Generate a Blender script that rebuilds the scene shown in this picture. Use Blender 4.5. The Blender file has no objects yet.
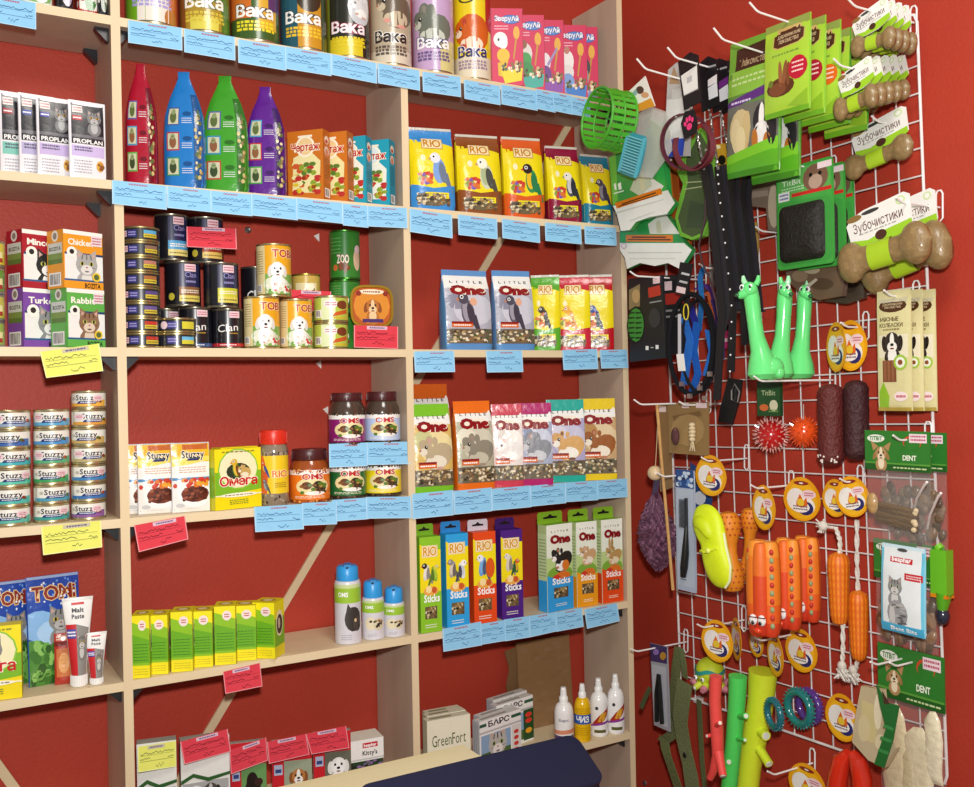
import bpy, math, random
from mathutils import Vector, Matrix
from mathutils.geometry import tessellate_polygon
PI = math.pi
rad = math.radians
rnd = random.Random(11)
SC = bpy.context.scene
COL = SC.collection
# ------------------------------------------------------------------ camera
FPX, CX, CY, CZ, YAW, PIT, ROL = 972.248, -0.31927, -1.82981, 1.4, 0.53548, -0.00187, -0.01888
EYE = Vector((CX, CY, CZ))
FW = Vector((math.sin(YAW) * math.cos(PIT), math.cos(YAW) * math.cos(PIT), math.sin(PIT)))
R0 = Vector((math.cos(YAW), -math.sin(YAW), 0))
U0 = R0.cross(FW)
RT = R0 * math.cos(ROL) + U0 * math.sin(ROL)
UP = -R0 * math.sin(ROL) + U0 * math.cos(ROL)
def ray(x, y):
    return FW + RT * ((x - 487) / FPX) - UP * ((y - 393.5) / FPX)
def at_y(x, y, Y):
    d = ray(x, y); return EYE + d * ((Y - CY) / d.y)
def at_x(x, y, X):
    d = ray(x, y); return EYE + d * ((X - CX) / d.x)
def at_z(x, y, Z):
    d = ray(x, y); return EYE + d * ((Z - CZ) / d.z)
def proj(P):
    d = Vector(P) - EYE; z = d.dot(FW)
    return 487 + FPX * d.dot(RT) / z, 393.5 - FPX * d.dot(UP) / z
cam = bpy.data.objects.new('camera', bpy.data.cameras.new('camera'))
COL.objects.link(cam)
cam.data.sensor_fit = 'HORIZONTAL'; cam.data.sensor_width = 36; cam.data.lens = FPX * 36 / 974
cam.data.clip_start = 0.02
M4 = Matrix((RT, UP, -FW)).transposed().to_4x4(); M4.translation = EYE
cam.matrix_world = M4
SC.camera = cam
# measured unit: bay width, shelf tops, board thickness
X2, X3, D, TU, T = 0.57141, 1.14529, 0.179, 0.016, 0.016
Z1, Z2, Z3, Z4, Z5, Z6 = 2.0836, 1.7898, 1.4914, 1.1852, 0.8932, 0.580
WALLY, XG, XW = 0.186, 1.2656, 1.2856
YG, ZG, TILT = -0.71419, 2.0765, -0.024
# ------------------------------------------------------------------ colour + materials
_lin = {}
def C(h):
    if isinstance(h, tuple): return h
    c = _lin.get(h)
    if c is None:
        s = h.lstrip('#')
        if len(s) == 3: s = ''.join(k * 2 for k in s)
        v = [int(s[i:i + 2], 16) / 255 for i in (0, 2, 4)]
        c = _lin[h] = tuple((x / 12.92 if x <= .04045 else ((x + .055) / 1.055) ** 2.4) for x in v) + (1.0,)
    return c
MATS = {}
def node(nt, kind, **kw):
    n = nt.nodes.new(kind)
    for k, v in kw.items():
        if k in n.inputs: n.inputs[k].default_value = v
        else: setattr(n, k, v)
    return n
def mat(name, rough=.5, metal=0., bump=0., bscale=60., spec=.5, alpha=1., coat=0., var=.06, sss=0.):
    m = bpy.data.materials.new(name); m.use_nodes = True
    nt = m.node_tree; b = nt.nodes['Principled BSDF']; L = nt.links.new
    a = node(nt, 'ShaderNodeAttribute', attribute_name='Col')
    tc = node(nt, 'ShaderNodeTexCoord')
    nz = node(nt, 'ShaderNodeTexNoise', Scale=bscale, Detail=3.)
    L(tc.outputs['Object'], nz.inputs['Vector'])
    mr = node(nt, 'ShaderNodeMapRange'); mr.inputs[3].default_value = 1 - var; mr.inputs[4].default_value = 1 + var
    L(nz.outputs['Fac'], mr.inputs[0])
    mx = node(nt, 'ShaderNodeVectorMath', operation='SCALE')
    L(a.outputs['Color'], mx.inputs[0]); L(mr.outputs[0], mx.inputs[3])
    L(mx.outputs[0], b.inputs['Base Color'])
    b.inputs['Roughness'].default_value = rough; b.inputs['Metallic'].default_value = metal
    b.inputs['Specular IOR Level'].default_value = spec; b.inputs['Alpha'].default_value = alpha
    b.inputs['Coat Weight'].default_value = coat; b.inputs['Coat Roughness'].default_value = .12
    if bump:
        bp = node(nt, 'ShaderNodeBump', Strength=bump, Distance=.004)
        L(nz.outputs['Fac'], bp.inputs['Height']); L(bp.outputs[0], b.inputs['Normal'])
    MATS[name] = m
    return m
mat('card', .42, spec=.4)
mat('paper', .75, spec=.2)
mat('foil', .24, bump=.5, bscale=38, coat=.3)
mat('pouch', .3, bump=.25, bscale=30, coat=.15)
mat('tin', .28, metal=.85)
mat('labelpaper', .3, coat=.35)
mat('plastic', .34)
mat('gloss', .18, coat=.5)
mat('rubber', .5, bump=.1, bscale=120)
mat('cloth', .9, bump=.6, bscale=220, spec=.2)
mat('chew', .4, bump=.6, bscale=90, var=.22, coat=.35)
mat('feather', .6, bump=1., bscale=160, var=.3)
mat('wire', .35)
mat('clear', .3, alpha=.08, spec=.3)
mat('hazy', .3, alpha=.45, bump=.4)
mat('navy', .38, bump=.05)
def surf(name, base, dark, scale, stretch, rough, bump):
    m = bpy.data.materials.new(name); m.use_nodes = True
    nt = m.node_tree; b = nt.nodes['Principled BSDF']; L = nt.links.new
    tc = node(nt, 'ShaderNodeTexCoord'); mp = node(nt, 'ShaderNodeMapping')
    mp.inputs['Scale'].default_value = stretch
    L(tc.outputs['Object'], mp.inputs['Vector'])
    nz = node(nt, 'ShaderNodeTexNoise', Scale=scale, Detail=5., Roughness=.6)
    L(mp.outputs[0], nz.inputs['Vector'])
    cr = node(nt, 'ShaderNodeValToRGB')
    cr.color_ramp.elements[0].position = .3; cr.color_ramp.elements[1].position = .7
    cr.color_ramp.elements[0].color = C(dark); cr.color_ramp.elements[1].color = C(base)
    L(nz.outputs['Fac'], cr.inputs[0]); L(cr.outputs[0], b.inputs['Base Color'])
    b.inputs['Roughness'].default_value = rough
    b.inputs['Specular IOR Level'].default_value = .35
    if bump:
        n2 = node(nt, 'ShaderNodeTexNoise', Scale=170., Detail=2.)
        L(tc.outputs['Object'], n2.inputs['Vector'])
        bp = node(nt, 'ShaderNodeBump', Strength=bump, Distance=.002)
        L(n2.outputs['Fac'], bp.inputs['Height']); L(bp.outputs[0], b.inputs['Normal'])
    MATS[name] = m
surf('wall_paint', '#b43d2a', '#ac3828', 3., (1, 1, 1), .55, .35)
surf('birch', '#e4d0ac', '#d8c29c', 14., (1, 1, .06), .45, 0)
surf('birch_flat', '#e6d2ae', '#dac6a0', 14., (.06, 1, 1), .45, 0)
surf('birch_face_shade', '#c2ad99', '#b39d88', 14., (1, 1, .06), .5, 0)  # greyer face laminate; on the boards it also paints the shade underneath
surf('floor_tile', '#8a8278', '#776f66', 5., (1, 1, 1), .4, .1)
surf('desk_top', '#f0e2b8', '#e8d8aa', 8., (.1, 1, 1), .4, 0)
# ------------------------------------------------------------------ glyphs (built-in font, turned into polygons once)
CHARS = "ABCDEFGHIJKLMNOPQRSTUVWXYZabcdefghijklmnopqrstuvwxyz0123456789'.-АБВГДЕЖЗИЙКЛМНОПРСТУФХЦЧШЩЫЬЭЮЯабвгдежзийклмнопрстуфхцчшщыьэюя"
GLY = {}
def make_glyphs():
    made = []
    for wi, off in enumerate((0.0, .028, .075)):
        for ch in CHARS:
            cu = bpy.data.curves.new('glyph', 'FONT'); cu.body = ch; cu.resolution_u = 2; cu.offset = off
            o = bpy.data.objects.new('glyph', cu); COL.objects.link(o); made.append((wi, ch, o))
    dg = bpy.context.evaluated_depsgraph_get(); dg.update()
    for wi, ch, o in made:
        me = o.evaluated_get(dg).to_mesh()
        P = [[(me.vertices[i].co.x, me.vertices[i].co.y) for i in p.vertices] for p in me.polygons]
        GLY[wi, ch] = P
    for _, _, o in made:
        cu = o.data; bpy.data.objects.remove(o); bpy.data.curves.remove(cu)
make_glyphs()
_cap = max(y for p in GLY[0, 'H'] for _, y in p)
def text_polys(s, weight):
    out = []; x = 0.
    for ch in s:
        if ch == ' ' or (weight, ch) not in GLY: x += .3; continue
        b = GLY[0, ch]; xs = [q[0] for p in b for q in p]
        if not xs: x += .3; continue
        a, c = min(xs), max(xs)
        for p in GLY[weight, ch]: out.append([(q[0] - a + x, q[1] / _cap) for q in p])
        x += c - a + .085
    return out, max(x - .085, .01)
# ------------------------------------------------------------------ print shapes in (u, v)
def rect(u0, v0, u1, v1, c): return ('p', [(u0, v0), (u1, v0), (u1, v1), (u0, v1)], c)
def poly(pts, c): return ('p', pts, c)
def ell(u, v, ru, rv, c, ang=0., n=14):
    ca, sa = math.cos(ang), math.sin(ang)
    return ('p', [(u + ru * math.cos(t) * ca - rv * math.sin(t) * sa, v + ru * math.cos(t) * sa + rv * math.sin(t) * ca) for t in [2 * PI * i / n for i in range(n)]], c)
def txt(s, u, v, w, h, c, bold=1, rot=0., out=None):
    L = []
    if out: L.append(('t', s, u, v, w, h, out, 2, rot))
    L.append(('t', s, u, v, w, h, c, bold, rot))
    return L
def kib(u0, v0, u1, v1, cols, n, su, sv, seed=1):
    r = random.Random(seed); L = []
    for i in range(n):
        a = r.random() * PI; u, v = r.uniform(u0 + su * .6, u1 - su * .6), r.uniform(v0 + sv * .6, v1 - sv * .6)
        L.append(('k', ell(u, v, su * r.uniform(.6, 1), sv * r.uniform(.6, 1), r.choice(cols), 0, 6)[1], r.choice(cols), i % 7))
    return L
def smallprint(u0, v0, u1, v1, n, c, seed=3, fill=.5):
    r = random.Random(seed); L = []; dv = (v1 - v0) / n
    for i in range(n):
        y = v1 - dv * (i + .5); u = u0
        while u < u1:
            w = r.uniform(.06, .16) * (u1 - u0) ; e = min(u + w, u1)
            L.append(('k', [(u, y - dv * fill / 2), (e, y - dv * fill / 2), (e, y + dv * fill / 2), (u, y + dv * fill / 2)], c, 0)); u = e + .03 * (u1 - u0)
    return L
def barcode(u0, v0, u1, v1, n=9):
    L = [rect(u0, v0, u1, v1, '#f4f2ee')]; s = (u1 - u0) / n; r = random.Random(5)
    for i in range(1, n - 1): L.append(('k', [(u0 + s * i, v0 + .12 * (v1 - v0)), (u0 + s * (i + r.uniform(.3, .7)), v0 + .12 * (v1 - v0)), (u0 + s * (i + r.uniform(.3, .7)), v1 - .1 * (v1 - v0)), (u0 + s * i, v1 - .1 * (v1 - v0))], '#222', 0))
    return L
def flat(*a):
    out = []
    for x in a:
        if isinstance(x, list): out += flat(*x)
        elif x is not None: out.append(x)
    return out
def inside(L, u0, v0, u1, v1):
    out = []
    for s in flat(L):
        if s[0] == 't': out.append(s); continue
        for p in convexish(s[1]):
            for ax, lim, less in ((0, u0, False), (0, u1, True), (1, v0, False), (1, v1, True)):
                p = clip(p, ax, lim, less) if len(p) > 2 else []
            if len(p) > 2: out.append((s[0], p) + s[2:])
    return out
# animals: k = panel width / height so circles stay round
def cat(u, v, r, k, c='#9a9690', c2='#d8d4cc', dark='#3a3836', eye='#c8b050'):
    e = lambda du, dv, a, b, col, ang=0.: ell(u + du * r, v + dv * r * k, a * r, b * r * k, col, ang)
    t = lambda pts, col: poly([(u + a * r, v + b * r * k) for a, b in pts], col)
    return [e(0, -1.5, .95, 1.0, c), e(0, -1.35, .5, .8, c2), t([(-.9, .2), (-.1, .75), (-.85, 1.3)], c), t([(.9, .2), (.85, 1.3), (.1, .75)], c),
            t([(-.75, .45), (-.35, .7), (-.75, 1.05)], '#c9a59a'), t([(.75, .45), (.75, 1.05), (.35, .7)], '#c9a59a'),
            e(0, 0, 1, .9, c), e(0, -.4, .55, .42, c2), t([(-.5, .45), (-.38, .45), (-.3, .85), (-.4, .85)], dark), t([(-.06, .45), (.06, .45), (.05, .9), (-.05, .9)], dark), t([(.38, .45), (.5, .45), (.4, .85), (.3, .85)], dark),
            e(-.42, .1, .22, .17, eye), e(.42, .1, .22, .17, eye), e(-.42, .1, .1, .16, '#111'), e(.42, .1, .1, .16, '#111'), t([(-.13, -.15), (0, -.3), (.13, -.15)], '#b0625a'),
            t([(-.9, -.2), (-.5, -.25), (-.5, -.2)], dark), t([(.9, -.2), (.5, -.2), (.5, -.25)], dark), e(0, -.55, .2, .06, dark)]
def dog(u, v, r, k, c='#b5763c', c2='#f2efe6', ear='#8a5428', nose='#1a1614'):
    e = lambda du, dv, a, b, col, ang=0.: ell(u + du * r, v + dv * r * k, a * r, b * r * k, col, ang)
    return [e(0, -1.5, .9, 1.0, c), e(0, -1.3, .5, .8, c2), e(-.85, -.15, .35, .75, ear, -.25), e(.85, -.15, .35, .75, ear, .25), e(0, 0, .85, .95, c), e(0, .1, .25, .8, c2), e(0, -.45, .55, .5, c2),
            e(-.36, .15, .13, .14, '#15100c'), e(.36, .15, .13, .14, '#15100c'), e(0, -.25, .2, .15, nose), e(0, -.62, .25, .08, '#7a3a34')]
def bird(u, v, r, k, c='#7fa0d8', head=None, belly=None, beak='#e0a040', wing='#333b52', tail=None, flip=1):
    e = lambda du, dv, a, b, col, ang=0.: ell(u + flip * du * r, v + dv * r * k, a * r, b * r * k, col, flip * ang)
    t = lambda pts, col: poly([(u + flip * a * r, v + b * r * k) for a, b in pts], col)
    return [t([(.2, -.7), (.9, -2.2), (1.15, -2.1), (.7, -.5)], tail or wing), e(0, -.35, .55, 1.05, c, .32), e(-.12, -.3, .32, .8, belly or c, .3), e(.28, -.5, .3, .9, wing, .42),
            e(-.3, .72, .45, .45, head or c), t([(-.72, .78), (-.95, .58), (-.66, .52)], beak), e(-.42, .82, .09, .09, '#111'), e(-.42, .82, .16, .16, (.9, .9, .9, 1)), e(-.42, .82, .09, .09, '#111')]
def rodent(u, v, r, k, c='#a08a70', c2='#e8e0d2', ear='#d0a090', flip=1, bigear=.3):
    e = lambda du, dv, a, b, col, ang=0.: ell(u + flip * du * r, v + dv * r * k, a * r, b * r * k, col, flip * ang)
    return [e(.3, -.3, 1.0, .85, c, .15), e(.1, -.65, .75, .45, c2), e(-.35, .72, bigear * .8, bigear * 1.1, c), e(-.35, .7, bigear * .5, bigear * .8, ear), e(.05, .68, bigear * .7, bigear, c), e(-.55, .2, .58, .52, c, -.3), e(-.8, .02, .28, .24, c2),
            e(-.6, .32, .11, .12, '#100c0a'), e(-.57, .35, .035, .04, '#fff'), e(-1.02, .1, .08, .07, '#b06a60'), e(-.45, -.75, .2, .12, ear), e(.35, -1.05, .28, .1, ear)]
# ------------------------------------------------------------------ mesh builder
class MB:
    def __init__(s): s.v = []; s.key = {}; s.f = []; s.c = []; s.m = []; s.names = []
    def vi(s, p):
        k = (round(p[0] * 50000), round(p[1] * 50000), round(p[2] * 50000))
        i = s.key.get(k)
        if i is None: i = s.key[k] = len(s.v); s.v.append((p[0], p[1], p[2]))
        return i
    def face(s, pts, col, mt='card', weld=True):
        if weld: ids = [s.vi(p) for p in pts]
        else:
            ids = []
            for p in pts: s.v.append((p[0], p[1], p[2])); ids.append(len(s.v) - 1)
        q = [i for n, i in enumerate(ids) if i != ids[n - 1]]
        if len(set(q)) != len(q) or len(q) < 3: return
        if mt not in s.names: s.names.append(mt)
        s.f.append(q); s.c.append(C(col)); s.m.append(s.names.index(mt))
    def surf(s, rows, col, mt='card', close=False):
        """rows of points (outer direction: rows go up, points run counter-clockwise seen from outside = left to right)"""
        cf = col if callable(col) else (lambda i, j: col)
        n = len(rows[0])
        for i in range(len(rows) - 1):
            for j in range(n if close else n - 1):
                k = (j + 1) % n
                s.face([rows[i][j], rows[i][k], rows[i + 1][k], rows[i + 1][j]], cf(i, j), mt)
    def box(s, x0, y0, z0, x1, y1, z1, col, mt='card', M=None, cols=None):
        P = [Vector((x, y, z)) for z in (z0, z1) for y in (y0, y1) for x in (x0, x1)]
        if M is not None: P = [M @ p for p in P]
        F = dict(front=(0, 1, 5, 4), right=(1, 3, 7, 5), back=(3, 2, 6, 7), left=(2, 0, 4, 6), top=(4, 5, 7, 6), bottom=(2, 3, 1, 0))
        for k, f in F.items(): s.face([P[i] for i in f], (cols or {}).get(k, col), mt, weld=False)
    def lathe(s, prof, col, mt='card', n=24, M=None, arc=None):
        rows = []
        for r, z in prof:
            row = [Vector((r * math.cos(2 * PI * j / n), r * math.sin(2 * PI * j / n), z)) for j in range(n)]
            rows.append([M @ p for p in row] if M is not None else row)
        s.surf(rows, col if not isinstance(col, list) else (lambda i, j: col[i]), mt, True)
    def tube(s, path, r, col, mt='plastic', n=8, cap=True, flat=None, closed=False):
        """round (or flattened: flat=(ry) ) tube along a polyline; r may be a list"""
        path = [Vector(p) for p in path]; N = len(path); rows = []
        up = None
        for i, p in enumerate(path):
            if closed: t = path[(i + 1) % N] - path[i - 1]
            else: t = path[min(i + 1, N - 1)] - path[max(i - 1, 0)]
            if t.length < 1e-9: t = Vector((0, 0, 1))
            t.normalize()
            if up is None: up = Vector((0, 0, 1)) if abs(t.z) < .9 else Vector((0, -1, 0))
            a = t.cross(up)
            if a.length < 1e-6: a = t.orthogonal()
            a.normalize(); b = a.cross(t).normalized(); up = b
            rr = r[i] if isinstance(r, (list, tuple)) else r
            rows.append([p + a * (rr * math.cos(2 * PI * j / n)) + b * ((flat if flat else rr) * math.sin(2 * PI * j / n)) for j in range(n)])
        if closed: rows.append(rows[0])
        cf = col if callable(col) else (lambda i, j: col)
        for i in range(len(rows) - 1):
            for j in range(n):
                k = (j + 1) % n
                s.face([rows[i][j], rows[i][k], rows[i + 1][k], rows[i + 1][j]][::-1], cf(i, j), mt)
        if cap and not closed:
            s.face(rows[0], cf(0, 0), mt); s.face(rows[-1][::-1], cf(N - 2, 0), mt)
    def ribbon(s, path, w, wdir, col, mt='cloth', th=.0012):
        """flat strap: path of points, width vector direction(s)"""
        path = [Vector(p) for p in path]; n = len(path)
        A, B = [], []
        for i, p in enumerate(path):
            d = (wdir[i] if isinstance(wdir, list) else wdir); d = Vector(d).normalized()
            t = (path[min(i + 1, n - 1)] - path[max(i - 1, 0)]).normalized()
            nn = t.cross(d)
            nn = nn.normalized() * th / 2 if nn.length > 1e-6 else Vector((0, -th / 2, 0))
            A.append([p - d * w / 2 - nn, p + d * w / 2 - nn, p + d * w / 2 + nn, p - d * w / 2 + nn])
        for i in range(n - 1):
            for j in range(4):
                k = (j + 1) % 4
                s.face([A[i][j], A[i][k], A[i + 1][k], A[i + 1][j]], col, mt)
        s.face(A[0][::-1], col, mt); s.face(A[-1], col, mt)
    def ball(s, c, rx, ry, rz, col, mt='plastic', n=14, m=9, M=None):
        c = Vector(c); rows = []
        for i in range(m + 1):
            t = -PI / 2 + PI * i / m
            row = [Vector((rx * math.cos(t) * math.cos(2 * PI * j / n), ry * math.cos(t) * math.sin(2 * PI * j / n), rz * math.sin(t))) for j in range(n)]
            rows.append([c + (M @ p if M is not None else p) for p in row])
        s.surf(rows, col, mt, True)
    def prism(s, pts, y0, y1, col, mt='card', side=None, fx=None):
        """polygon in x,z extruded from y0 (front) to y1; fx optional map"""
        g = fx or (lambda x, y, z: (x, y, z))
        a = sum(pts[i][0] * pts[(i + 1) % len(pts)][1] - pts[(i + 1) % len(pts)][0] * pts[i][1] for i in range(len(pts)))
        if a < 0: pts = pts[::-1]
        tri = tessellate_polygon([[Vector((x, z, 0)) for x, z in pts]])
        for t in tri:
            q = [pts[i] for i in t]
            ar = (q[1][0] - q[0][0]) * (q[2][1] - q[0][1]) - (q[2][0] - q[0][0]) * (q[1][1] - q[0][1])
            if ar < 0: q = q[::-1]
            s.face([g(x, y0, z) for x, z in q], col, mt); s.face([g(x, y1, z) for x, z in q[::-1]], side or col, mt)
        n = len(pts)
        for i in range(n):
            (x0, z0), (x1, z1) = pts[i], pts[(i + 1) % n]
            s.face([g(x0, y1, z0), g(x1, y1, z1), g(x1, y0, z1), g(x0, y0, z0)], side or col, mt, weld=False)
    def printed(s, shapes, fmap, mt='card', du=0, dv=0, base=.0004, step=.00004):
        lay = 0
        for sh in flat(shapes):
            k = sh[0]
            if k == 'p':
                P = [sh[1]]; col = sh[2]; lay += 1; off = base + step * lay
                if len(sh[1]) > 4:  # may be concave
                    P = convexish(sh[1])
            elif k == 'k':
                P = [sh[1]]; col = sh[2]; off = base + step * (lay + 1 + sh[3])
            else:
                _, st, u, v, w, h, col, wt, rot = sh; lay += 1; off = base + step * lay
                raw, L = text_polys(st, wt); ca, sa = math.cos(rot), math.sin(rot); P = []
                for p in raw:
                    q = [((x / L - .5) * w, (y - .5) * h) for x, y in p]
                    P.append([(u + x, v + y + x * sa * 1.0) for x, y in q] if rot else [(u + x, v + y) for x, y in q])
            for p in P:
                a = sum(p[i][0] * p[(i + 1) % len(p)][1] - p[(i + 1) % len(p)][0] * p[i][1] for i in range(len(p)))
                if abs(a) < 1e-9: continue
                if a < 0: p = p[::-1]
                if min(x[0] for x in p) < 0 or max(x[0] for x in p) > 1 or min(x[1] for x in p) < 0 or max(x[1] for x in p) > 1:
                    for ax, lim, less in ((0, 0., False), (0, 1., True), (1, 0., False), (1, 1., True)):
                        p = clip(p, ax, lim, less)
                        if len(p) < 3: break
                    if len(p) < 3: continue
                for q in (strips(p, du, dv) if (du or dv) else [p]):
                    s.face([fmap(u, v, off) for u, v in q], col, mt, weld=bool(du or dv))
    def build(s, name, parent=None, loc=None, rz=0., M=None, smooth=True):
        me = bpy.data.meshes.new(name); me.from_pydata(s.v, [], s.f)
        for n in s.names: me.materials.append(MATS[n])
        me.polygons.foreach_set('material_index', s.m)
        at = me.attributes.new('Col', 'FLOAT_COLOR', 'CORNER'); buf = []
        for f, c in zip(s.f, s.c): buf += list(c) * len(f)
        at.data.foreach_set('color', buf)
        me.polygons.foreach_set('use_smooth', [smooth] * len(s.f))
        me.update()
        if smooth: me.set_sharp_from_angle(angle=rad(38))
        o = bpy.data.objects.new(name, me); COL.objects.link(o)
        if parent is not None: o.parent = parent
        if M is not None: o.matrix_world = M
        else:
            if loc is not None: o.location = loc
            o.rotation_euler = (0, 0, rz)
        return o
def convexish(p):
    n = len(p); sg = 0; conv = True
    for i in range(n):
        a, b, c = p[i], p[(i + 1) % n], p[(i + 2) % n]
        z = (b[0] - a[0]) * (c[1] - b[1]) - (b[1] - a[1]) * (c[0] - b[0])
        if abs(z) > 1e-12:
            if sg == 0: sg = 1 if z > 0 else -1
            elif (z > 0) != (sg > 0): conv = False; break
    if conv: return [p]
    return [[p[i] for i in t] for t in tessellate_polygon([[Vector((x, y, 0)) for x, y in p]])]
def clip(p, ax, lim, keep_less):
    out = []
    for i in range(len(p)):
        a, b = p[i - 1], p[i]
        ia = (a[ax] <= lim) == keep_less or a[ax] == lim; ib = (b[ax] <= lim) == keep_less or b[ax] == lim
        if ia != ib:
            t = (lim - a[ax]) / (b[ax] - a[ax]); out.append((a[0] + t * (b[0] - a[0]), a[1] + t * (b[1] - a[1])))
        if ib: out.append(b)
    return out
def strips(p, du, dv):
    res = [p]
    for ax, d in ((0, du), (1, dv)):
        if not d: continue
        nxt = []
        for q in res:
            lo, hi = min(x[ax] for x in q), max(x[ax] for x in q)
            a, b = math.floor(lo / d + 1e-9), math.ceil(hi / d - 1e-9)
            for i in range(a, b):
                w = q
                if i > a: w = clip(w, ax, i * d, False)
                if len(w) >= 3 and i < b - 1: w = clip(w, ax, (i + 1) * d, True)
                if len(w) >= 3: nxt.append(w)
        res = nxt
    return res
def tag(o, label, cat, group=None, kind=None):
    if label: o['label'] = label
    if cat: o['category'] = cat
    if group: o['group'] = group
    if kind: o['kind'] = kind
    return o
def empty(name, loc, rz=0.):
    o = bpy.data.objects.new(name, None); COL.objects.link(o); o.location = loc; o.rotation_euler = (0, 0, rz); o.empty_display_size = .02
    return o
# ------------------------------------------------------------------ fitting a box to the picture
def fit(x0, x1, Y, Z, d, yaw, zc):
    """centre X and width w so that a box (front centre at (X, Y), depth d, turned by yaw) spans x0..x1 at height zc"""
    y = proj((0, Y, zc))[1]
    a, b = at_y(x0, y, Y), at_y(x1, y, Y)
    X, w = (a.x + b.x) / 2, b.x - a.x
    c, s = math.cos(yaw), math.sin(yaw)
    for _ in range(14):
        P = [proj((X + u * c - v * s, Y + u * s + v * c, zc))[0] for u in (-w / 2, w / 2) for v in (0, d)]
        lo, hi = min(P), max(P); k = (b.x - a.x) / (x1 - x0)
        X += ((x0 + x1) / 2 - (lo + hi) / 2) * k; w += ((x1 - x0) - (hi - lo)) * k * .8
        w = max(w, .012)
    return X, w
def top_h(xc, y, Y, Z): return at_y(xc, y, Y).z - Z
# ------------------------------------------------------------------ setting
def plane_struct(name, mb): return tag(mb.build(name, smooth=False), None, None, None, 'structure')
m = MB(); m.box(-1.6, WALLY, 0, XW, WALLY + .08, 2.75, '#a33', 'wall_paint'); plane_struct('wall_back', m)
m = MB(); m.box(XW, -2.6, 0, XW + .08, WALLY + .08, 2.75, '#a33', 'wall_paint'); plane_struct('wall_right', m)
m = MB(); m.box(-1.6, -2.6, -.05, XW + .08, WALLY + .08, 0, '#888', 'floor_tile'); plane_struct('floor', m)
# shelving unit: uprights, boards, brackets, one long brace slat
unit = tag(empty('shelving_unit', (0, 0, 0)), 'pale birch wall shelving unit of open bays against the red back wall', 'shelf')
for x, h in ((-X2, 2.6), (0, 2.6), (X2, Z1 - T - .0004), (X3, at_y(573.3, 19.7, D).z)):
    m = MB(); m.box(x, 0, 0, x + TU, D, h, '#dcb', 'birch'); m.m = [0 if i == 0 else 1 for i in range(6)]; m.names = ['birch', 'birch_face_shade']; m.build('upright', unit, smooth=False)
m = MB(); m.box(TU, 0, Z1 - T, X3, D - .001, Z1, '#dcb', 'birch_flat'); m.m = [0, 1, 1, 1, 0, 1]; m.names = ['birch_flat', 'birch_face_shade']; m.build('shelf_board', unit, smooth=False)  # shade put into colour: top keeps the lit tone, underside darker
for x in (-X2, 0, X2):
    for z in (Z1, Z2, Z3, Z4, Z5, Z6):
        if x > -.1 and z == Z1: continue
        m = MB(); m.box(x + TU, 0, z - T, x + (X3 - X2 if x == X2 else X2), D - .001, z, '#dcb', 'birch_flat'); m.m = [0, 1, 1, 1, 0, 1]; m.names = ['birch_flat', 'birch_face_shade']; m.build('shelf_board', unit, smooth=False)  # same painted shading: light top and front, darker underside and ends
def bracket(x, z, y, s):
    m = MB(); a = .024
    P = [(0, 0), (s * a, 0), (s * a, -.004), (s * .004, -a), (0, -a)]
    m.prism([(x + p, z - T + q) for p, q in P], y, y + .016, '#1b1c22', 'plastic'); m.build('corner_bracket', unit, smooth=False)
for z in (Z1, Z2, Z3, Z4, Z5): bracket(0, z, .02, -1); bracket(0, z, .145, -1); bracket(TU, z, .02, 1)
for z in (Z1, Z2, Z3, Z5, Z6): bracket(X3, z, .02, -1)
def brace(p, q):
    a, b = at_y(*p, .1825), at_y(*q, .1825); d = (b - a).normalized(); n = Vector((-d.z, 0, d.x)) * .0085
    m = MB(); y0, y1 = D + .0005, WALLY - .0005
    m.prism([((a + n).x, (a + n).z), ((b + n).x, (b + n).z), ((b - n).x, (b - n).z), ((a - n).x, (a - n).z)], y0, y1, '#dcb', 'birch'); m.build('brace_slat', unit, smooth=False)
brace((586, 96), (166, 803)); brace((-30, 727), (40, 823))
Z1, Z2, Z3, Z4, Z5, Z6 = [z + .0006 for z in (Z1, Z2, Z3, Z4, Z5, Z6)]
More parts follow.
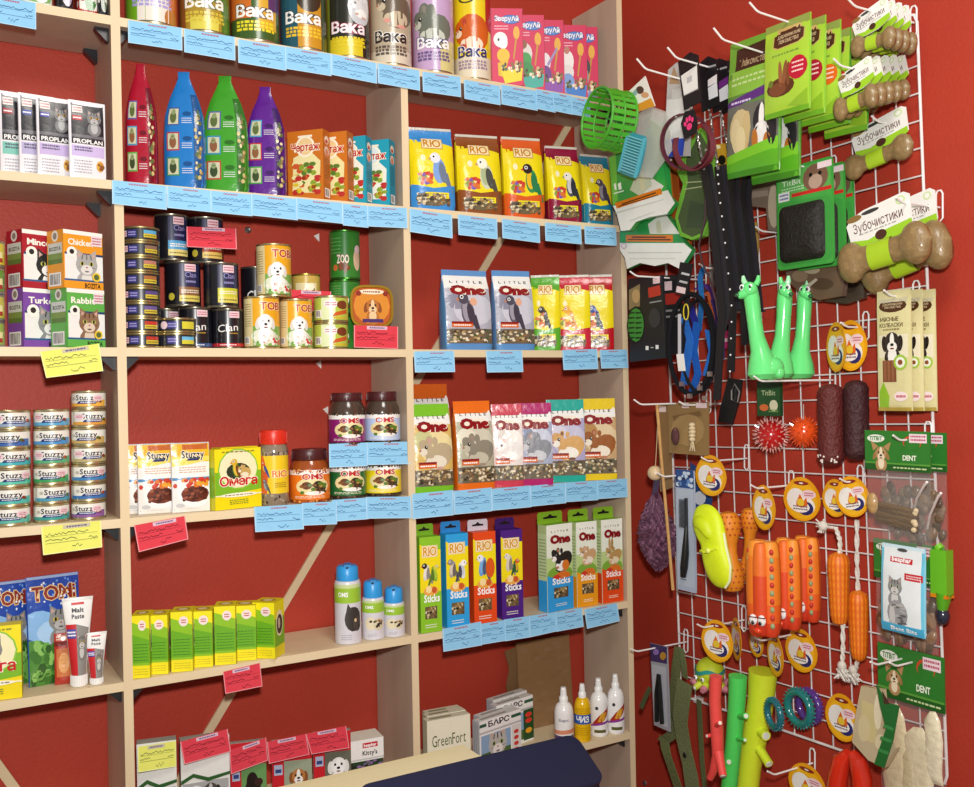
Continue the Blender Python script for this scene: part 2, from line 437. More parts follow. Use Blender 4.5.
# ------------------------------------------------------------------ builders for things on the shelves
def clampx(X, lo, hi, S):
    for u in (0, X2, X3):
        if u == X2 and S > Z1 - .02: continue
        a, b_ = u - .0012, u + TU + .0012
        if X + hi > a and X + lo < b_: return X - (X + hi - a) if X + (lo + hi) / 2 < u + TU / 2 else X + (b_ - X - lo)
    return X
def boxext(w, d, yw):
    P = [q * math.cos(yw) - v * math.sin(yw) for q in (-w / 2, w / 2) for v in (0, d)]; return min(P), max(P)
def res(f, k):
    return f(k) if callable(f) else (f or [])
def carton(name, label, cat_, x, top, S, Y, d=.045, yaw=0., front=None, right=None, left=None, topp=None, body='#ccc', side=None, topc=None, mt='card', group=None, h=None, tab=None, X=None, w=None):
    yw = rad(yaw); xc = (x[0] + x[1]) / 2
    if h is None: h = top_h(xc, top, Y, S)
    if w is None: X, w = fit(x[0], x[1], Y, S, d, yw, S + h / 2)
    X = clampx(X, *boxext(w, d, yw), S)
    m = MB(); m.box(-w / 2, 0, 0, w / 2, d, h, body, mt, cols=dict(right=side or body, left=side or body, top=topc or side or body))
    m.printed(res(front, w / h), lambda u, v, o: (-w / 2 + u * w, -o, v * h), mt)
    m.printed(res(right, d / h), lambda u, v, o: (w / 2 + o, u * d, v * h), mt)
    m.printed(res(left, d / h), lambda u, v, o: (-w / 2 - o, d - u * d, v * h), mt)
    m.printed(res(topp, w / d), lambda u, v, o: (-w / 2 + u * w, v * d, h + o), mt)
    o = tag(m.build(name, None, (X, Y, S), yw, smooth=False), label, cat_, group)
    if tab:
        tc, tw, th, tx = tab; m = MB(); hw = w * tw / 2; cx = tx * w
        P = [(cx - hw, 0), (cx + hw, 0), (cx + hw, th * .8), (cx + hw * .9, th), (cx - hw * .9, th), (cx - hw, th * .8)]
        m.prism([(a, h + b) for a, b in P], d - .0015, d, tc, mt)
        hs = [(-.35, -.1), (.35, -.1), (.35, .05), (.12, .1), (0, .3), (-.12, .1), (-.35, .05)]
        m.printed([poly([(.5 + a * .8, .5 + b * 1.0) for a, b in hs], '#1c1416')], lambda u, v, o: (cx - hw + u * 2 * hw, d - .0015 - o, h + v * th), mt)
        m.build('hang_tab', o, smooth=False)
    return o, S + h + .0003
def bagmesh(w, h, d, front=None, body='#ccc', prof=None, mt='foil', nexp=4.5, lean=.5, side=None, tilt=0., nv=14, z0=0., m=None, back=None):
    """filled pouch as rings of superellipses; body may be a list of (v, colour) bands"""
    prof = prof or [(0, .97, .9), (.03, 1, 1), (.5, 1, .92), (.78, .985, .55), (.9, .97, .1), (.93, .97, .035), (1, .97, .03)]
    def PR(v):
        for (a, b, c), (a2, b2, c2) in zip(prof, prof[1:]):
            if v <= a2: t = (v - a) / (a2 - a); return b + (b2 - b) * t, c + (c2 - c) * t
        return prof[-1][1:]
    vs = sorted(set([i / nv for i in range(nv + 1)] + [p[0] for p in prof]))
    N = 32; m = m or MB(); rows = []
    for v in vs:
        a, b = PR(v); a *= w / 2; b *= d / 2; cy = d / 2 + (lean - .5) * d * v + tilt * v * h; row = []
        for j in range(N):
            t = 2 * PI * j / N - PI / 2; c, s = math.cos(t), math.sin(t)
            row.append((a * math.copysign(abs(c) ** (2 / nexp), c), cy + b * math.copysign(abs(s) ** (2 / nexp), s), z0 + v * h))
        rows.append(row)
    def colr(i, j):
        if side is not None and (abs(rows[i][j][0]) > w * .485): return side
        if isinstance(body, list):
            for v, c in body:
                if vs[i] < v - 1e-6: return c
            return body[-1][1]
        return body
    m.surf(rows, colr, mt, True); m.face(rows[0][::-1], colr(0, 0), mt); m.face(rows[-1], colr(len(vs) - 2, 0), mt)
    def fm(u, v, o):
        v = min(max(v, 0), 1); a, b = PR(v); a *= w / 2; b *= d / 2; q = min(abs(2 * u - 1), .999) * .97
        cy = d / 2 + (lean - .5) * d * v + tilt * v * h
        return ((2 * u - 1) * .97 * a, cy - b * (1 - q ** nexp) ** (1 / nexp) - o, z0 + v * h)
    m.printed(res(front, w / h), fm, mt, .1, 1 / nv, base=.0012)
    return m
def bag(name, label, cat_, x, top, S, Y, d=.05, yaw=0., front=None, body='#ccc', prof=None, mt='foil', group=None, nexp=4.5, h=None, lean=.5, seal=None, side=None, tilt=0., nv=14, wmul=1.05):
    yw = rad(yaw); xc = (x[0] + x[1]) / 2
    if h is None: h = top_h(xc, top, Y + d * .4, S)
    X, w = fit(x[0], x[1], Y, S, d * .8, yw, S + h * .35); w *= wmul; X = clampx(X, *boxext(w, d, yw), S)
    m = bagmesh(w, h, d, front, body, prof, mt, nexp, lean, side, tilt, nv)
    o = tag(m.build(name, None, (X, Y, S), yw), label, cat_, group)
    return o, S + h + .0003
def canrz(X, Y): return -math.atan2(X - CX, Y - CY)
CAN_COL = '#c9c4b4'
def can(name, label, cat_, x, S, Y, top=None, h=None, wrap='#888', shapes=None, span=150, group=None, tin=CAN_COL, twist=0., r=None, X=None, rim=.003, bands=None, lid=None, mt='labelpaper'):
    xc = (x[0] + x[1]) / 2
    zc = S + .04; y = proj((0, Y, zc))[1]
    if r is None:
        a, b = at_y(x[0], y, Y), at_y(x[1], y, Y); X = (a.x + b.x) / 2
        q = math.hypot(X - CX, Y - CY); r = (b.x - a.x) / 2 * (Y - CY) / q * 1.0
    X = clampx(X, -r, r, S)
    if h is None: h = top_h(xc, top, Y, S)
    m = MB()
    m.lathe([(0, .001), (r * .9, .001), (r * .97, 0), (r, .001), (r, rim), (r * .965, rim + .0015), (r * .965, h - rim - .0015), (r, h - rim), (r, h - .0008), (r * .96, h), (r * .93, h - .003), (0, h - .003)], lid or tin, 'tin', 28)
    o = tag(m.build(name, None, (X, Y, S), canrz(X, Y) + rad(twist)), label, cat_, group)
    z0, z1 = rim + .0016, h - rim - .0016; rr = r * .982; H = z1 - z0; m = MB(); sp = rad(span)
    nb = bands or [(1, wrap)]; prev = 0
    for v, c in nb:
        m.lathe([(rr, z0 + prev * H), (rr, z0 + v * H)], c, mt, 36); prev = v
    m.printed(res(shapes, sp * r / H), lambda u, v, of: ((rr + of) * math.sin((u - .5) * sp), -(rr + of) * math.cos((u - .5) * sp), z0 + v * H), mt, 10 / span, 0, base=.0003)
    m.build('label_sleeve', o)
    return o, S + h + .0003
def jar(name, label, x, S, Y, top, lidtop, lidr, lidc, body, lab, lv, shapes, group=None, kibs=None, span=150, shoulder=.14):
    """plastic jar with screw lid: top = px of shoulder/lid joint, lidtop = px of the lid's top"""
    xc = (x[0] + x[1]) / 2; y = proj((0, Y, S + .05))[1]; a, b = at_y(x[0], y, Y), at_y(x[1], y, Y); X = (a.x + b.x) / 2
    r = (b.x - a.x) / 2 * 1.02 * (Y - CY) / math.hypot(X - CX, Y - CY); X = clampx(X, -r, r, S); h = top_h(xc, top, Y, S); H = top_h(xc, lidtop, Y, S); lr = r * lidr
    m = MB(); m.lathe([(0, 0), (r * .93, 0), (r, .006), (r, h * (1 - shoulder * 2)), (r * .96, h * (1 - shoulder)), (lr * .93, h), (0, h)], body, 'gloss', 28)
    if kibs:
        m.printed(kib(0, lv[1], 1, 1 - shoulder * 2, kibs, 60, .035, .03, 4) + kib(0, .02, 1, max(lv[0], .03), kibs, 30, .035, .03, 4), lambda u, v, of: ((r + of) * math.sin((u - .5) * 3), -(r + of) * math.cos((u - .5) * 3), v * h), 'gloss', .08, 0)
    o = tag(m.build(name, None, (X, Y, S), canrz(X, Y)), label, 'jar', group)
    m = MB(); n = 30; L = [(lr * .98, h), (lr, h + .001), (lr, H - .003), (lr * .95, H), (0, H)]
    m.lathe(L, lidc, 'plastic', n)
    for j in range(n):
        t = 2 * PI * j / n; m.box(-.0007, -lr - .0006, h + .002, .0007, -lr + .001, H - .004, lidc, 'plastic', Matrix.Rotation(t, 4, 'Z'))
    m.build('lid', o)
    m = MB(); sp = rad(span); z0, z1 = lv[0] * h, lv[1] * h; rr = r * 1.004
    m.lathe([(rr, z0), (rr, z1)], lab, 'labelpaper', 36)
    m.printed(res(shapes, sp * r / (z1 - z0)), lambda u, v, of: ((rr + of) * math.sin((u - .5) * sp), -(rr + of) * math.cos((u - .5) * sp), z0 + v * (z1 - z0)), 'labelpaper', 10 / span, 0)
    m.build('label_sleeve', o)
    return o, S + H + .0003
_tagn = [0]
def price(tl, tr, br, bl, colr, label, group, Y=None, header=True):
    """handwritten price card clipped on a shelf edge: four picture corners laid on a plane just in front of the edge"""
    _tagn[0] += 1; k = _tagn[0]
    Y = (-.0012 - .0009 * (k % 3)) if Y is None else Y
    P = [at_y(*p, Y) for p in (bl, br, tr, tl)]; c = sum(P, Vector()) / 4; P = [p - c for p in P]
    curl = .0025
    def fm(u, v, o):
        q = (P[0] * (1 - u) + P[1] * u) * (1 - v) + (P[3] * (1 - u) + P[2] * u) * v
        return (q.x, -o - curl * (1 - v) ** 2, q.z)
    m = MB(); r = random.Random(k * 7 + 1); base = dict(b='#90caee', r='#d8404e', y='#e4e66e')[colr]; ink = dict(b='#2f5c94', r='#6a1420', y='#5c6440')[colr]; edge = dict(b='#b8dcf2', r='#ec9aa0', y='#eef0a8')[colr]
    nu = 6
    rows = [[fm(u / nu, v / 3, 0) for u in range(nu + 1)] for v in range(4)]; m.surf(rows, base, 'paper')
    rows = [[(a, b + .0006, c_) for a, b, c_ in rw[::-1]] for rw in rows]; m.surf(rows, base, 'paper')
    S = [rect(0, 0, .018, 1, edge), rect(.982, 0, 1, 1, edge), rect(0, 0, 1, .03, edge)]
    hx = r.uniform(.3, .42)
    if colr != 'b': S.append(rect(hx - .06, .83, hx + .4, .98, dict(r='#d9b8c8', y='#c9c2a0')[colr]))
    S += smallprint(hx, .85, hx + .34, .96, 1, dict(b='#b06a7c', r='#6a5a86', y='#6a5a86')[colr], k, .55)
    def scrib(u0, u1, v, a, n):
        u = u0; L = []; pv = v
        for i in range(n):
            u2 = u0 + (u1 - u0) * (i + 1) / n; nv2 = v + r.uniform(-a, a)
            L.append(('k', [(u, pv - .014), (u2, nv2 - .014), (u2, nv2 + .014), (u, pv + .014)], ink, i % 2)); u, pv = u2, nv2
        return L
    S += scrib(.06, r.uniform(.75, .95), .68, .055, 22) + scrib(.05, r.uniform(.3, .6), .47, .05, 12) + scrib(.78, .93, .45, .05, 6) + scrib(r.uniform(.4, .5), r.uniform(.62, .7), .2, .09, 7)
    S += [('k', [(.05, .37), (.93, .37), (.93, .385), (.05, .385)], ink, 0), ('k', [(.05, .6), (.93, .6), (.93, .61), (.05, .61)], ink, 0)]
    m.printed(S, fm, 'paper', 0, 0, base=.0002)
    return tag(m.build('hanging_price_tag', None, c, smooth=True), label, 'price tag', group)
def tg(x0, x1, yt0, yt1, h, colr, label, group, dx=0, Y=None):
    return price((x0, yt0), (x1, yt1), (x1 + dx, yt1 + h), (x0 + dx, yt0 + h), colr, label, group, Y)
# ------------------------------------------------------------------ left bay
GS = ['#c8b48c', '#8a6a40', '#3c3226', '#dccfae', '#5a4a34', '#a89060']
G = 'packets on the top left shelf'
def mini(c1, c2, c3): return lambda k: flat(rect(0, 0, 1, 1, c1), rect(0, 0, 1, .1, c2), ell(.6, .12, .3, .09, c3), ell(.3, .2, .2, .08, '#f4f2ea'), kib(.05, .1, .95, .3, [c2, c3, '#e8e4d8'], 24, .09, .03))
for i, (x0, x1, c1, c2, c3, nm) in enumerate([(-25, 22, '#9fb88a', '#e8ecdc', '#46703a', 'pale green printed packet'), (20, 52, '#e3e6dc', '#7fae6a', '#c8d8c0', 'whitish printed packet'), (54, 73, '#2a2630', '#161418', '#a89cb0', 'narrow black packet'), (74, 98, '#b5302a', '#f0ece2', '#3f7a3a', 'red, green and white packet'), (97, 111, '#20242a', '#15171b', '#5c6a58', 'very dark green packet')]):
    bag('pet_food_packet', nm + ' cut off by the top of the photo', 'pet food', (x0, x1), -110, Z1, .012 + .004 * (i % 2), .05, 0, mini(c1, c2, c3), c1, group=G)
tg(-14, 36, -6, 3, 27, 'b', 'blue price card hanging on the topmost shelf left of the first upright', 'price cards of the left bay')
G = 'cat food pouches fanned on the left shelf'
def catpouch(lo, badge):
    return lambda k: flat(rect(0, 0, 1, 1, '#e9e6ea'), rect(.05, .52, .95, .97, '#25252a'), rect(.05, .5, .95, .56, '#6a666c'), rect(.05, .28, .95, .42, lo), cat(.68, .78, .2, k, '#7a7a7c', '#b4b4b4', '#222', '#d0a030'), rect(.05, .44, .95, .52, '#1d1d22'),
                          txt('PROPLAN', .5, .475, .8, .05, '#f4f2f0', 1), rect(.08, .84, .36, .93, '#d9d5cf'), smallprint(.1, .85, .34, .92, 2, '#a33a5a', 2), rect(.08, .74, .34, .8, badge), smallprint(.1, .755, .32, .785, 1, '#fff', 5), smallprint(.12, .34, .6, .41, 2, '#4a4660', 8), smallprint(.1, .06, .6, .24, 5, '#a8a4ae', 9, .35), ell(.82, .17, .11, .07, '#d9a850'), kib(.72, .12, .94, .22, ['#8a5a2a', '#c89040'], 9, .07, .03))
for i, (x0, x1, tp, lo, bd, nm) in enumerate([(-14, 22, 92, '#6fb8b0', '#a8303a', 'with a teal lower band, hindmost and cut by the photo edge'), (2, 39, 93, '#7fc4b4', '#a8303a', 'with a mint lower band, second from the photo edge'), (17, 53, 95, '#b8aed4', '#3a4a9a', 'with a lilac band and blue badge, middle of the fan'), (36, 72, 98, '#c4b0dc', '#3a3a9a', 'with a lilac band and blue badge, behind the front pouch'), (55, 90, 101, '#bca4dc', '#5a4a9a', 'with a lilac band, showing only a sliver beside the front pouch'), (69, 106, 102, '#c9b6e2', '#b8323c', 'with a red badge, frontmost of the fan and fully visible')][:0] + [(-14, 17, 92, '#6fb8b0', '#a8303a', 'with a teal lower band, cut by the photo edge'), (0, 37, 93, '#7fc4b4', '#a8303a', 'with a mint lower band, second in the fan'), (19, 56, 95, '#b8aed4', '#3a4a9a', 'with a lilac band and blue badge, middle of the fan'), (37, 73, 98, '#c4b0dc', '#3a3a9a', 'with a lilac band, second from the front of the fan'), (69, 106, 102, '#c9b6e2', '#b8323c', 'with a red badge, frontmost of the fan and fully visible')]):
    bag('cat_food_pouch', 'cat food pouch ' + nm, 'cat food', (x0, x1), tp, Z2, .088 - .02 * i, .014, 6, catpouch(lo, bd), '#e4e1e6', [(0, .98, .2), (.05, 1, .7), (.3, 1, 1), (.8, 1, .6), (.94, 1, .1), (1, 1, .08)], 'pouch', G, nexp=2.4)
# cartons with cats
G = 'cartons of cat food stacked two by two'
def catcarton(bg, name, c, c2, dark):
    return lambda k: flat(rect(0, 0, 1, 1, bg), rect(0, .93, 1, 1, '#f2efe8'), rect(.03, .16, 1, .6, '#e8e8e4'), rect(.03, .58, 1, .62, '#26406a'), cat(.58, .42, .28, k, c, c2, dark, '#b8b860'), rect(0, .0, 1, .14, bg), rect(.0, .13, 1, .16, '#2a5a8a'),
                          txt(name, .42, .8, .62, .1, '#f6f2e6', 1), rect(.7, .76, .97, .94, '#e6d8dc'), smallprint(.72, .78, .95, .92, 3, '#b8506a', 3), ell(.2, .62, .13, .13 * k, '#f0ede4'), ell(.2, .63, .06, .06 * k, '#2a2624'), ell(.82, .22, .11, .11 * k, '#e8c838'), ell(.82, .22, .07, .07 * k, '#5a6a3a'), txt('BOZITA', .72, .06, .4, .08, '#181414', 1))
def cartonside(bg):
    return lambda k: flat(rect(0, 0, 1, 1, bg), ell(.5, .9, .2, .2 * k, '#eae6dc'), ell(.5, .9, .12, .12 * k, '#8a8478'), rect(.06, .6, .94, .78, '#cfd4cc'), txt('BOZITA', .5, .68, .7, .06, '#1e3a2a', 1), rect(.06, .42, .94, .6, '#7a9448'), rect(.06, .42, .94, .5, '#5a7a38'), barcode(.1, .04, .85, .27, 12))
zt = None
for x0, x1, tp, bg, nm, c, c2, dk, lab in [(8, 70, 289, '#7a4aa0', 'Turkey', '#8a8a8c', '#e2e0dc', '#3a3a3c', 'purple carton of cat food, lower row, behind the green one'), (51, 104.5, 289, '#5fae4c', 'Rabbit', '#8a6a50', '#d8c8b4', '#4a3424', 'green carton of cat food with a brown tabby, lower row')]:
    g = x1 > 90
    _, zt = carton('cat_food_carton', lab, 'cat food', (x0, x1), tp, Z3, .012 if g else .05, .05, 24, catcarton(bg, nm, c, c2, dk), None, cartonside(bg), None, bg, group=G)
for x0, x1, tp, bg, nm, c, c2, dk, lab in [(7, 66, 231, '#a8202e', 'Minced', '#2a2a2a', '#f0eeea', '#181818', 'dark red carton with a black and white cat, upper row'), (47.5, 102.5, 231, '#e89a28', 'Chicken', '#a8a8a6', '#dcdad6', '#6a6a68', 'orange carton with a silver tabby, upper row')]:
    g = x1 > 90
    carton('cat_food_carton', lab, 'cat food', (x0, x1), tp, zt, .012 if g else .05, .05, 24, catcarton(bg, nm, c, c2, dk), None, cartonside(bg), None, bg, group=G)
G = 'cans at the left edge of the third shelf'
z = Z3
for i, c in enumerate(['#9ab84a', '#c8c050', '#6a9a3a', '#d8c840']):
    _, z = can('food_can', ['lowest', 'second lowest', 'third', 'topmost'][i] + ' green and yellow can of the stack cut by the photo edge', 'pet food', (-34, 5), z, .05, None, .0455, c, [rect(.3, .2, .9, .6, '#e8e0a8'), rect(.5, .1, .9, .3, '#a8362a')], group=G)
price((40, 352), (99, 343.5), (103, 371), (46, 378), 'y', 'yellow price card under the green carton with a tabby', 'price cards of the left bay')
# small cans with script lettering
G = 'stacked cans of cat food with script lettering'
cols = [(-12, 30.5, 6, 411, 526, ['#58b0a0', '#4cb4aa', '#58c0a8', '#40b0b8', '#3a66a8', '#8ca0b8'], 'left'), (32.6, 69.5, 6, 410, 524, ['#3a9a90', '#3a78b0', '#48a070', '#3a7ab8', '#4a90c8', '#58a0c4'][:1] + ['#4a98b0', '#3a9a58', '#58a878', '#4a90c8', '#5aa4cc'], 'middle'), (70.5, 106, 7, 391.7, 519.5, ['#8a5a9a', '#3a70b0', '#3a80b8', '#b8a878', '#c8a860', '#d89a40', '#e8b048'], 'right')]
nth = ['bottom', 'second from bottom', 'third from bottom', 'fourth from bottom', 'fifth from bottom', 'sixth from bottom', 'topmost']
cname = {'#58b0a0': 'teal', '#4cb4aa': 'teal', '#58c0a8': 'mint', '#40b0b8': 'cyan', '#3a66a8': 'blue', '#8ca0b8': 'grey blue'}
for x0, x1, n, tp, bt, ac, side in cols:
    z = Z4; Y = .047; H = (top_h((x0 + x1) / 2, tp, Y, Z4)) / n
    for i in range(n):
        a = ac[i]; r = random.Random(i + n * 10 + int(x0))
        sh = flat(rect(0, .0, 1, .24, a), rect(.62, .24, 1, .5, a), rect(0, .24, .08, 1, '#b8b4a8'), poly([(.28, .2), (.72, .2), (.78, .4), (.34, .4)], '#1c2f6e'), txt('Stuzzy', .52, .66, .5, .38, '#26262e', 1, out='#f4f2ec'), smallprint(.38, .25, .7, .36, 1, '#dfe4f0', 5), ell(.2, .6, .05, .12, '#b8b4a8'), ell(.8, .42, .045, .12, r.choice(['#8a2a20', '#4a6a2a', '#b8502a'])), ell(.84, .36, .035, .1, '#6a3a20'), ([ell(.2 if i % 2 else .78, .62, .13, .26, '#e6cdd2'), smallprint(.12 if i % 2 else .7, .5, .28 if i % 2 else .86, .74, 2, '#b8506a', 4)] if i % 3 != 1 else []))
        _, z = can('cat_food_can', 'small pale cat food can, %s of the %s column of the can stack' % (nth[i] if i < n - 1 else 'topmost', side), 'cat food', (x0, x1), z, Y, None, H, '#e9e7de', sh, 150, G, '#d2c49a', r.uniform(-14, 14))
price((41, 527), (101, 520.5), (102, 547), (43, 555), 'y', 'yellow price card under the stacked script cans', 'price cards of the left bay')
# bottom left shelf
G = 'blue packs of cat grass'
def tomi(k): return flat(rect(0, 0, 1, 1, '#2248a8'), rect(0, .0, 1, .42, '#4c8a34'), kib(0, 0, 1, .44, ['#3a7428', '#6aa84a', '#88c060', '#2c5a20'], 60, .09, .06), ell(.2, .55, .35, .14, '#88b8e8'), ell(.55, .48, .4, .12, '#a8cdf0'), cat(.62, .58, .24, k, '#8a8a88', '#c0bebc', '#3a3a3a', '#c8b040'), kib(.02, .72, .98, .98, ['#e8eef8', '#6a9ae0'], 26, .025, .015), txt('TOMi', .5, .84, .84, .12, '#8a2a1a', 1, .0, '#e8c890'), rect(0, .975, 1, 1, '#9ab0d8'))
for x0, x1, tp, Y, lab in [(-12, 34, 582, .085, 'blue foil pack with a grey kitten, left one, half out of the frame'), (29, 81, 575.5, .06, 'blue foil pack with a grey kitten, right one behind the white tubes')]:
    bag('cat_grass_pack', lab, 'cat food', (x0, x1), tp, Z5, Y, .012, 8, tomi, '#2a52b0', [(0, 1, .1), (.1, 1, 1), (.8, 1, 1), (.95, 1, .1), (1, 1, .1)], 'foil', G, nexp=2.4, tilt=.06)
bag('red_sachet', 'small red and brown sachet leaning on the blue pack beside the large tube', 'pet food', (55, 73), 634, Z5, .045, .008, -6, lambda k: flat(rect(0, 0, 1, 1, '#b03022'), rect(.1, .15, .9, .7, '#c8703a'), ell(.5, .42, .3, .2, '#e0a060'), rect(0, .75, 1, .84, '#7a1a14'), smallprint(.1, .86, .9, .96, 2, '#f0d8b8')), '#b83428', [(0, 1, .1), (.1, 1, 1), (.9, 1, .8), (1, 1, .1)], 'foil', nexp=2.4, tilt=.12)
def omegafront(pet):
    def f(k):
        a = flat(rect(0, 0, 1, 1, '#f3e21c'), rect(0, .0, 1, .3, '#f0da10'), poly([(0, .22), (0, .62), (1, .62), (1, .3)], '#7cb828'), ell(.5, .66, .44, .44 * k * .9, '#8cc63a'), ell(.5, .66, .41, .41 * k * .9, '#f4ecc0'))
        a += cat(.5, .68, .2, k, '#8a8784', '#d0cdc8') if pet == 'cat' else flat(ell(.5, .62, .26, .14, '#2c3a28'), bird(.46, .68, .15, k, '#5a7a2a', '#d8b030', '#e0c040', '#d06a30', '#7a4a20'), rodent(.62, .62, .12, k, '#c8a860', '#f0e4c8'))
        return flat(a, rect(.0, .22, 1, .24, '#f4f0c8'), txt('Омега', .5, .46, .8, .14, '#c8181c', 1, .0, '#fff8e0'), ell(.5, .23, .4, .035, '#f8f4e0'), smallprint(.2, .215, .8, .245, 1, '#6a6a4a'), smallprint(.3, .07, .7, .16, 3, '#5a7a30', 4, .4), smallprint(.15, .93, .85, .97, 1, '#8a8a3a'))
    return f
carton('vitamin_box', 'yellow vitamin box with a cat, at the left edge of the photo', 'pet vitamins', (-42, 22.5), 627, Z5, -.0 + .012, .03, -8, omegafront('cat'), lambda k: flat(rect(0, 0, 1, 1, '#e0cc14'), smallprint(.1, .1, .9, .9, 10, '#8a8020', 3, .3)), None, None, '#efdf1c')
G = 'white tubes of paste standing on their caps'
def tube_(x0, x1, tp, Y, cx0, cx1, lab):
    xc = (cx0 + cx1) / 2; a, b = at_y(x0, 640, Y), at_y(x1, 640, Y); w = b.x - a.x; X = (a.x + b.x) / 2
    h = top_h(xc, tp, Y, Z5); cw = (at_y(cx1, 675, Y).x - at_y(cx0, 675, Y).x) / 2; hc = h * .13
    m = MB(); m.lathe([(0, 0), (cw * .95, 0), (cw, .002), (cw * .98, hc), (0, hc)], '#f2f1ee', 'plastic', 24)
    for j in range(24): m.box(-.0006, -cw - .0004, .002, .0006, -cw + .001, hc - .002, '#e4e3e0', 'plastic', Matrix.Rotation(2 * PI * j / 24, 4, 'Z'))
    cap = m; m = MB(); rows = []; N = 28; nv = 12
    def prof(v):
        s = v ** 1.1; return cw * .93 + (w / 2 - cw * .93) * s, cw * .9 * (1 - v) ** .8 + .0012
    vs = [i / nv for i in range(nv + 1)]
    for v in vs:
        p, q = prof(v); rows.append([(p * math.cos(2 * PI * j / N - PI / 2), q * math.sin(2 * PI * j / N - PI / 2), hc + v * (h - hc)) for j in range(N)])
    m.surf(rows, '#eeedea', 'plastic', True); m.face(rows[-1], '#eeedea', 'plastic'); m.face(rows[0][::-1], '#eeedea', 'plastic')
    def fm(u, v, o):
        p, q = prof(v); x = (2 * u - 1) * .96 * p; return (x, -q * math.sqrt(max(0, 1 - (x / p) ** 2)) - o, hc + v * (h - hc))
    k = w / h
    sh = flat(rect(.0, .0, .42, .66, '#c8232a'), poly([(.42, 0), (.95, 0), (.95, .6), (.42, .66)], '#8a8884'), cat(.66, .42, .24, k * 1.2, '#7c7a78', '#c4c2be', '#3a3836'), rect(.02, .48, .4, .6, '#4a4aa0'), smallprint(.04, .5, .38, .58, 2, '#fff', 6), txt('Malt', .5, .84, .42, .055, '#2a2a2e', 1), txt('Paste', .5, .76, .46, .055, '#2a2a2e', 1), rect(.28, .91, .72, .94, '#c8232a'), rect(0, .97, 1, 1, '#d8d6d2'))
    m.printed(sh, fm, 'plastic', .1, 1 / nv, base=.0006)
    o = tag(m.build('paste_tube', None, (X, Y + cw, Z5), canrz(X, Y) * .6), lab, 'pet paste', G); cap.build('cap', o)
tube_(63.5, 95, 598, .012, 75, 92, 'large white tube of malt paste with red stripe'); tube_(85.5, 108, 633, .008, 93, 106.5, 'small white tube of paste beside the large tube')
# ------------------------------------------------------------------ middle bay
G = 'round tins of rodent and bird food on the top shelf'
def baka(bg, lo, art, tc, oc, rows_, v=.26, rot=.0, name='Вака'):
    return lambda k: flat(rect(0, 0, 1, 1, bg), lo, art(k), txt(name, .5, v, .56, .11, tc, 1, rot, oc), smallprint(.22, v - .2, .8, v - .09, 3, rows_, 7, .7))
none = lambda k: []
tins = [
 ((125, 177), 22, baka('#c86a2a', [rect(0, 0, .42, 1, '#6ea81e'), rect(.3, .0, .75, .3, '#e8e0d4')], lambda k: [ell(.8, .05, .12, .1, '#b87838')], '#e8e4f4', '#b8a8d0', '#a8a0d8', .33), 'green and orange food tin, first from the left upright'),
 ((178, 229.5), 0, baka('#a88a2c', [rect(0, 0, .22, 1, '#8a5020'), rect(.75, 0, 1, 1, '#4c7a2a'), rect(.3, 0, .7, .12, '#d8cc50')], none, '#f6f4ea', '#3a5a2a', '#d0bc40', .27), 'olive and gold food tin, second from the left upright'),
 ((229.5, 279), 0, baka('#3a5a24', [rect(0, .2, .45, 1, '#c86a20'), rect(.55, .1, .85, 1, '#d8a830'), rect(.7, .3, 1, 1, '#5a3a6a')], none, '#f8f6f0', '#2a2a38', '#e8d830', .27), 'dark green food tin with orange and a violet panel'),
 ((279, 326), 0, baka('#1c5464', [rect(.42, 0, .8, 1, '#c89024'), rect(.8, 0, 1, 1, '#3a4a2a')], lambda k: [ell(.6, .5, .2, .14, '#3a2c1c'), ell(.55, .62, .12, .08, '#e0b048')], '#f8f6f0', '#2a2a30', '#e8c030', .3), 'teal and golden food tin, fourth from the left upright'),
 ((325.5, 369), 0, baka('#23261e', [rect(0, 0, .75, .18, '#d8c428'), rect(0, .0, .16, 1, '#8a9a30')], lambda k: [ell(.72, .52, .22, .2, '#c8ccd0'), ell(.76, .56, .14, .13, '#e4e6e6')] + rodent(.72, .52, .16, k, '#d8dadc', '#f2f2f0'), '#f4e8ec', '#8a1a3a', '#e0c828', .29), 'black food tin with white mouse and yellow base'),
 ((369, 410.5), 0, baka('#b8a890', [rect(0, 0, 1, .14, '#d8cdb8')], lambda k: rodent(.58, .6, .3, k, '#6a5c4c', '#c8b89c', '#d8988a'), '#1f1a1c', '#f4efe6', '#5a5048', .28), 'beige food tin with a dark rat'),
 ((411, 453), 0, baka('#c4a4cc', [rect(.62, 0, 1, .34, '#d8cc8a'), rect(0, .8, 1, 1, '#d4b8dc')], lambda k: flat(rodent(.46, .5, .3, k, '#6c7266', '#c8ccc0', '#8a8478', 1, .42), ell(.5, .93, .13, .05, '#2a2a2a'), ell(.5, .93, .1, .035, '#e8e4d8')), '#f8f6fa', '#2a2a6a', '#6a5a8a', .3), 'lilac food tin with a grey chinchilla'),
 ((452.5, 490), 0, baka('#e8cf20', [rect(0, 0, 1, .24, '#e2d8c0'), rect(.78, .55, 1, 1, '#b8302a')], lambda k: flat(ell(.5, .52, .36, .2, '#cc5a1c'), rodent(.46, .5, .3, k, '#d0601c', '#f0e0c8', '#b8402a'), ell(.4, .9, .16, .06, '#26241e'), ell(.4, .9, .12, .045, '#e8d020')), '#2c2a66', '#f4f0f4', '#a08aa0', .29), 'yellow food tin with an orange hamster')]
for x, _, sh, lab in tins:
    can('seed_tin', lab + ' on the top shelf', 'pet food', x, Z1, .048, None, .205, '#d8cc9a', sh, 165, G, '#cfc6a4', 0, rim=.004)
G = 'blue price cards on the top shelf'
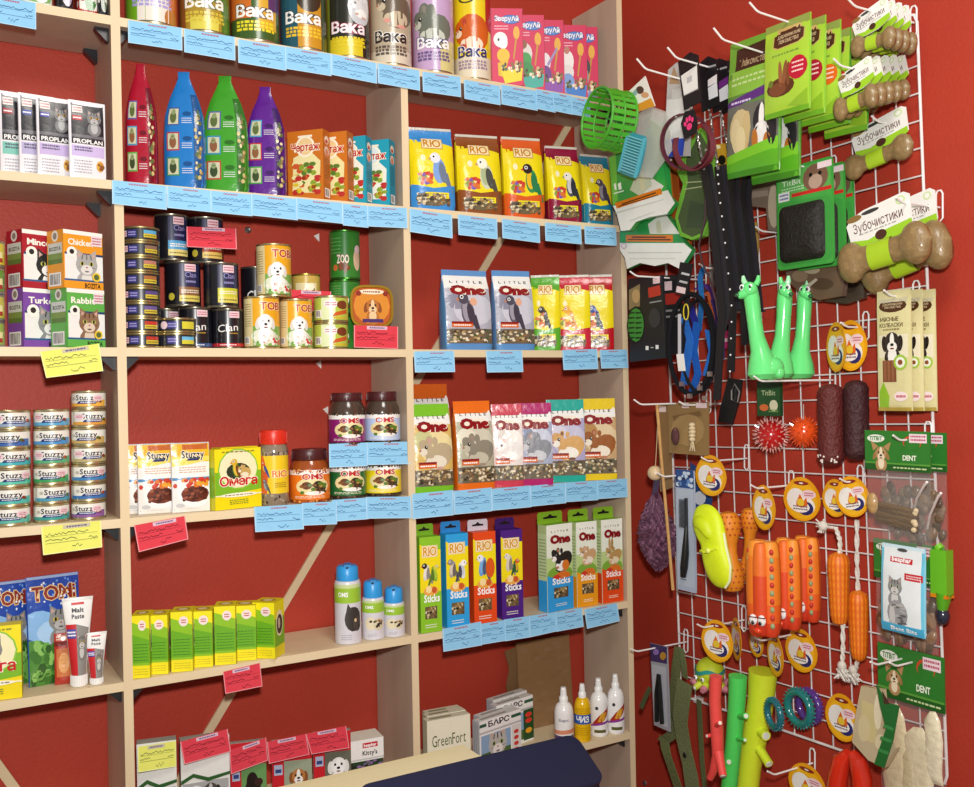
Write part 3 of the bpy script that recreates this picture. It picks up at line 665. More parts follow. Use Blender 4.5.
for i, (x0, x1, a, b, h, dx) in enumerate([(128, 182, 20, 28, 23, 0), (184, 235, 28.5, 37, 24, 0), (238, 286, 39, 47, 24, 0), (285, 331, 46.5, 54, 22.5, 0), (331, 376.5, 54, 63, 21, 0), (377.5, 419.5, 63, 70.5, 20.5, 0), (422.5, 460.5, 71.5, 77, 20.5, 0), (464, 500, 79.5, 86, 19.5, 0), (501, 537, 84.5, 91, 20, 0), (536, 555, 89, 93, 20, 0), (553, 572, 92, 96, 19, 0), (569, 590, 96, 100, 18, 0)]):
    lab = ['under the green and orange tin', 'under the olive and gold tin', 'under the dark green tin', 'under the teal and golden tin', 'under the black tin', 'under the beige rat tin', 'under the lilac chinchilla tin', 'under the yellow hamster tin', 'under the first pink stick box', 'under the second pink box', 'under the third pink box', 'beside the green wheel, under the pink boxes'][i]
    tg(x0, x1, a, b, h, 'b', 'blue price card on the top shelf ' + lab, G, dx)
G = 'pink boxes of rodent food in a staggered row'
def pinkbox(c, anim, bowl):
    return lambda k: flat(rect(0, 0, 1, 1, '#cc1f52'), rect(0, 0, .03, 1, '#a81440'), ell(.62, .86, .3, .06, '#1c4ea0'), ell(.62, .86, .27, .05, '#4a84cc'), txt('ЗверуАй', .5, .87, .74, .06, '#f4f4f8', 1, .0, '#1c3c8a'), smallprint(.12, .72, .55, .79, 2, '#f0b8c8', 6, .4), ell(.8, .69, .1, .085, '#e0a83c'), poly([(.76, .62), (.82, .62), (.72, .34), (.68, .36)], '#c08a2c'), anim(k), poly([(.3, .2), (.98, .24), (.94, .08), (.42, .04)], bowl), kib(.32, .17, .96, .34, ['#c8a878', '#8a5a3a', '#e8dcc0', '#5a6a3a', '#3a3028'], 26, .06, .03), rect(0, 0, 1, .02, '#8a1238'))
an = [lambda k: flat(ell(.3, .6, .22, .1, '#e8e8ea'), ell(.38, .56, .14, .08, '#f4f4f4'), ell(.24, .6, .03, .02, '#222'), ell(.38, .4, .2, .09, '#e0b828'), poly([(.2, .3), (.55, .36), (.4, .12), (.22, .14)], '#d8b020')),
      lambda k: flat(ell(.4, .5, .22, .14, '#d8d4cc'), ell(.4, .42, .2, .1, '#3a9a4a'), ell(.42, .28, .25, .12, '#2f8a44'), ell(.34, .62, .12, .06, '#8a5a3a')),
      lambda k: flat(ell(.4, .46, .18, .12, '#e4dce0'), ell(.4, .3, .2, .12, '#6a3a8a'), poly([(.5, .4), (.8, .62), (.78, .66), (.46, .44)], '#9a8ab8')),
      lambda k: flat(ell(.38, .54, .2, .14, '#ece8e4'), ell(.38, .4, .2, .1, '#e0dcd8'), ell(.38, .26, .22, .13, '#7aa0d8'), ell(.36, .68, .09, .05, '#b87a6a')),
      lambda k: flat(ell(.46, .5, .3, .14, '#3a3a3e'), ell(.44, .38, .26, .16, '#9a9a9c'), ell(.44, .24, .22, .12, '#e0e0de'), ell(.36, .46, .03, .02, '#111'), ell(.56, .46, .03, .02, '#111'))]
for i, (x0, x1, tp, bw) in enumerate([(490, 523, 8.5, '#e8d020'), (511, 544.5, 15, '#3aa89a'), (531, 564, 20, '#8a4aa8'), (554, 587, 25, '#3a7ac8'), (575, 608, 29, '#8a8ab8')]):
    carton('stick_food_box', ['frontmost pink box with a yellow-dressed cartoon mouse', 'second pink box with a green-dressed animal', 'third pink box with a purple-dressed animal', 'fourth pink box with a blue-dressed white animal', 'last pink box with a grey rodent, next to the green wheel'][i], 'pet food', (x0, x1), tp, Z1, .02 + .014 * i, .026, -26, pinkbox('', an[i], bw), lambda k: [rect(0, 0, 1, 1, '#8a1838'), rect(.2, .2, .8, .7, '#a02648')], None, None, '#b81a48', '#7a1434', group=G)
# pillow bags
G = 'shiny gusseted bags of bird food'
def gusset(c, dark, pics):
    return lambda k: flat(rect(.0, .0, 1, 1, c), rect(.78, 0, 1, .8, dark), kib(.8, .08, .98, .7, ['#c8b878', '#8a7a4a', '#e0d4a8', '#5a6a3a'], 34, .045, .022), [flat(rect(.09, v, .42, v + .155, pc), rect(.12, v + .012, .39, v + .143, '#c8c8a8'), ell(.25, v + .07, .09, .05, pd), ell(.25, v + .115, .06, .025, '#8a9a6a'), ell(.62, v + .1, .12, .02, dark), smallprint(.48, v + .015, .74, v + .07, 3, '#e8e4e8', 4, .35)) for v, pc, pd in pics])
P3 = lambda a, b, c: [(.53, a, '#5a6a3a'), (.32, b, '#8a5a3a'), (.11, c, '#3a4a2a')]
wedge = [(0, .92, .92), (.05, 1, 1), (.45, .99, .97), (.62, .93, .85), (.76, .72, .55), (.9, .38, .12), (.96, .25, .05), (1, .29, .04)]
for x0, x1, tp, c, dk, pics, yw, lab in [(123, 159.5, 64, '#a8122e', '#6e0c20', P3('#5a5a9a', '#4a9ac0', '#5aa84a'), -22, 'dark red bag'), (161, 208, 72, '#1f78c4', '#164f8a', P3('#3a5a9a', '#a83a4a', '#3a8a6a'), -26, 'blue bag'), (200.5, 251, 76, '#3f9a28', '#2a6a1c', P3('#5a5a9a', '#3a8ab0', '#b8403a'), -26, 'green bag'), (244, 288, 87, '#5c1f8a', '#3c1460', P3('#4a9ac0', '#b8303a', '#4a9a4a'), -26, 'purple bag')]:
    bag('bird_food_bag', 'shiny ' + lab + ' pinched at the top, on the second shelf', 'bird food', (x0, x1), tp, Z2, .025, .042, yw, gusset(c, dk, pics), c, wedge, 'foil', G, 3.2, lean=.5, nv=18, wmul=.95)
G = 'boxes of parrot treats standing askew'
def treat(bg):
    o = bg == '#c8701c'
    return lambda k: flat(rect(0, 0, 1, 1, bg), poly([(.12, .12), (.88, .1), (.92, .55), (.6, .72), (.16, .62)], '#e8dca0' if o else '#e8e6d8'), kib(.12, .08, .92, .56, ['#d8c030', '#8aa030', '#c8582a', '#e8e0a0', '#b8302a', '#5a7a2a'], 46, .11, .045), ell(.5, .77, .27, .27 * k, '#f4ead0'), ell(.5, .77, .22, .22 * k, '#e8c890' if o else '#d8e0e0'), txt('Чертаж', .5, .76, .78, .1, '#b8241c', 1, .0, '#fff4dc'), rect(.3, .9, .7, .93, '#f0e6cc'))
def treatside(bg):
    return lambda k: flat(rect(0, 0, 1, 1, bg), ell(.5, .86, .32, .06, '#e8d8c0'), ell(.5, .84, .2, .03, '#b83a2a'), ell(.48, .7, .36, .07, '#d8c0a8'), ell(.5, .68, .2, .05, '#c87a5a'), smallprint(.14, .3, .86, .6, 9, '#6a3a10' if bg == '#b8621a' else '#0c4a5a', 5, .3), barcode(.12, .04, .86, .17))
for i, (x0, x1, tp, Y) in enumerate([(288, 330, 131, .03), (312, 353.5, 133, .031), (333, 372, 137.5, .032), (355, 395, 141, .033)]):
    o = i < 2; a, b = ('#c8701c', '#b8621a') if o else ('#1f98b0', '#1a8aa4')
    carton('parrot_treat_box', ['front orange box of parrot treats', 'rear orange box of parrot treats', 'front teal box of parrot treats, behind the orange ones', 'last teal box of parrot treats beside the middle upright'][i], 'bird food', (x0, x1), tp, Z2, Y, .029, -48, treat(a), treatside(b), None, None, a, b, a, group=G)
G = 'blue price cards on the second shelf'
for i, (x0, x1, a, b, h, dx) in enumerate([(112, 166.5, 180, 186, 24, 0), (167, 211, 186, 190.5, 22, 0), (210.5, 252, 190.5, 194.5, 22, 0), (251, 297.5, 194, 199, 21.5, 0), (296, 342.5, 198, 203, 21, 0), (342.5, 368, 203.5, 206, 22, 0), (367, 407, 206, 208, 20.5, 0), (409.5, 452, 208.5, 215, 23.5, 0), (458, 497, 214.5, 219, 20.5, 0), (502, 539.5, 218.7, 223.7, 19.5, 0), (545, 581, 222.5, 226, 18.5, 0), (584.5, 616, 226, 228, 18, 0)]):
    lab = ['under the red bag', 'under the blue bag', 'under the green bag', 'under the purple bag', 'under the front orange box', 'under the rear orange box', 'on the middle upright under the teal boxes', 'under the blue-topped seed bag', 'under the brown-topped seed bag', 'under the orange-topped seed bag', 'under the magenta-topped seed bag', 'under the teal-topped seed bag'][i]
    tg(x0, x1, a, b, h, 'b', 'blue price card on the second shelf ' + lab, G, dx)
# cans of the third shelf
G = 'stack of eight flat dark cans'
z = Z3; H = top_h(140, 229.8, .04, Z3) / 8
bc = ['#b8362a', '#c03a2c', '#6a5a9a', '#5a4a8a', '#a8683a', '#b87a6a', '#8a6a5a', '#5aa8d0']
for i in range(8):
    sh = flat(rect(0, 0, 1, 1, '#20222a'), rect(.22, .15, .42, .85, '#34347a'), smallprint(.24, .25, .4, .75, 2, '#a8a0d8', i), rect(.56, .52, .86, .86, bc[i]), rect(.56, .12, .86, .5, '#d0bc3c'), smallprint(.58, .2, .84, .42, 1, '#6a5a20', i), (rect(.04, .2, .2, .8, '#e8ccd2') if i not in (4, 5) else None), (smallprint(.05, .3, .19, .7, 2, '#b0506a', i) if i not in (4, 5) else None))
    _, z = can('cat_food_can', 'flat dark can with gold bands, %s of the eight-can stack' % (nth[i] if i < 6 else ['second from top', 'topmost'][i - 6]), 'pet food', (120.7, 159.5), z, .04, None, H, '#1c1e26', sh, 150, G, '#b8a878', 0 if i % 3 else 4)
G = 'two flat cans and a loose one before the tall cans'
z = Z3; H = top_h(176, 319, .035, Z3) / 2
for i in range(2):
    sh = flat(rect(0, 0, 1, 1, '#20222a'), rect(.3, .15, .5, .85, '#34347a'), smallprint(.32, .25, .48, .75, 2, '#a8a0d8', i), rect(.6, .5, .9, .86, ['#6ab8dc', '#4a5a9a'][i]), rect(.6, .12, .9, .52 + .34 * i, '#d4cc3c'), (ell(.22, .5, .09, .4, '#e8ccd2') if i else None))
    _, z = can('cat_food_can', ['lower flat dark can with a blue and yellow band', 'upper flat dark can with a yellow band'][i] + ', beside the eight-can stack', 'pet food', (157, 196), z, .035, None, H, '#1c1e26', sh, 150, G, '#b8a878')
def clan(band, band2, script, sticker=True, bg='#15151d', badge=True):
    def f(k):
        s = flat(rect(0, 0, 1, 1, bg))
        if script: s = flat(s, txt('Clan', .5, .52, .5, .2, '#f6f4f0', 0, .12), smallprint(.5, .34, .74, .39, 1, '#c8a030', 2), rect(0, 0, 1, .09, band), smallprint(.3, .025, .7, .065, 1, '#fff', 3))
        else: s = flat(s, rect(.42, .42, .92, .98, '#26284e'), txt('Clan', .68, .72, .26, .13, '#9a9ad0', 0), smallprint(.56, .5, .8, .6, 1, '#8a8ab8', 5), rect(.42, .2, .92, .42, band), rect(.42, .06, .92, .21, band2), smallprint(.46, .1, .88, .16, 1, '#6a5a20', 4), smallprint(.46, .26, .88, .36, 2, '#f0e8d8', 8), (ell(.24, .18, .08, .08 * k, '#c8b83c') if badge else None))
        if sticker: s = flat(s, rect(.54, .8, .8, .98, '#eccdd4'), smallprint(.56, .83, .78, .95, 2, '#b0506a', 7))
        return s
    return f
G = 'tall black cans of pet food piled on the third shelf'
_, zb = can('tall_food_can', 'tall black can with white script and a blue foot, left of the bottom row', 'pet food', (178, 212.5), Z3, .075, 308, None, '#15151d', clan('#3a5a8a', '', True), 150, G, '#8a8474')
_, zb2 = can('tall_food_can', 'tall black can with white script and a red foot, right of the bottom row', 'pet food', (211.5, 244), Z3, .062, 309.5, None, '#15151d', clan('#b8262a', '', True), 150, G, '#8a8474')
_, za = can('tall_food_can', 'hidden black can behind the small flat cans, left end of the bottom row', 'pet food', (150, 184), Z3, .128, None, zb - Z3, '#15151d', clan('#5a2a3a', '', True), 150, G, '#8a8474')
_, zc = can('tall_food_can', 'tall dark can with a brown and gold band, left of the middle row', 'pet food', (164.5, 201), zb, .078, None, .0865, '#15151d', clan('#8a6038', '#d8c860', False), 150, G, '#8a8474')
_, zd = can('tall_food_can', 'tall dark can with a yellow-green band, right of the middle row', 'pet food', (203.5, 239), zb2, .055, 264, None, '#15151d', clan('#c8c830', '#d8cc5a', False, badge=False), 150, G, '#8a8474')
can('tall_food_can', 'tall dark can with a sky blue band, left of the top row', 'pet food', (154, 189), zc, .085, 216, None, '#15151d', clan('#4a98c8', '#d8cc7a', False, badge=False), 150, G, '#8a8474')
oc = can('tall_food_can', 'tall dark can with a red band behind a red price card, top row right', 'pet food', (188, 223.5), zd + .0, .085, 219, None, '#15151d', clan('#a83a2a', '#d8b860', False), 150, G, '#8a8474')
_, ze = can('tall_food_can', 'black can with script standing in the back row, behind the left puppy can', 'pet food', (241, 272), Z3, .135, None, .047, '#15151d', clan('#5a2a3a', '', True), 150, G, '#8a8474')
can('tall_food_can', 'black can with script peeping out left of the top puppy can', 'pet food', (241, 272), ze, .135, 268, None, '#15151d', clan('#5a2a3a', '', True), 150, G, '#8a8474')
G = 'cans with a white puppy'
def puppy(k): return flat(rect(0, 0, 1, 1, '#e8a81c'), rect(0, 0, .3, 1, '#e0cf9a'), smallprint(.06, .4, .26, .9, 10, '#8a7440', 3, .3), rect(.3, 0, 1, .42, '#7aa84a'), ell(.55, .2, .3, .16, '#dfe4cc'), kib(.3, .02, 1, .25, ['#f0ece0', '#c83a3a', '#5a9a3a', '#d8d0b8'], 26, .05, .04), dog(.58, .5, .18, k, '#f0eeea', '#fbfaf6', '#dcd8d0'), txt('TOBi', .72, .84, .5, .15, '#b02418', 1, .0, '#f4e4b0'), barcode(.06, .05, .22, .2, 8))
zt = None
for x0, x1, tp, lab in [(243.5, 280, 297.5, 'yellow can with a white puppy, left one of the bottom pair'), (279.5, 312.5, 300, 'yellow can with a white puppy, right one of the bottom pair')]:
    _, zt = can('dog_food_can', lab, 'dog food', (x0, x1), Z3, .04, tp, None, '#e8a81c', puppy, 150, G, '#d8c890')
    z1 = zt if x0 < 250 else z1
can('dog_food_can', 'yellow can with a white puppy, standing on top of the bottom pair', 'dog food', (256, 291.5), max(z1, zt), .042, 245.5, None, '#e8a81c', puppy, 150, G, '#d8c890')
_, zg = can('food_can', 'plain olive can hidden behind the right puppy can', 'dog food', (293, 320), Z3, .112, None, .075, '#6a7a3a', [rect(.3, .2, .7, .8, '#c8b85a')], 150, None, '#c8b890')
can('cat_food_can', 'small gold can on the row behind, right of the top puppy can', 'cat food', (291.5, 320.5), zg, .112, 275, None, '#c8a84a', lambda k: flat(rect(0, 0, 1, 1, '#c8ac54'), rect(.2, .2, .8, .8, '#e4d8a8'), kib(.3, .2, .8, .8, ['#8a6a3a', '#5a6a3a', '#fff4d8'], 14, .08, .14)), 150, None, '#c8ac54')
price((287.5, 289.5), (331, 291.5), (331, 312), (287.5, 310), 'r', 'red price card behind the right puppy can, below the small gold can', 'red price cards', at_y(309, 300, .071).y)
G = 'pair of flat cans with a sausage picture'
z = Z3; H = top_h(330, 297, .04, Z3) / 2
for i in range(2):
    _, z = can('dog_food_can', ['lower', 'upper'][i] + ' lime flat can with a sausage picture', 'dog food', (313, 348), z, .04, None, H, '#a8c04a', lambda k: flat(rect(0, 0, 1, 1, '#b4c650'), rect(.28, 0, .6, 1, '#dfe8b8'), ell(.5, .72, .16, .2, '#f0ece8'), smallprint(.38, .62, .62, .82, 2, '#c0506a', 3), ell(.78, .68, .15, .2, '#7a3a1c'), poly([(.52, .14), (.92, .3), (.92, .5), (.6, .34)], '#c85a24'), rect(.55, .04, .95, .14, '#c8b430'), barcode(.1, .1, .28, .45, 8)), 150, G, '#cdbf8a')
G = 'stack of three green cans'
z = Z3
for i, (hh, lab) in enumerate([(.0745, 'lowest green can of the three-can stack, mostly hidden by the gold tray'), (.0745, 'middle green can of the three-can stack'), (.079, 'top green can of the three-can stack')]):
    _, z = can('dog_food_can', lab, 'dog food', (329, 360), z, .105, None if i < 2 else 232, hh if i < 2 else None, '#2f7a2c', lambda k: flat(rect(0, 0, 1, 1, '#2f7d2c'), smallprint(.1, .5, .4, .9, 5, '#7ab06a', 4, .25), txt('ZOO', .45, .4, .3, .18, '#f0e8d8', 1, .0, '#7a2a1a'), kib(.2, .1, .62, .32, ['#8a4a2a', '#c86a3a', '#6a3a1c'], 10, .07, .1), ell(.84, .4, .12, .25, '#d8b89a'), ell(.86, .62, .1, .1, '#e8c8d0')), 150, G, '#4a8a3a')
# tray of dog food + its support
_, zt = carton('pate_tray', 'gold foil pate tray lying flat behind the small red price card', 'dog food', (356, 390), 349, Z3, .03, .06, 0, None, None, None, None, '#c8a83a', mt='foil', h=.046)
def tray():
    X = at_y(372, 303, .03).x; z = zt; w = at_y(392, 303, .03).x - at_y(351, 303, .03).x; h = top_h(372, 285, .03, z)
    m = MB(); N = 40
    def ring(s, y, zz=0):
        L = []
        for j in range(N):
            t = 2 * PI * j / N; c, q = math.cos(t), math.sin(t)
            L.append((s * w / 2 * math.copysign(abs(c) ** .55, c), y, h / 2 + s * h / 2 * math.copysign(abs(q) ** .55, q)))
        return L
    rows = [ring(.8, .026), ring(.86, .004), ring(1, .003), ring(1, 0), ring(.9, 0), ring(.87, .002)]
    m.surf(rows, '#d0a838', 'tin', True); m.face(rows[0][::-1], '#c8a030', 'tin'); m.face(rows[-1], '#b8581e', 'labelpaper')
    k = w / h
    m.printed(flat(ell(.5, .5, .42, .42, '#d88a2c'), dog(.52, .5, .17, k, '#b8702c', '#e8c89a', '#8a4a1c'), ell(.5, .84, .3, .06, '#f0e4c8'), smallprint(.3, .81, .7, .87, 1, '#7a2a1a', 4), rect(.28, .12, .76, .2, '#4a2a6a'), ell(.2, .8, .06, .06, '#8a2a1a'), ell(.82, .8, .06, .06, '#8a2a1a')), lambda u, v, o: (-w / 2 + u * w, .002 - o, v * h), 'labelpaper')
    tag(m.build('pate_tray', None, (X, .03, z), rad(-8)), 'gold foil pate tray with a terrier on its lid, propped upright by the middle upright', 'dog food')
tray()
price((354, 325), (398, 326.5), (397.5, 349), (353.5, 347.5), 'r', 'red price card below the terrier tray', 'red price cards', .012)
price((186.5, 226.5), (236, 228.5), (236.5, 249.5), (186.5, 247), 'r', 'red price card on the top row of black cans', 'red price cards', .046)
for x, y, k in ((247.8, 230, 0), (316, 238, 1), (318, 365, 1), (325, 411, 1)):
    p = at_y(x, y, WALLY); m = MB()
    if k: m.prism([(-.006, .004), (.006, .010), (.006, -.008)], -.004, 0, '#e8e2dc', 'plastic')
    else: m.lathe([(0, 0), (.007, 0), (.007, .002), (.004, .004), (0, .003)], '#9a9494', 'tin', 16, Matrix.Rotation(rad(90), 4, 'X'))
    tag(m.build('wall_fixing', None, p), ['grey round screw cap on the red wall above the puppy cans', 'white triangular wall plug on the red wall, %s' % {316: 'left of the green cans', 318: 'just under the third shelf', 325: 'beside the jar lids'}.get(int(x), '')][k], 'wall plug' if k else 'screw')
# fourth shelf, middle
G = 'foil pouches of wet cat food'
def stz(k): return flat(rect(0, 0, 1, 1, '#eeece8'), rect(0, .72, 1, 1, '#e8b41c'), poly([(0, .66), (0, .8), (1, .8), (1, .74), (.4, .68)], '#f0d860'), rect(.28, .9, .96, .985, '#c0601c'), txt('Stuzzy', .56, .83, .6, .1, '#2a2a30', 1, .0, '#f8f4e8'), poly([(.38, .74), (.7, .74), (.76, .775), (.44, .775)], '#1c2f5e'), smallprint(.18, .56, .9, .66, 3, '#c88a50', 4, .3), rect(0, .46, 1, .5, '#4a8ab8'), kib(0, .36, 1, .5, ['#d87020', '#e8a030', '#6a9a2a', '#c83a20'], 22, .09, .04), ell(.6, .24, .46, .17, '#f8f6f2'), ell(.6, .26, .38, .12, '#6a3020'), kib(.24, .16, .94, .36, ['#7a3a22', '#5a2818', '#98543a', '#4a2014'], 40, .08, .03), ell(.2, .1, .12, .03, '#c8c8c8'), rect(.0, .985, 1, 1, '#c8c8cc'))
for i, (x0, x1, tp, Y) in enumerate([(122, 158, 444, .05), (138, 175, 443.5, .03), (172, 209.5, 442.5, .015)]):
    bag('cat_food_pouch', ['hindmost yellow-topped foil pouch, half hidden', 'middle yellow-topped foil pouch of the three', 'front yellow-topped foil pouch, fully visible'][i] + ' on the fourth shelf', 'cat food', (x0, x1), tp, Z4, Y, .014, -4, stz, '#c8c8cc', [(0, 1, .1), (.05, 1, .8), (.3, 1, 1), (.8, 1, .6), (.95, 1, .1), (1, 1, .1)], 'foil', G, nexp=2.4)
G = 'yellow vitamin boxes with a bird in a row of three'
for i, (x0, x1, Y) in enumerate([(212, 254, .062), (216, 258, .04), (209.5, 261, .015)]):
    carton('vitamin_box', ['hindmost', 'middle', 'front'][i] + ' yellow and green vitamin box with animals, beside the pouches', 'pet vitamins', ((x0, x1)), 448.5 if i == 2 else 447, Z4, Y, .02, 14, omegafront('bird'), None, lambda k: [rect(0, 0, 1, 1, '#d8d01c'), rect(0, .2, 1, .7, '#8ab820')], None, '#eede1c', group=G)
jar('seed_jar', 'tall bird seed jar with a red screw lid and macaw label', (260, 288.5), Z4, .034, 444, 430, .93, '#d8301c', '#8a7a68', '#e8c828', (.2, .82), lambda k: flat(rect(0, 0, 1, 1, '#ecc820'), poly([(0, 0), (0, 1), (.2, 1), (.34, .5), (.3, 0)], '#d85a28'), bird(.24, .7, .13, k, '#c8301c', '#d83a24', '#d8b030', '#2a5ab0', '#2a4a9a'), bird(.28, .24, .12, k, '#8a8a90', '#6a6a70', '#a8a8ac', '#222', '#5a5a60'), txt('RIO', .66, .52, .4, .17, '#e07020', 1, .0, '#fff0c0'), smallprint(.52, .15, .84, .3, 3, '#8a6a20', 5, .35)), kibs=['#8a7a68', '#5a4c40', '#a89884', '#3a3028'], shoulder=.06)
def omelab(bg): return lambda k: flat(rect(0, 0, 1, 1, bg), rect(0, .84, 1, 1, '#f4f2ee'), ell(.56, .45, .34, .3, '#e8d8a0'), kib(.3, .2, .85, .6, ['#8a5a30', '#3a3020', '#c89a50', '#5a7a2a'], 24, .07, .07), ell(.44, .48, .1, .13, '#6a3a1c'), ell(.66, .5, .1, .13, '#2a2420'), txt('OMS', .56, .78, .4, .18, '#b8181c', 1, .0, '#f8f0e0'), ell(.6, .22, .2, .07, '#f0ece4'), smallprint(.2, .05, .8, .14, 2, '#f0e8d0', 6, .4))
kb = ['#3a2c24', '#5a4838', '#2c2620', '#786048', '#1f2a1c']
jar('treat_jar', 'jar with an orange label and dark red lid, beside the red-lidded seed jar', (290, 329.5), Z4, .04, 459.5, 448.5, .87, '#4a1c1e', '#9a4a1c', '#e8781c', (.08, .78), omelab('#e8781c'), 'jars of treats', ['#b85a20', '#d87a30', '#8a3a14', '#e8a050'])
for i, (x0, x1, lt, st, lc, lab, S) in enumerate([(329.5, 366, 446, 453.5, '#1c6a34', 'jar with a green label, lower left under the stacked purple one', 0), (366, 402.5, 444, 452.5, '#f0d820', 'jar with a yellow label, lower right under the stacked pale blue one', 0)]):
    _, zj = jar('treat_jar', lab, (x0, x1), Z4, .04, st, lt, .84, '#4a1c1e', '#4a3a30', lc, (.1, .72), omelab(lc), 'jars of treats', kb)
    (x0, x1, lt, st, lc, lab) = [(329, 365, 392.7, 401, '#8a1c6e', 'jar with a purple label, stacked on the green-labelled jar'), (365.5, 400.5, 391.5, 400.8, '#b8cdf0', 'jar with a pale blue label, stacked on the yellow-labelled jar')][i]
    jar('treat_jar', lab, (x0, x1), zj, .04, st, lt, .84, '#4a1c1e', '#4a3a30', lc, (.1, .7), omelab(lc), 'jars of treats', kb)
G = 'blue price cards on the fourth shelf'
for i, (x0, x1, a, b, h, dx) in enumerate([(254, 302.5, 507, 504, 25, 1), (302, 336.5, 503, 501.5, 22.5, 0), (332, 368, 500, 497.5, 21.5, 0), (366, 411, 497, 496.5, 21.5, 0), (412, 453, 494, 490, 25, 0), (453.5, 491.5, 491, 487.5, 23.5, 0), (491, 530, 489, 485.5, 21.5, .7), (530, 565.5, 486, 482.5, 20.5, 0), (565, 597.5, 482.5, 480.5, 19.5, 0), (597, 627, 480.5, 478.5, 18.5, 0)]):
    lab = ['under the vitamin box and seed jar', 'under the orange-labelled jar', 'under the green-labelled jar', 'under the yellow-labelled jar', 'under the lime-topped rodent bag', 'under the orange-topped rodent bag', 'under the red rodent bag', 'under the magenta rodent bag', 'under the turquoise rodent bag', 'under the yellow rodent bag'][i]
    tg(x0, x1, a, b, h, 'b', 'blue price card on the fourth shelf ' + lab, G, dx)
tg(329, 367, 444, 442.5, 23.5, 'b', 'blue price card between the stacked jars, on the left jar', G, 0, .004); tg(366.5, 410, 442.5, 441.5, 22.5, 'b', 'blue price card between the stacked jars, on the right jar', G, 0, .0025)
price((134, 525.5), (185, 516), (188, 539), (138.5, 552), 'r', 'crooked red price card below the foil pouches', 'red price cards')
# fifth shelf, middle
G = 'yellow and green boxes in a row of seven'
def vitside(k): return flat(rect(0, 0, 1, 1, '#f0e418'), poly([(0, .2), (1, .2), (1, .78), (0, .9)], '#8cc020'), poly([(0, .24), (1, .24), (1, .6), (0, .7)], '#6aac1c'), smallprint(.1, .26, .9, .56, 6, '#3c7a18', 5, .3), rect(0, 0, 1, .2, '#f2e21a'), smallprint(.12, .04, .88, .16, 3, '#b8a020', 4, .25), ell(.6, .84, .22, .085, '#f2e0dc'), smallprint(.48, .8, .72, .88, 2, '#b83a4a', 3, .5))
def vitright(k): return flat(rect(0, 0, 1, 1, '#f0e418'), rect(0, .2, 1, .7, '#7ab41c'), ell(.5, .6, .36, .24, '#f0e8c0'), ell(.5, .58, .3, .18, '#4a3a2c'), ell(.45, .6, .12, .1, '#c8b8a0'), rect(0, 0, 1, .2, '#e8d818'))
for i, (x0, x1, tp) in enumerate([(129.5, 152, 615.5), (146.5, 172, 615), (171, 196, 611.5), (190.5, 215.5, 611), (214.5, 238, 606), (233, 258, 605.5), (253, 284, 602)]):
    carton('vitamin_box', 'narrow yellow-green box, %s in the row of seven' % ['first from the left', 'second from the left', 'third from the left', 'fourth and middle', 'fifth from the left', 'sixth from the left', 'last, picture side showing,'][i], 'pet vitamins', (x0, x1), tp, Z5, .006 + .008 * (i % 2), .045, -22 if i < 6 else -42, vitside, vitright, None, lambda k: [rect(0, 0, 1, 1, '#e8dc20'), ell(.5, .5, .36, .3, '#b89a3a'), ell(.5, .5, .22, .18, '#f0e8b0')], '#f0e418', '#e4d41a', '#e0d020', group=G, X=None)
G = 'spray cans with blue caps'
def spray(x0, x1, st, capt, c0, c1, Y, lab, animal):
    xc = (x0 + x1) / 2; a, b = at_y(x0, st, Y), at_y(x1, st, Y); X = (a.x + b.x) / 2; r = (b.x - a.x) / 2 * 1.0 * (Y - CY) / math.hypot(X - CX, Y - CY); X = clampx(X, -r, r, Z5); h = top_h(xc, st, Y, Z5); H = top_h(xc, capt, Y, Z5); cr = r * .86
    m = MB(); m.lathe([(0, 0), (r * .94, 0), (r, .003), (r, h - .006), (r * .93, h), (cr, h + .001), (0, h + .001)], '#d8d6dc', 'plastic', 28)
    k = 150 / 57.3 * r / h
    m.printed(flat(rect(0, 0, 1, .9, '#d4d2da'), rect(0, .66, 1, .94, '#9ac43a'), rect(0, .9, 1, .96, '#c8d89a'), txt('OMS', .36, .8, .3, .07, '#f8f8f4', 1), animal(k), smallprint(.3, .06, .6, .16, 3, '#9a98a8', 4, .3)), lambda u, v, o: ((r + o) * math.sin((u - .5) * 2.6), -(r + o) * math.cos((u - .5) * 2.6), v * h), 'plastic', .07, 0)
    o = tag(m.build('spray_can', None, (X, Y, Z5), canrz(X, Y)), lab, 'pet spray', G)
    m = MB(); m.lathe([(cr * .98, h + .0012), (cr, h + .003), (cr * .95, H - .004), (cr * .8, H), (0, H)], '#2f9ae0', 'plastic', 24)
    q = m.build('cap', o); m = MB(); m.box(-cr * .25, -cr * .9, H - .008, cr * .35, cr * .4, H + .004, '#2888cc', 'plastic'); m.ball((0, -cr * .88, H - .003), .003, .002, .003, '#123', 'plastic', 8, 5); m.build('spray_button', q)
dark = lambda k: flat(ell(.66, .4, .26, .2, '#3a3634'), ell(.78, .32, .14, .12, '#4a4440'), poly([(.44, .5), (.5, .66), (.62, .54)], '#3a3634'), ell(.72, .38, .04, .03, '#d8c090'), ell(.86, .28, .04, .03, '#111'))
pups = lambda k: flat(ell(.4, .4, .2, .16, '#e4d8b8'), ell(.68, .38, .2, .15, '#d8ccac'), kib(.22, .3, .85, .5, ['#2a2420', '#8a6a4a'], 14, .05, .04))
spray(334, 360.5, 580, 565, 0, 0, .035, 'tallest spray can with blue cap and a dark cat', dark); spray(361.5, 384, 597, 580.5, 0, 0, .035, 'middle-sized spray can with blue cap and puppies', pups); spray(383.5, 405, 602, 587, 0, 0, .032, 'smallest spray can with blue cap, next to the middle upright', pups)
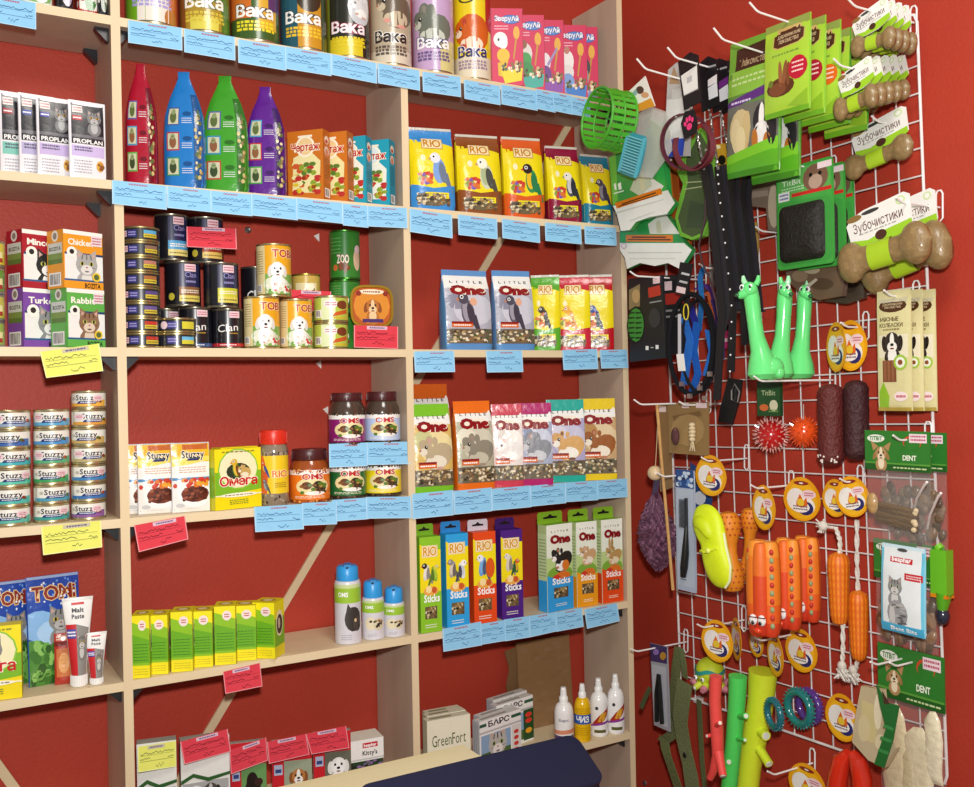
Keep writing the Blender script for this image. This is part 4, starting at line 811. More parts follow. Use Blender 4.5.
price((223, 672), (260, 663), (262, 686), (225, 693.5), 'r', 'red price card under the row of yellow and green boxes', 'red price cards')
# bottom shelf, middle: leaflets
G = 'booklet stacks with price cards on the bottom shelf'
def booklet(kind):
    if kind == 0: return lambda k: flat(rect(0, 0, 1, 1, '#e8e6e0'), rect(.03, 0, .97, .56, '#a8a8a6'), inside(flat(dog(.3, .44, .2, k, '#d8d6d2', '#f4f2ee', '#3a3a38'), dog(.6, .46, .17, k, '#4a4846', '#c0bcb6', '#2a2826'), dog(.85, .4, .16, k, '#6a6864', '#b0aca6', '#2a2826'), cat(.1, .34, .13, k, '#3a3836', '#a8a49e')), .03, 0, .97, .6), poly([(0, .56), (.25, .62), (.55, .56), (1, .6), (1, .63), (.55, .6), (.25, .66), (0, .6)], '#2f5a28'), rect(0, 0, 1, .2, '#3a6a2c'), ell(.88, .28, .06, .06, '#3a2a7a'))
    pic, an = [('#6a9a5a', lambda k: flat(ell(.62, .34, .24, .26, '#2a1c18'), ell(.6, .52, .16, .11, '#241814'), ell(.78, .5, .12, .05, '#3a241c'))), ('#9aa48a', lambda k: dog(.66, .5, .2, k)), ('#6a6a5a', lambda k: dog(.66, .52, .24, k, '#efeeea', '#faf9f6', '#e4e2dc'))][kind - 1]
    return lambda k: flat(rect(0, 0, 1, 1, '#c8202a'), rect(.3, 0, 1, .72, pic), inside(an(k), .3, 0, 1, .74), rect(.05, .54, .26, .68, '#b8c4dc'), rect(.08, .57, .23, .62, '#3a4a8a'))
for i, (x0, x1, tp, kd, lab, Y, yw) in enumerate([(137.5, 177, 742, 0, 'first booklet stack from the left, with farm animals under a yellow card', .006, -12), (180, 230, 738, 0, 'second and widest booklet stack, with black and white dogs', .006, -8), (230.5, 266.5, 742, 1, 'red booklet with a dark bird on green', .012, -14), (272, 312, 740, 2, 'red booklet with a brown and white puppy', .012, -16), (313, 351, 732, 3, 'red booklet with a white terrier', .012, -14)]):
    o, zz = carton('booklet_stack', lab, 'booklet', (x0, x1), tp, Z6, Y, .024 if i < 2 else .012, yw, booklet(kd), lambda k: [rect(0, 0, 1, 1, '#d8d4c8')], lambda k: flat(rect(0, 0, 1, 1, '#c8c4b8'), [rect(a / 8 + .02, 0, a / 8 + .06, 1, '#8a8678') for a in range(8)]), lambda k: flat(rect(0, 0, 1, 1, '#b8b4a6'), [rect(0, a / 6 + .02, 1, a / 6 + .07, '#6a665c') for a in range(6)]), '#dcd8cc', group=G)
G = 'price cards on the booklets'
price((138, 747), (176, 741), (176, 766), (138, 772), 'y', 'yellow price card on the first booklet stack', G, -.006)
price((180, 742), (227.5, 729), (230.5, 751), (184, 764), 'r', 'red price card on the widest booklet stack', G, -.0045)
price((229.5, 750.5), (266, 737.5), (267.5, 760), (230.5, 774), 'r', 'red price card on the booklet with the bird', G, -.003)
price((267, 742), (306, 734), (309, 754), (268.5, 763.5), 'r', 'red price card on the booklet with the brown puppy', G, -.0035)
price((305.5, 734), (346, 726), (348.8, 747.5), (311, 754), 'r', 'red price card on the booklet with the white terrier', G, -.005)
zk = at_y(362, 761.5, .018).z
carton('vitamin_box', 'dark green box mostly hidden under the white box beside the booklets', 'pet vitamins', (346, 383), 700, Z6, .02, .05, -6, lambda k: flat(rect(0, 0, 1, 1, '#26442a'), kib(0, .7, 1, 1, ['#3a5a2a', '#1c2a1c', '#8a6a9a'], 26, .08, .05)), None, None, None, '#26442a', h=zk - Z6 - .0006)
carton('vitamin_box', 'white box with red logo lying on a dark green box beside the booklets', 'pet vitamins', (343, 383.5), 740, zk, .018, .055, -6, lambda k: flat(rect(0, 0, 1, 1, '#f0eee8'), rect(.36, .6, .82, .84, '#c82430'), txt('beaphar', .59, .72, .38, .14, '#fff', 1), txt("Kitty's", .58, .36, .44, .2, '#1c1c20', 1), rect(0, .04, 1, .12, '#c8ccc8')), None, lambda k: [rect(0, 0, 1, 1, '#dcd8c8')], None, '#f0eee8', '#e4e0d4', '#e8e4d4')
# ------------------------------------------------------------------ right bay
G = 'bird seed bags with yellow fronts on the second shelf'
def rio(hc, b, fl): return lambda k: flat(rect(0, 0, 1, .93, '#ecd814'), rect(0, .84, 1, 1, hc), poly([(0, .8), (0, .86), (1, .86), (1, .78), (.5, .84)], hc), rect(.26, .735, .76, .875, '#b88a4a'), rect(.275, .745, .745, .865, '#ecd49a'), txt('RIO', .51, .805, .4, .095, '#c8861c', 1, .0, '#fff4d0'), ell(.28, .62, .06, .04, '#f4ecc0'), kib(.05, .3, .5, .46, fl, 20, .06, .03), ell(.3, .36, .16, .05, '#8a9a3a'), b(k), rect(0, 0, 1, .26, hc), poly([(0, .24), (0, .3), (.5, .26), (1, .3), (1, .24)], hc), ell(.48, .13, .4, .085, '#6a5c40'), kib(.1, .05, .88, .2, GS, 50, .05, .022), rect(.3, .14, .84, .21, '#ecdc28'), smallprint(.34, .15, .8, .2, 2, '#7a6a20', 3, .35), rect(0, .97, 1, 1, '#c8c4b8'))
birds = [lambda k: bird(.64, .52, .27, k, '#7f9ad0', '#dfe4ee', '#7aa0dc', '#c89a6a', '#6a7890'), lambda k: bird(.64, .52, .27, k, '#c8ccb0', '#f0f0dc', '#a8b488', '#c89a6a', '#4a4c44'), lambda k: bird(.66, .5, .27, k, '#2f8a4a', '#2a1c1a', '#e8b820', '#c8302a', '#1f7a4a'), lambda k: bird(.66, .5, .27, k, '#4a4c58', '#e8e0d0', '#c8c4c8', '#888', '#2c2e3a'), lambda k: bird(.62, .5, .27, k, '#5a5a68', '#4a4a56', '#8a8a94', '#3a3a3a', '#3a3a48')]
for i, (x0, x1, tp, hc) in enumerate([(408.5, 455.5, 127, '#3a8ad0'), (455, 502.5, 134, '#8a4a1c'), (501, 545.5, 136.5, '#d85a1c'), (544.5, 583, 145.5, '#8a1238'), (580.5, 616, 154, '#1c7a94')]):
    bag('bird_seed_bag', 'yellow bird seed bag with a %s top on the second shelf' % ['blue', 'brown', 'orange', 'magenta', 'teal'][i], 'bird food', (x0, x1), tp, Z2, .012, .05, -14 if i < 4 else -10, rio(hc, birds[i], ['#7a5ab0', '#d8702a', '#f0e0a0', '#c83a2a']), [(.24, hc), (.86, '#e4d014'), (1, hc)], None, 'foil', G, 4, lean=.7)
G = 'white and blue pigeon bags'
def lo(hc, bg, an, hv=.9, seeds=(.09, .26), sd=7):
    return lambda k: flat(rect(0, 0, 1, 1, hc), rect(.0, .76, 1, hv, '#f2f0ec'), [txt(c, .16 + i * .135, min(hv, .88) - .03, .014 if c == 'I' else .06, .032, '#3a3430', 1) for i, c in enumerate('LITTLE')], rect(0, .24, 1, .77, bg[0]), ell(.6, .5, .45, .2, bg[1]), ell(.25, .6, .25, .1, bg[2]), an(k), rect(0, seeds[0] - .01, 1, seeds[1], '#6a5e4c'), kib(0, seeds[0], 1, seeds[1], GS + ['#e8dcc0', '#4a5a3a'], 70, .05, .018, sd), rect(.1, seeds[1] + .02, .56, seeds[1] + .07, '#d86a24'), rect(.1, seeds[1] + .065, .56, seeds[1] + .09, '#8a1c1c'), smallprint(.14, seeds[1] + .03, .52, seeds[1] + .06, 1, '#fff', sd), ell(.5, .745, .42, .06, '#f4ead8'), txt('One', .5, .745, .74, .1, '#8a1418', 2), rect(0, 0, 1, .07, hc))
gy = ('#b0b0be', '#c8c8d4', '#8a8a9c')
for i, (x0, x1, tp) in enumerate([(440.5, 492.5, 270, ), (491, 535, 270.5)]):
    bag('pigeon_feed_bag', ['left white and blue feed bag with a grey bird', 'right white and blue feed bag with a grey bird'][i] + ' on the third shelf', 'bird food', (x0, x1), tp, Z3, .012, .05, -4 - 6 * i, lo('#5a90c8', gy, lambda k: flat(bird(.46, .52, .26, k, '#5a5a68', '#4a4a58', '#9a96a4', '#c87a4a', '#3c3c4a'), ell(.6, .6, .08, .05, '#e0a88a')), .93), [(.07, '#5a90c8'), (.25, '#6a6a60'), (.9, '#c4c8d4'), (1, '#5a90c8')], None, 'foil', G, 6, side='#5a90c0', lean=.6)
G = 'yellow finch seed bags turned sideways'
for i, (x0, x1, hc, b) in enumerate([(531, 560, '#5aa82c', lambda k: bird(.45, .46, .26, k, '#4a3424', '#3a2a1c', '#c86a2a', '#d8b080', '#2a2018')), (556, 590, '#c8283c', lambda k: bird(.4, .46, .24, k, '#e8a020', '#e8a828', '#f0c040', '#d88a3a', '#d08818')), (585, 618, '#b81420', lambda k: bird(.45, .46, .26, k, '#3a3a8a', '#2a4a9a', '#d8602a', '#c8b090', '#1c2a3a'))]):
    bag('bird_seed_bag', 'yellow bird seed bag with a %s on the third shelf' % ['lime green top and dark finch', 'crimson top and orange canary', 'dark red top and multicoloured finch'][i], 'bird food', (x0, x1), 275, Z3, .014 + .004 * i, .042, -36, rio(hc, b, ['#d8702a', '#f0e0a0']), [(.24, hc), (.84, '#d8c820'), (1, hc)], None, 'foil', G, 5, lean=.6)
G = 'blue price cards on the third shelf'
for i, a in enumerate([(414, 454, 351.5, 351, 21, .5), (486, 522, 351, 350.5, 21.5, .7), (562.5, 597, 350, 349, 20, .5), (600, 627, 350, 349.5, 18.5, .8)]):
    tg(*a[:4], a[4], 'b', 'blue price card on the third shelf ' + ['left of the pigeon bags, by the middle upright', 'under the pigeon bags', 'under the canary bag', 'under the dark red finch bag'][i], G, a[5])
G = 'rodent food bags on the fourth shelf'
def rod(c, c2, f=1, be=.3, er='#c8a090'): return lambda k: rodent(.52, .46, .36, k, c, c2, er, f, be)
bg1 = ('#d8b868', '#e8d8a0', '#c8c890'); bg2 = ('#b8b49c', '#d0ccb8', '#e4e0cc'); bg3 = ('#e8dcd8', '#f4eee8', '#d8d0c8'); bg4 = ('#a8b0c8', '#c8ccdc', '#8a94b0'); bg5 = ('#b0a8cc', '#c8c4dc', '#d8d4e4'); bg6 = ('#c8a478', '#e0c8a0', '#b88850')
bag('rodent_food_bag', 'orange-topped rodent bag standing behind the lime one', 'pet food', (409, 453), 384, Z4, .08, .05, -4, lo('#d8641c', bg1, rod('#8a7458', '#c8b898')), [(.07, '#d8641c'), (.75, '#c8a868'), (.9, '#eee'), (1, '#d8641c')], None, 'foil', G, 6, side='#d8641c', lean=.6)
for i, (x0, x1, tp, hc, bgc, an_, lab, Y) in enumerate([(409.5, 453.5, 404, '#7ac02c', bg1, rod('#b8a888', '#e4dcc8', 1, .3), 'lime-topped rodent bag with a pale degu', .012), (452.5, 495, 401, '#e8701c', bg2, rod('#8a8676', '#c0bca8', 1, .3, '#9a8a7a'), 'orange-topped rodent bag with a grey gerbil', .014), (492, 523, 404, '#c83a50', bg3, rod('#e8e4e0', '#faf8f4', 1, .35, '#e8b0a8'), 'coral red rodent bag with a white animal', .02), (517, 552.5, 403, '#b01c68', bg4, rod('#8a8c94', '#c8cad0', 1, .5, '#a8908a'), 'magenta rodent bag with a grey chinchilla', .01), (547, 585, 399.5, '#1fa898', bg5, rod('#d8a868', '#f6f0e4', 1, .22, '#7a4a30'), 'turquoise rodent bag with a guinea pig', .03), (579, 616.5, 398.5, '#e8c81c', bg6, rod('#9a5a28', '#f0e4d0', 1, .22, '#b87a5a'), 'yellow rodent bag with a brown hamster', .016)]):
    bag('rodent_food_bag', lab, 'pet food', (x0, x1), tp, Z4, Y, .045 if i < 2 else .022, -6 if i < 2 else -26, lo(hc, bgc, an_, .9, (.09, .26), i), [(.07, hc), (.88, hc), (1, hc)], None, 'foil', G, 6, side=hc, lean=.6)
# stick boxes
G = 'boxes of bird sticks with hanging tabs'
def riostick(hc, b): return lambda k: flat(rect(0, 0, 1, 1, hc), rect(0, .42, 1, .86, '#f0dc18'), poly([(0, .86), (0, .93), (.55, .84), (.45, .82)], '#f0dc18'), rect(.1, .785, .86, .91, '#e4cf98'), txt('RIO', .48, .848, .62, .095, '#d89a20', 1, .0, '#fff8e4'), b(k), ell(.5, .43, .36, .05, '#e8a84a'), ell(.4, .45, .14, .04, '#f4dca0'), ell(.66, .44, .12, .035, '#c85a2a'), rect(0, 0, 1, .38, hc), txt('Sticks', .54, .355, .74, .075, '#fafafa', 1), rect(.2, .14, .78, .27, '#6a5a3c'), kib(.2, .14, .78, .27, GS, 34, .06, .02), smallprint(.2, .04, .75, .09, 2, '#e8e4d8', 5, .35))
bb = [lambda k: flat(bird(.3, .65, .28, k, '#d8d4cc', '#2a2624', '#e8e4dc', '#d84a2a', '#8a8680'), bird(.68, .63, .28, k, '#8ab030', '#d8d040', '#a8c840', '#c89a4a', '#5a7a2a', None, -1)), lambda k: flat(bird(.28, .65, .28, k, '#a8a098', '#8a8680', '#d8c8b8', '#d84a2a', '#6a6660'), bird(.7, .63, .28, k, '#e0e4ea', '#f4f4f4', '#c8ccd8', '#c8a080', '#4a4c5a', None, -1)), lambda k: flat(bird(.4, .65, .32, k, '#6a9ad8', '#e4eaf4', '#7ab0e4', '#c8a080', '#4a5c7a'), ell(.74, .6, .2, .11, '#d85a1c')), lambda k: flat(bird(.36, .65, .28, k, '#c8c4b8', '#e0dcd0', '#d8d0c0', '#888', '#8a8478'), bird(.68, .6, .22, k, '#3a7a3a', '#d85a28', '#d8a830', '#2a2420', '#2a5a34', None, -1))]
for i, (x0, x1, tp, hc, Y, tc) in enumerate([(414.5, 441, 537, '#8ac42c', .004, '#7ab028'), (440.5, 468.5, 534, '#2aa0e0', .006, '#2a8ad0'), (467.5, 496, 532, '#e04a18', .008, '#d8d4e0'), (495, 522.5, 530, '#4a1f80', .01, '#3c1868')]):
    carton('bird_stick_box', '%s box of bird sticks on the fifth shelf' % ['lime green', 'sky blue', 'orange-red', 'dark purple'][i], 'bird food', (x0, x1), tp, Z5, Y, .03, -3, riostick(hc, bb[i]), None, None, None, hc, group=G, tab=(tc, .9, .024, -.02))
G = 'boxes of rodent sticks with lime tabs'
def lostick(hc, an_): return lambda k: flat(rect(0, 0, 1, 1, '#e8ecdc'), rect(0, .36, 1, .62, '#b8d088'), ell(.5, .42, .5, .1, '#7aa83a'), an_(k), rect(.0, .86, 1, 1, '#f0f0e4'), [txt(c, .2 + i * .12, .92, .012 if c == 'I' else .055, .02, '#4a4440', 1) for i, c in enumerate('LITTLE')], txt('One', .52, .83, .72, .085, '#8a1418', 2), ell(.6, .4, .3, .05, '#d8702a'), ell(.35, .38, .16, .04, '#c83a28'), rect(0, 0, 1, .36, hc), poly([(0, .34), (0, .42), (.4, .36), (1, .38), (1, .34)], hc), txt('Sticks', .54, .345, .68, .07, '#fafafa', 1), rect(.24, .15, .8, .27, '#5a4c38'), kib(.24, .15, .8, .27, GS, 30, .06, .02), smallprint(.3, .05, .74, .09, 2, '#f4ecd8', 5, .35))
an3 = [lambda k: flat(rodent(.55, .6, .34, k, '#2a2624', '#f4f2ee', '#b87a5a', 1, .24), ell(.72, .52, .14, .06, '#d8782a')), lambda k: rodent(.52, .61, .34, k, '#c8a074', '#ece0cc', '#d8a898'), lambda k: flat(rodent(.55, .57, .32, k, '#b8925a', '#e4d4b4', '#c8a080'), ell(.38, .71, .055, .07, '#b8925a', .2), ell(.5, .71, .055, .07, '#a8824a', -.1))]
for i, (x0, x1, tp, hc) in enumerate([(538.5, 572.5, 524.5, '#2f9ce0'), (569, 597, 522, '#e89a1c'), (594, 622.5, 519.5, '#e04a18')]):
    carton('rodent_stick_box', '%s-footed box of rodent sticks with a lime tab' % ['blue', 'amber', 'orange-red'][i], 'pet food', (x0, x1), tp, Z5, .012, .03, 6 if i == 0 else 0, lostick(hc, an3[i]), None, lambda k: [rect(0, 0, 1, .36, hc), rect(0, .36, 1, .9, '#c8d8a0'), smallprint(.1, .4, .9, .85, 12, '#7a8a5a', 3, .3)], None, '#dfe4cc', '#b8c88a', '#8ab82c', group=G, tab=('#8ab82c', .96, .027, -.04))
G = 'blue price cards on the fifth shelf'
for i, (p) in enumerate([((442.5, 629), (481, 621.5), (481.5, 645), (443, 651.5)), ((480.5, 624), (505, 620), (505, 640.5), (480.5, 644.5)), ((504.5, 619.5), (529.5, 616), (529.5, 637), (504.5, 641)), ((529, 616), (556, 612), (556.5, 631), (529.5, 637)), ((555.5, 612.5), (582, 607.5), (583, 626.5), (556, 631.5)), ((584.5, 609.5), (617, 603), (619, 621), (586.5, 628.5))]):
    price(*p, 'b', 'blue price card on the fifth shelf ' + ['under the blue stick box', 'between the blue and orange-red stick boxes', 'under the dark purple stick box', 'under the gap between stick boxes', 'under the blue-footed rodent sticks', 'under the orange-red rodent sticks, tilted'][i], G)
# bottom right shelf
G = 'cream boxes with green script lettering'
def gf(k): return flat(rect(0, 0, 1, 1, '#e8e4cc'), txt('GreenFort', .5, .62, .78, .2, '#4a5a2a', 0), poly([(0, .28), (.3, .42), (.8, .44), (1, .36), (1, .33), (.8, .4), (.3, .38), (0, .22)], '#7aa83a'), rect(0, 0, 1, .2, '#c8d08a'))
for i, (x0, x1, tp, Y) in enumerate([(423, 462, 711, .075), (423, 466, 713.5, .045), (423, 470.5, 718, .015)]):
    carton('drops_box', ['hindmost', 'middle', 'front'][i] + ' cream box with green script beside the middle upright', 'pet medicine', (x0, x1), tp, Z6, Y, .024, -4, gf, None, None, lambda k: [rect(.1, .3, .6, .6, '#8a8a6a')], '#e4e0c8', '#d8d4b4', '#dcd8bc', group=G)
G = 'white boxes with a snow leopard'
def bars(k): return flat(rect(0, 0, 1, 1, '#ecebe8'), rect(0, .86, 1, .93, '#2a5a44'), rect(.16, .83, .76, .96, '#ecebe8'), txt('БАРС', .46, .89, .5, .11, '#16161c', 1), rect(0, .72, 1, .76, '#b8b8b8'), rect(.03, .08, .74, .68, '#8aa8c8'), rect(.03, .08, .74, .3, '#4a6a34'), inside(cat(.42, .42, .22, k, '#b8b6b0', '#e4e2dc', '#2a2826', '#a8b878'), .03, .08, .74, .68), rect(.77, .06, .98, .7, '#d8d4d0'), [ell(.87, .16 + .13 * i, .06, .045, '#c83a34') for i in range(4)])
def barsside(k): return flat(rect(0, 0, 1, 1, '#b0aeb4'), [rect(.2 + .27 * i, .05, .26 + .27 * i, .95, '#6a6a70') for i in range(3)])
for i, (x0, x1, tp, Y) in enumerate([(487, 527, 696, .11), (490, 533, 701, .076), (474, 516, 712, .046), (473, 521, 716, .012)]):
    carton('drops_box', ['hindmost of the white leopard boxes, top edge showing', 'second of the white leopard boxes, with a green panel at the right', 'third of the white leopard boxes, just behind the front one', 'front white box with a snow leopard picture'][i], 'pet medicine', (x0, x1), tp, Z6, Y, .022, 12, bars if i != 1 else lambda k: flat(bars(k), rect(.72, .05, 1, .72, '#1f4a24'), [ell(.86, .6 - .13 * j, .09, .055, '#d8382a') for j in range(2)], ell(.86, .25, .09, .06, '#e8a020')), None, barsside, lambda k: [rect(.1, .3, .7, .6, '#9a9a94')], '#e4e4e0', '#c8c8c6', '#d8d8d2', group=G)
# kraft board
p = at_y(547, 700, .15); m = MB(); w = (at_y(573, 690, .15).x - at_y(520, 690, .15).x); h = min(at_y(547, 638, .16).z, Z5 - T - .004) - Z6
m.box(-w / 2, 0, 0, w / 2, .006, h, '#8a6844', 'card'); m.printed(flat(rect(.02, .0, .98, 1, '#8e6c48'), kib(0, 0, 1, 1, ['#8a6845', '#917050'], 40, .1, .03)), lambda u, v, o: (-w / 2 + u * w, -o, v * h), 'paper')
tag(m.build('kraft_board', None, (p.x, .15, Z6), 0, Matrix.Translation((p.x, .148, Z6)) @ Matrix.Rotation(rad(-4), 4, 'X'), False), 'brown kraft board leaning on the red wall behind the white boxes', 'board')
m = MB(); rows = []
for i in range(13):
    v = i / 12; rows.append([(-.016 - .006 * math.sin(v * 14) , -.001 + .003 * math.sin(v * 9), v * h * .93), (.014, .002, v * h * .95)])
m.surf(rows, '#7a5c3c', 'paper'); m.surf([r[::-1] for r in [[(a, b + .001, c) for a, b, c in rr] for rr in rows]], '#7a5c3c', 'paper')
q = at_y(513, 700, .165); tag(m.build('paper_bag', None, (q.x, .163, Z6)), 'crumpled brown paper edge left of the kraft board', 'paper')
G = 'spray bottles at the right end of the bottom shelf'
def bottle(x0, x1, noz, sh_, Y, body, shapes, lab, capc='#f4f4f2'):
    xc = (x0 + x1) / 2; a, b = at_y(x0, 715, Y), at_y(x1, 715, Y); X = (a.x + b.x) / 2; r = (b.x - a.x) / 2 * 1.0 * (Y - CY) / math.hypot(X - CX, Y - CY); X = clampx(X, -r, r, Z6)
    h = top_h(xc, sh_, Y, Z6); H = top_h(xc, noz, Y, Z6)
    m = MB(); P = [(0, 0), (r * .94, 0), (r, .004), (r, h * .72)] + [(r * (.42 + .58 * math.cos(t * PI / 2 / 6)), h * .72 + (h * .28) * math.sin(t * PI / 2 / 6)) for t in range(1, 7)] + [(0, h)]
    m.lathe(P, body, 'gloss', 28); k = 2.6 * r / h
    m.printed(res(shapes, k), lambda u, v, o: ((r + o) * math.sin((u - .5) * 2.6), -(r + o) * math.cos((u - .5) * 2.6), v * h), 'labelpaper', .07, 0)
    o = tag(m.build('spray_bottle', None, (X, Y, Z6), canrz(X, Y)), lab, 'pet spray', G)
    m = MB(); c = r * .44; dz = H - h
    m.lathe([(c, h - .001), (c * 1.05, h + dz * .05), (c * 1.05, h + dz * .35), (c * .78, h + dz * .45), (c * .72, h + dz * .78), (c * .6, H), (0, H)], capc, 'plastic', 20)
    q = m.build('spray_head', o); m = MB(); m.box(-.003, -c * 1.25, h + dz * .6, .003, -c * .6, h + dz * .85, capc, 'plastic'); m.build('nozzle', q, smooth=False)
def wl(k): return flat(rect(0, .04, 1, .6, '#f0eeec'), poly([(.2, .3), (.6, .3), (.98, .56), (.98, .7), (.5, .5)], '#a8301c'), poly([(.45, .36), (.7, .36), (.86, .58), (.6, .56)], '#d8a030'), poly([(.1, .24), (.98, .32), (.98, .38), (.1, .28)], '#8a3a9a'), rect(.3, .1, .8, .17, '#5a5a2a'), ell(.42, .68, .07, .04, '#3a3a40'))
bottle(554, 573.5, 687, 702, .03, '#f2f0ee', lambda k: flat(rect(0, .14, 1, .24, '#4a2a6a'), poly([(0, .26), (1, .3), (1, .4), (0, .36)], '#d88a6a'), txt('Барс', .5, .62, .4, .06, '#8a8a94', 1), rect(0, .06, 1, .12, '#e8e4e8')), 'white spray bottle with an orange band, leftmost of the four')
bottle(574, 591, 683.5, 697, .022, '#e8b80c', lambda k: flat(rect(0, .42, 1, .64, '#2a5aa8'), txt('ЧИЗ', .5, .53, .6, .13, '#fafafa', 1), smallprint(.2, .66, .8, .8, 3, '#b88a10', 4, .4), smallprint(.2, .15, .8, .36, 4, '#b88a10', 6, .3)), 'yellow spray bottle with a blue band')
bottle(589.5, 608, 678, 692, .03, '#f2f1ef', wl, 'white spray bottle with a red diamond, right of the yellow one'); bottle(607, 624.5, 674, 688, .021, '#f2f1ef', wl, 'white spray bottle with a red diamond, rightmost against the upright')
# counter and the navy lid on it
pa, pb = at_y(260, 787, -.27), at_y(463, 744.5, -.27)
zt = pb.z; pc = at_z(477, 754, zt); xl = pa.x - .35
m = MB(); top = [(xl, -.95), (pc.x + .1, -.95), (pc.x, pc.y), (pb.x, -.27), (xl, -.27)]
m.prism(top[::-1], zt - .025, zt, '#f0e2b8', 'desk_top', fx=lambda x, y, z: (x, z, y))
desk = tag(empty('counter_desk', (0, 0, 0)), 'cream counter in front of the shelves at the bottom of the photo', 'counter')
m.build('counter_top', desk, smooth=False)
m = MB(); m.box(xl + .02, -.93, 0, pc.x + .08, -.91, zt - .0255, '#e8d8aa', 'desk_top'); m.build('front_panel', desk, smooth=False)
m = MB(); m.box(xl + .02, -.909, 0, xl + .04, -.29, zt - .0255, '#e8d8aa', 'desk_top'); m.build('side_panel', desk, smooth=False)
m = MB(); m.box(pc.x - .06, -.909, 0, pc.x - .04, -.34, zt - .0255, '#e8d8aa', 'desk_top'); m.build('side_panel', desk, smooth=False)
Yt = -.5; c0, c1 = at_y(356, 784, Yt), at_y(575, 733.5, Yt); cb = at_z(614, 789, c1.z - .06)
w = c1.x - c0.x; dn = cb - c1; dn.x = 0; zl = zt + .019; hgt = dn.length * (c1.z - zl) / (c1.z - cb.z); dn.normalize()
def rr(w, h, r, n=6):
    P = []
    for cx, cy, a0 in ((w / 2 - r, -r, 0), (-w / 2 + r, -r, 90), (-w / 2 + r, -h + r, 180), (w / 2 - r, -h + r, 270)):
        P += [(cx + r * math.cos(rad(a0 + 90 * i / n)), cy + r * math.sin(rad(a0 + 90 * i / n))) for i in range(n + 1)]
    return P
ax, az = Vector((1, 0, 0)), -dn; ay = az.cross(ax)
Mx = Matrix((ax, ay, az)).transposed().to_4x4(); Mx.translation = Vector((c0.x + w / 2, Yt, c1.z))
lap = tag(empty('laptop', (c0.x + w / 2, (c1 + dn * hgt).y, zt)), 'dark navy laptop with rounded lid, seen from behind on the cream counter', 'laptop')
bpy.context.view_layer.update()
m = MB(); m.prism(rr(w, hgt, .02), 0, .012, '#161a34', 'navy', '#2a2038'); m.prism(rr(w - .006, hgt - .006, .018), -.0006, 0, '#181c38', 'navy', fx=lambda x, y, z: (x, y, z - .003))
o = m.build('screen_lid', None, None, 0, Mx); o.parent = lap; o.matrix_parent_inverse = lap.matrix_world.inverted()
m = MB(); m.box(-w / 2 + .01, .006, .0005, w / 2 - .01, -dn.y * hgt * .8, .014, '#14172c', 'navy'); m.build('keyboard_base', lap)
# ------------------------------------------------------------------ wire grid on the right wall
def gp(i, j, dx=0.):
    a, b = i * .05, -j * .05; c, s = math.cos(TILT), math.sin(TILT)
    return Vector((XG + dx, YG + c * a - s * b, ZG + s * a + c * b))
m = MB()
for i in range(1, 14): m.tube([gp(i, 0), gp(i, 28)], .0016, '#e9e4e2', 'wire', 6)
for j in range(1, 28): m.tube([gp(0, j, -.0025), gp(14, j, -.0025)], .0016, '#e9e4e2', 'wire', 6)
grid = tag(m.build('wire_grid'), 'white wire display grid hung on the red right wall', 'display grid')
def arc2(i0, j0, di, dj): return None
m = MB(); P = [gp(.4, 0), gp(13.6, 0), gp(13.9, .1), gp(14, .4), gp(14, 27.6), gp(13.9, 27.9), gp(13.6, 28), gp(.4, 28), gp(.1, 27.9), gp(0, 27.6), gp(0, .4), gp(.1, .1)]
m.tube(P, .0028, '#efeae8', 'wire', 8, closed=True); m.build('rim_wire', grid)
m = MB()
for i, j in ((1, 0), (13, 0), (1, 28), (13, 28)):
    p = gp(i, j); m.box(p.x - .001, p.y - .006, p.z - .006, XW - .0005, p.y + .006, p.z + .006, '#e0dcda', 'plastic')
m.build('wall_clip', grid, smooth=False)
# ------------------------------------------------------------------ hooks and hanging things
HK = 'white wire hooks on the grid'
def hook(x, y, out, label, ext=.02, tip=.012, drop=0., loop=True):
    """single prong along the wall normal, passing through the picture point at distance out from the grid"""
    p = at_x(x, y, XG - out); L = out + ext
    m = MB(); q = lambda t, dz=0: Vector((XG - .004 - t, p.y, p.z + dz - drop * (1 - t / max(L, .01))))
    m.tube([q(0), q(L * .5), q(L - .014), q(L - .006, .002), q(L + tip * .7, tip * .8)], .0019, '#f4f0ee', 'wire', 8)
    o = tag(m.build('grid_hook'), label, 'hook', HK)
    if loop:
        b = q(0); m = MB(); s = .0065
        m.tube([b + Vector((0, -s, .024)), b + Vector((-.001, -s, -.02)), b + Vector((-.001, 0, -.026)), b + Vector((-.001, s, -.02)), b + Vector((0, s, .024)), b + Vector((.0, s * .5, .03)), b + Vector((0, -s * .5, .03))], .0017, '#f4f0ee', 'wire', 6, closed=True)
        m.build('mounting_loop', o)
    return o
def WF(x0, x1, y0, y1, out):
    """frame of a thing facing away from the wall: plane at distance out; returns width, height, matrix maker"""
    X = XG - out; xc, yc = (x0 + x1) / 2, (y0 + y1) / 2
    w = at_x(x0, yc, X).y - at_x(x1, yc, X).y; t, b = at_x(xc, y0, X), at_x(xc, y1, X)
    c = at_x(xc, yc, X)
    return w, t.z - b.z, c
def phi(c): v = EYE - c; return math.atan2(abs(v.y), abs(v.x))
def WR(x0, x1, y0, y1, out):
    w, h, c = WF(x0, x1, y0, y1, out); return w * math.cos(phi(c)) * 1.04, h, c
def turned(w0, w, c): p = phi(c); return -math.degrees(math.acos(max(-1, min(1, w0 * math.cos(p) / w))) - p)
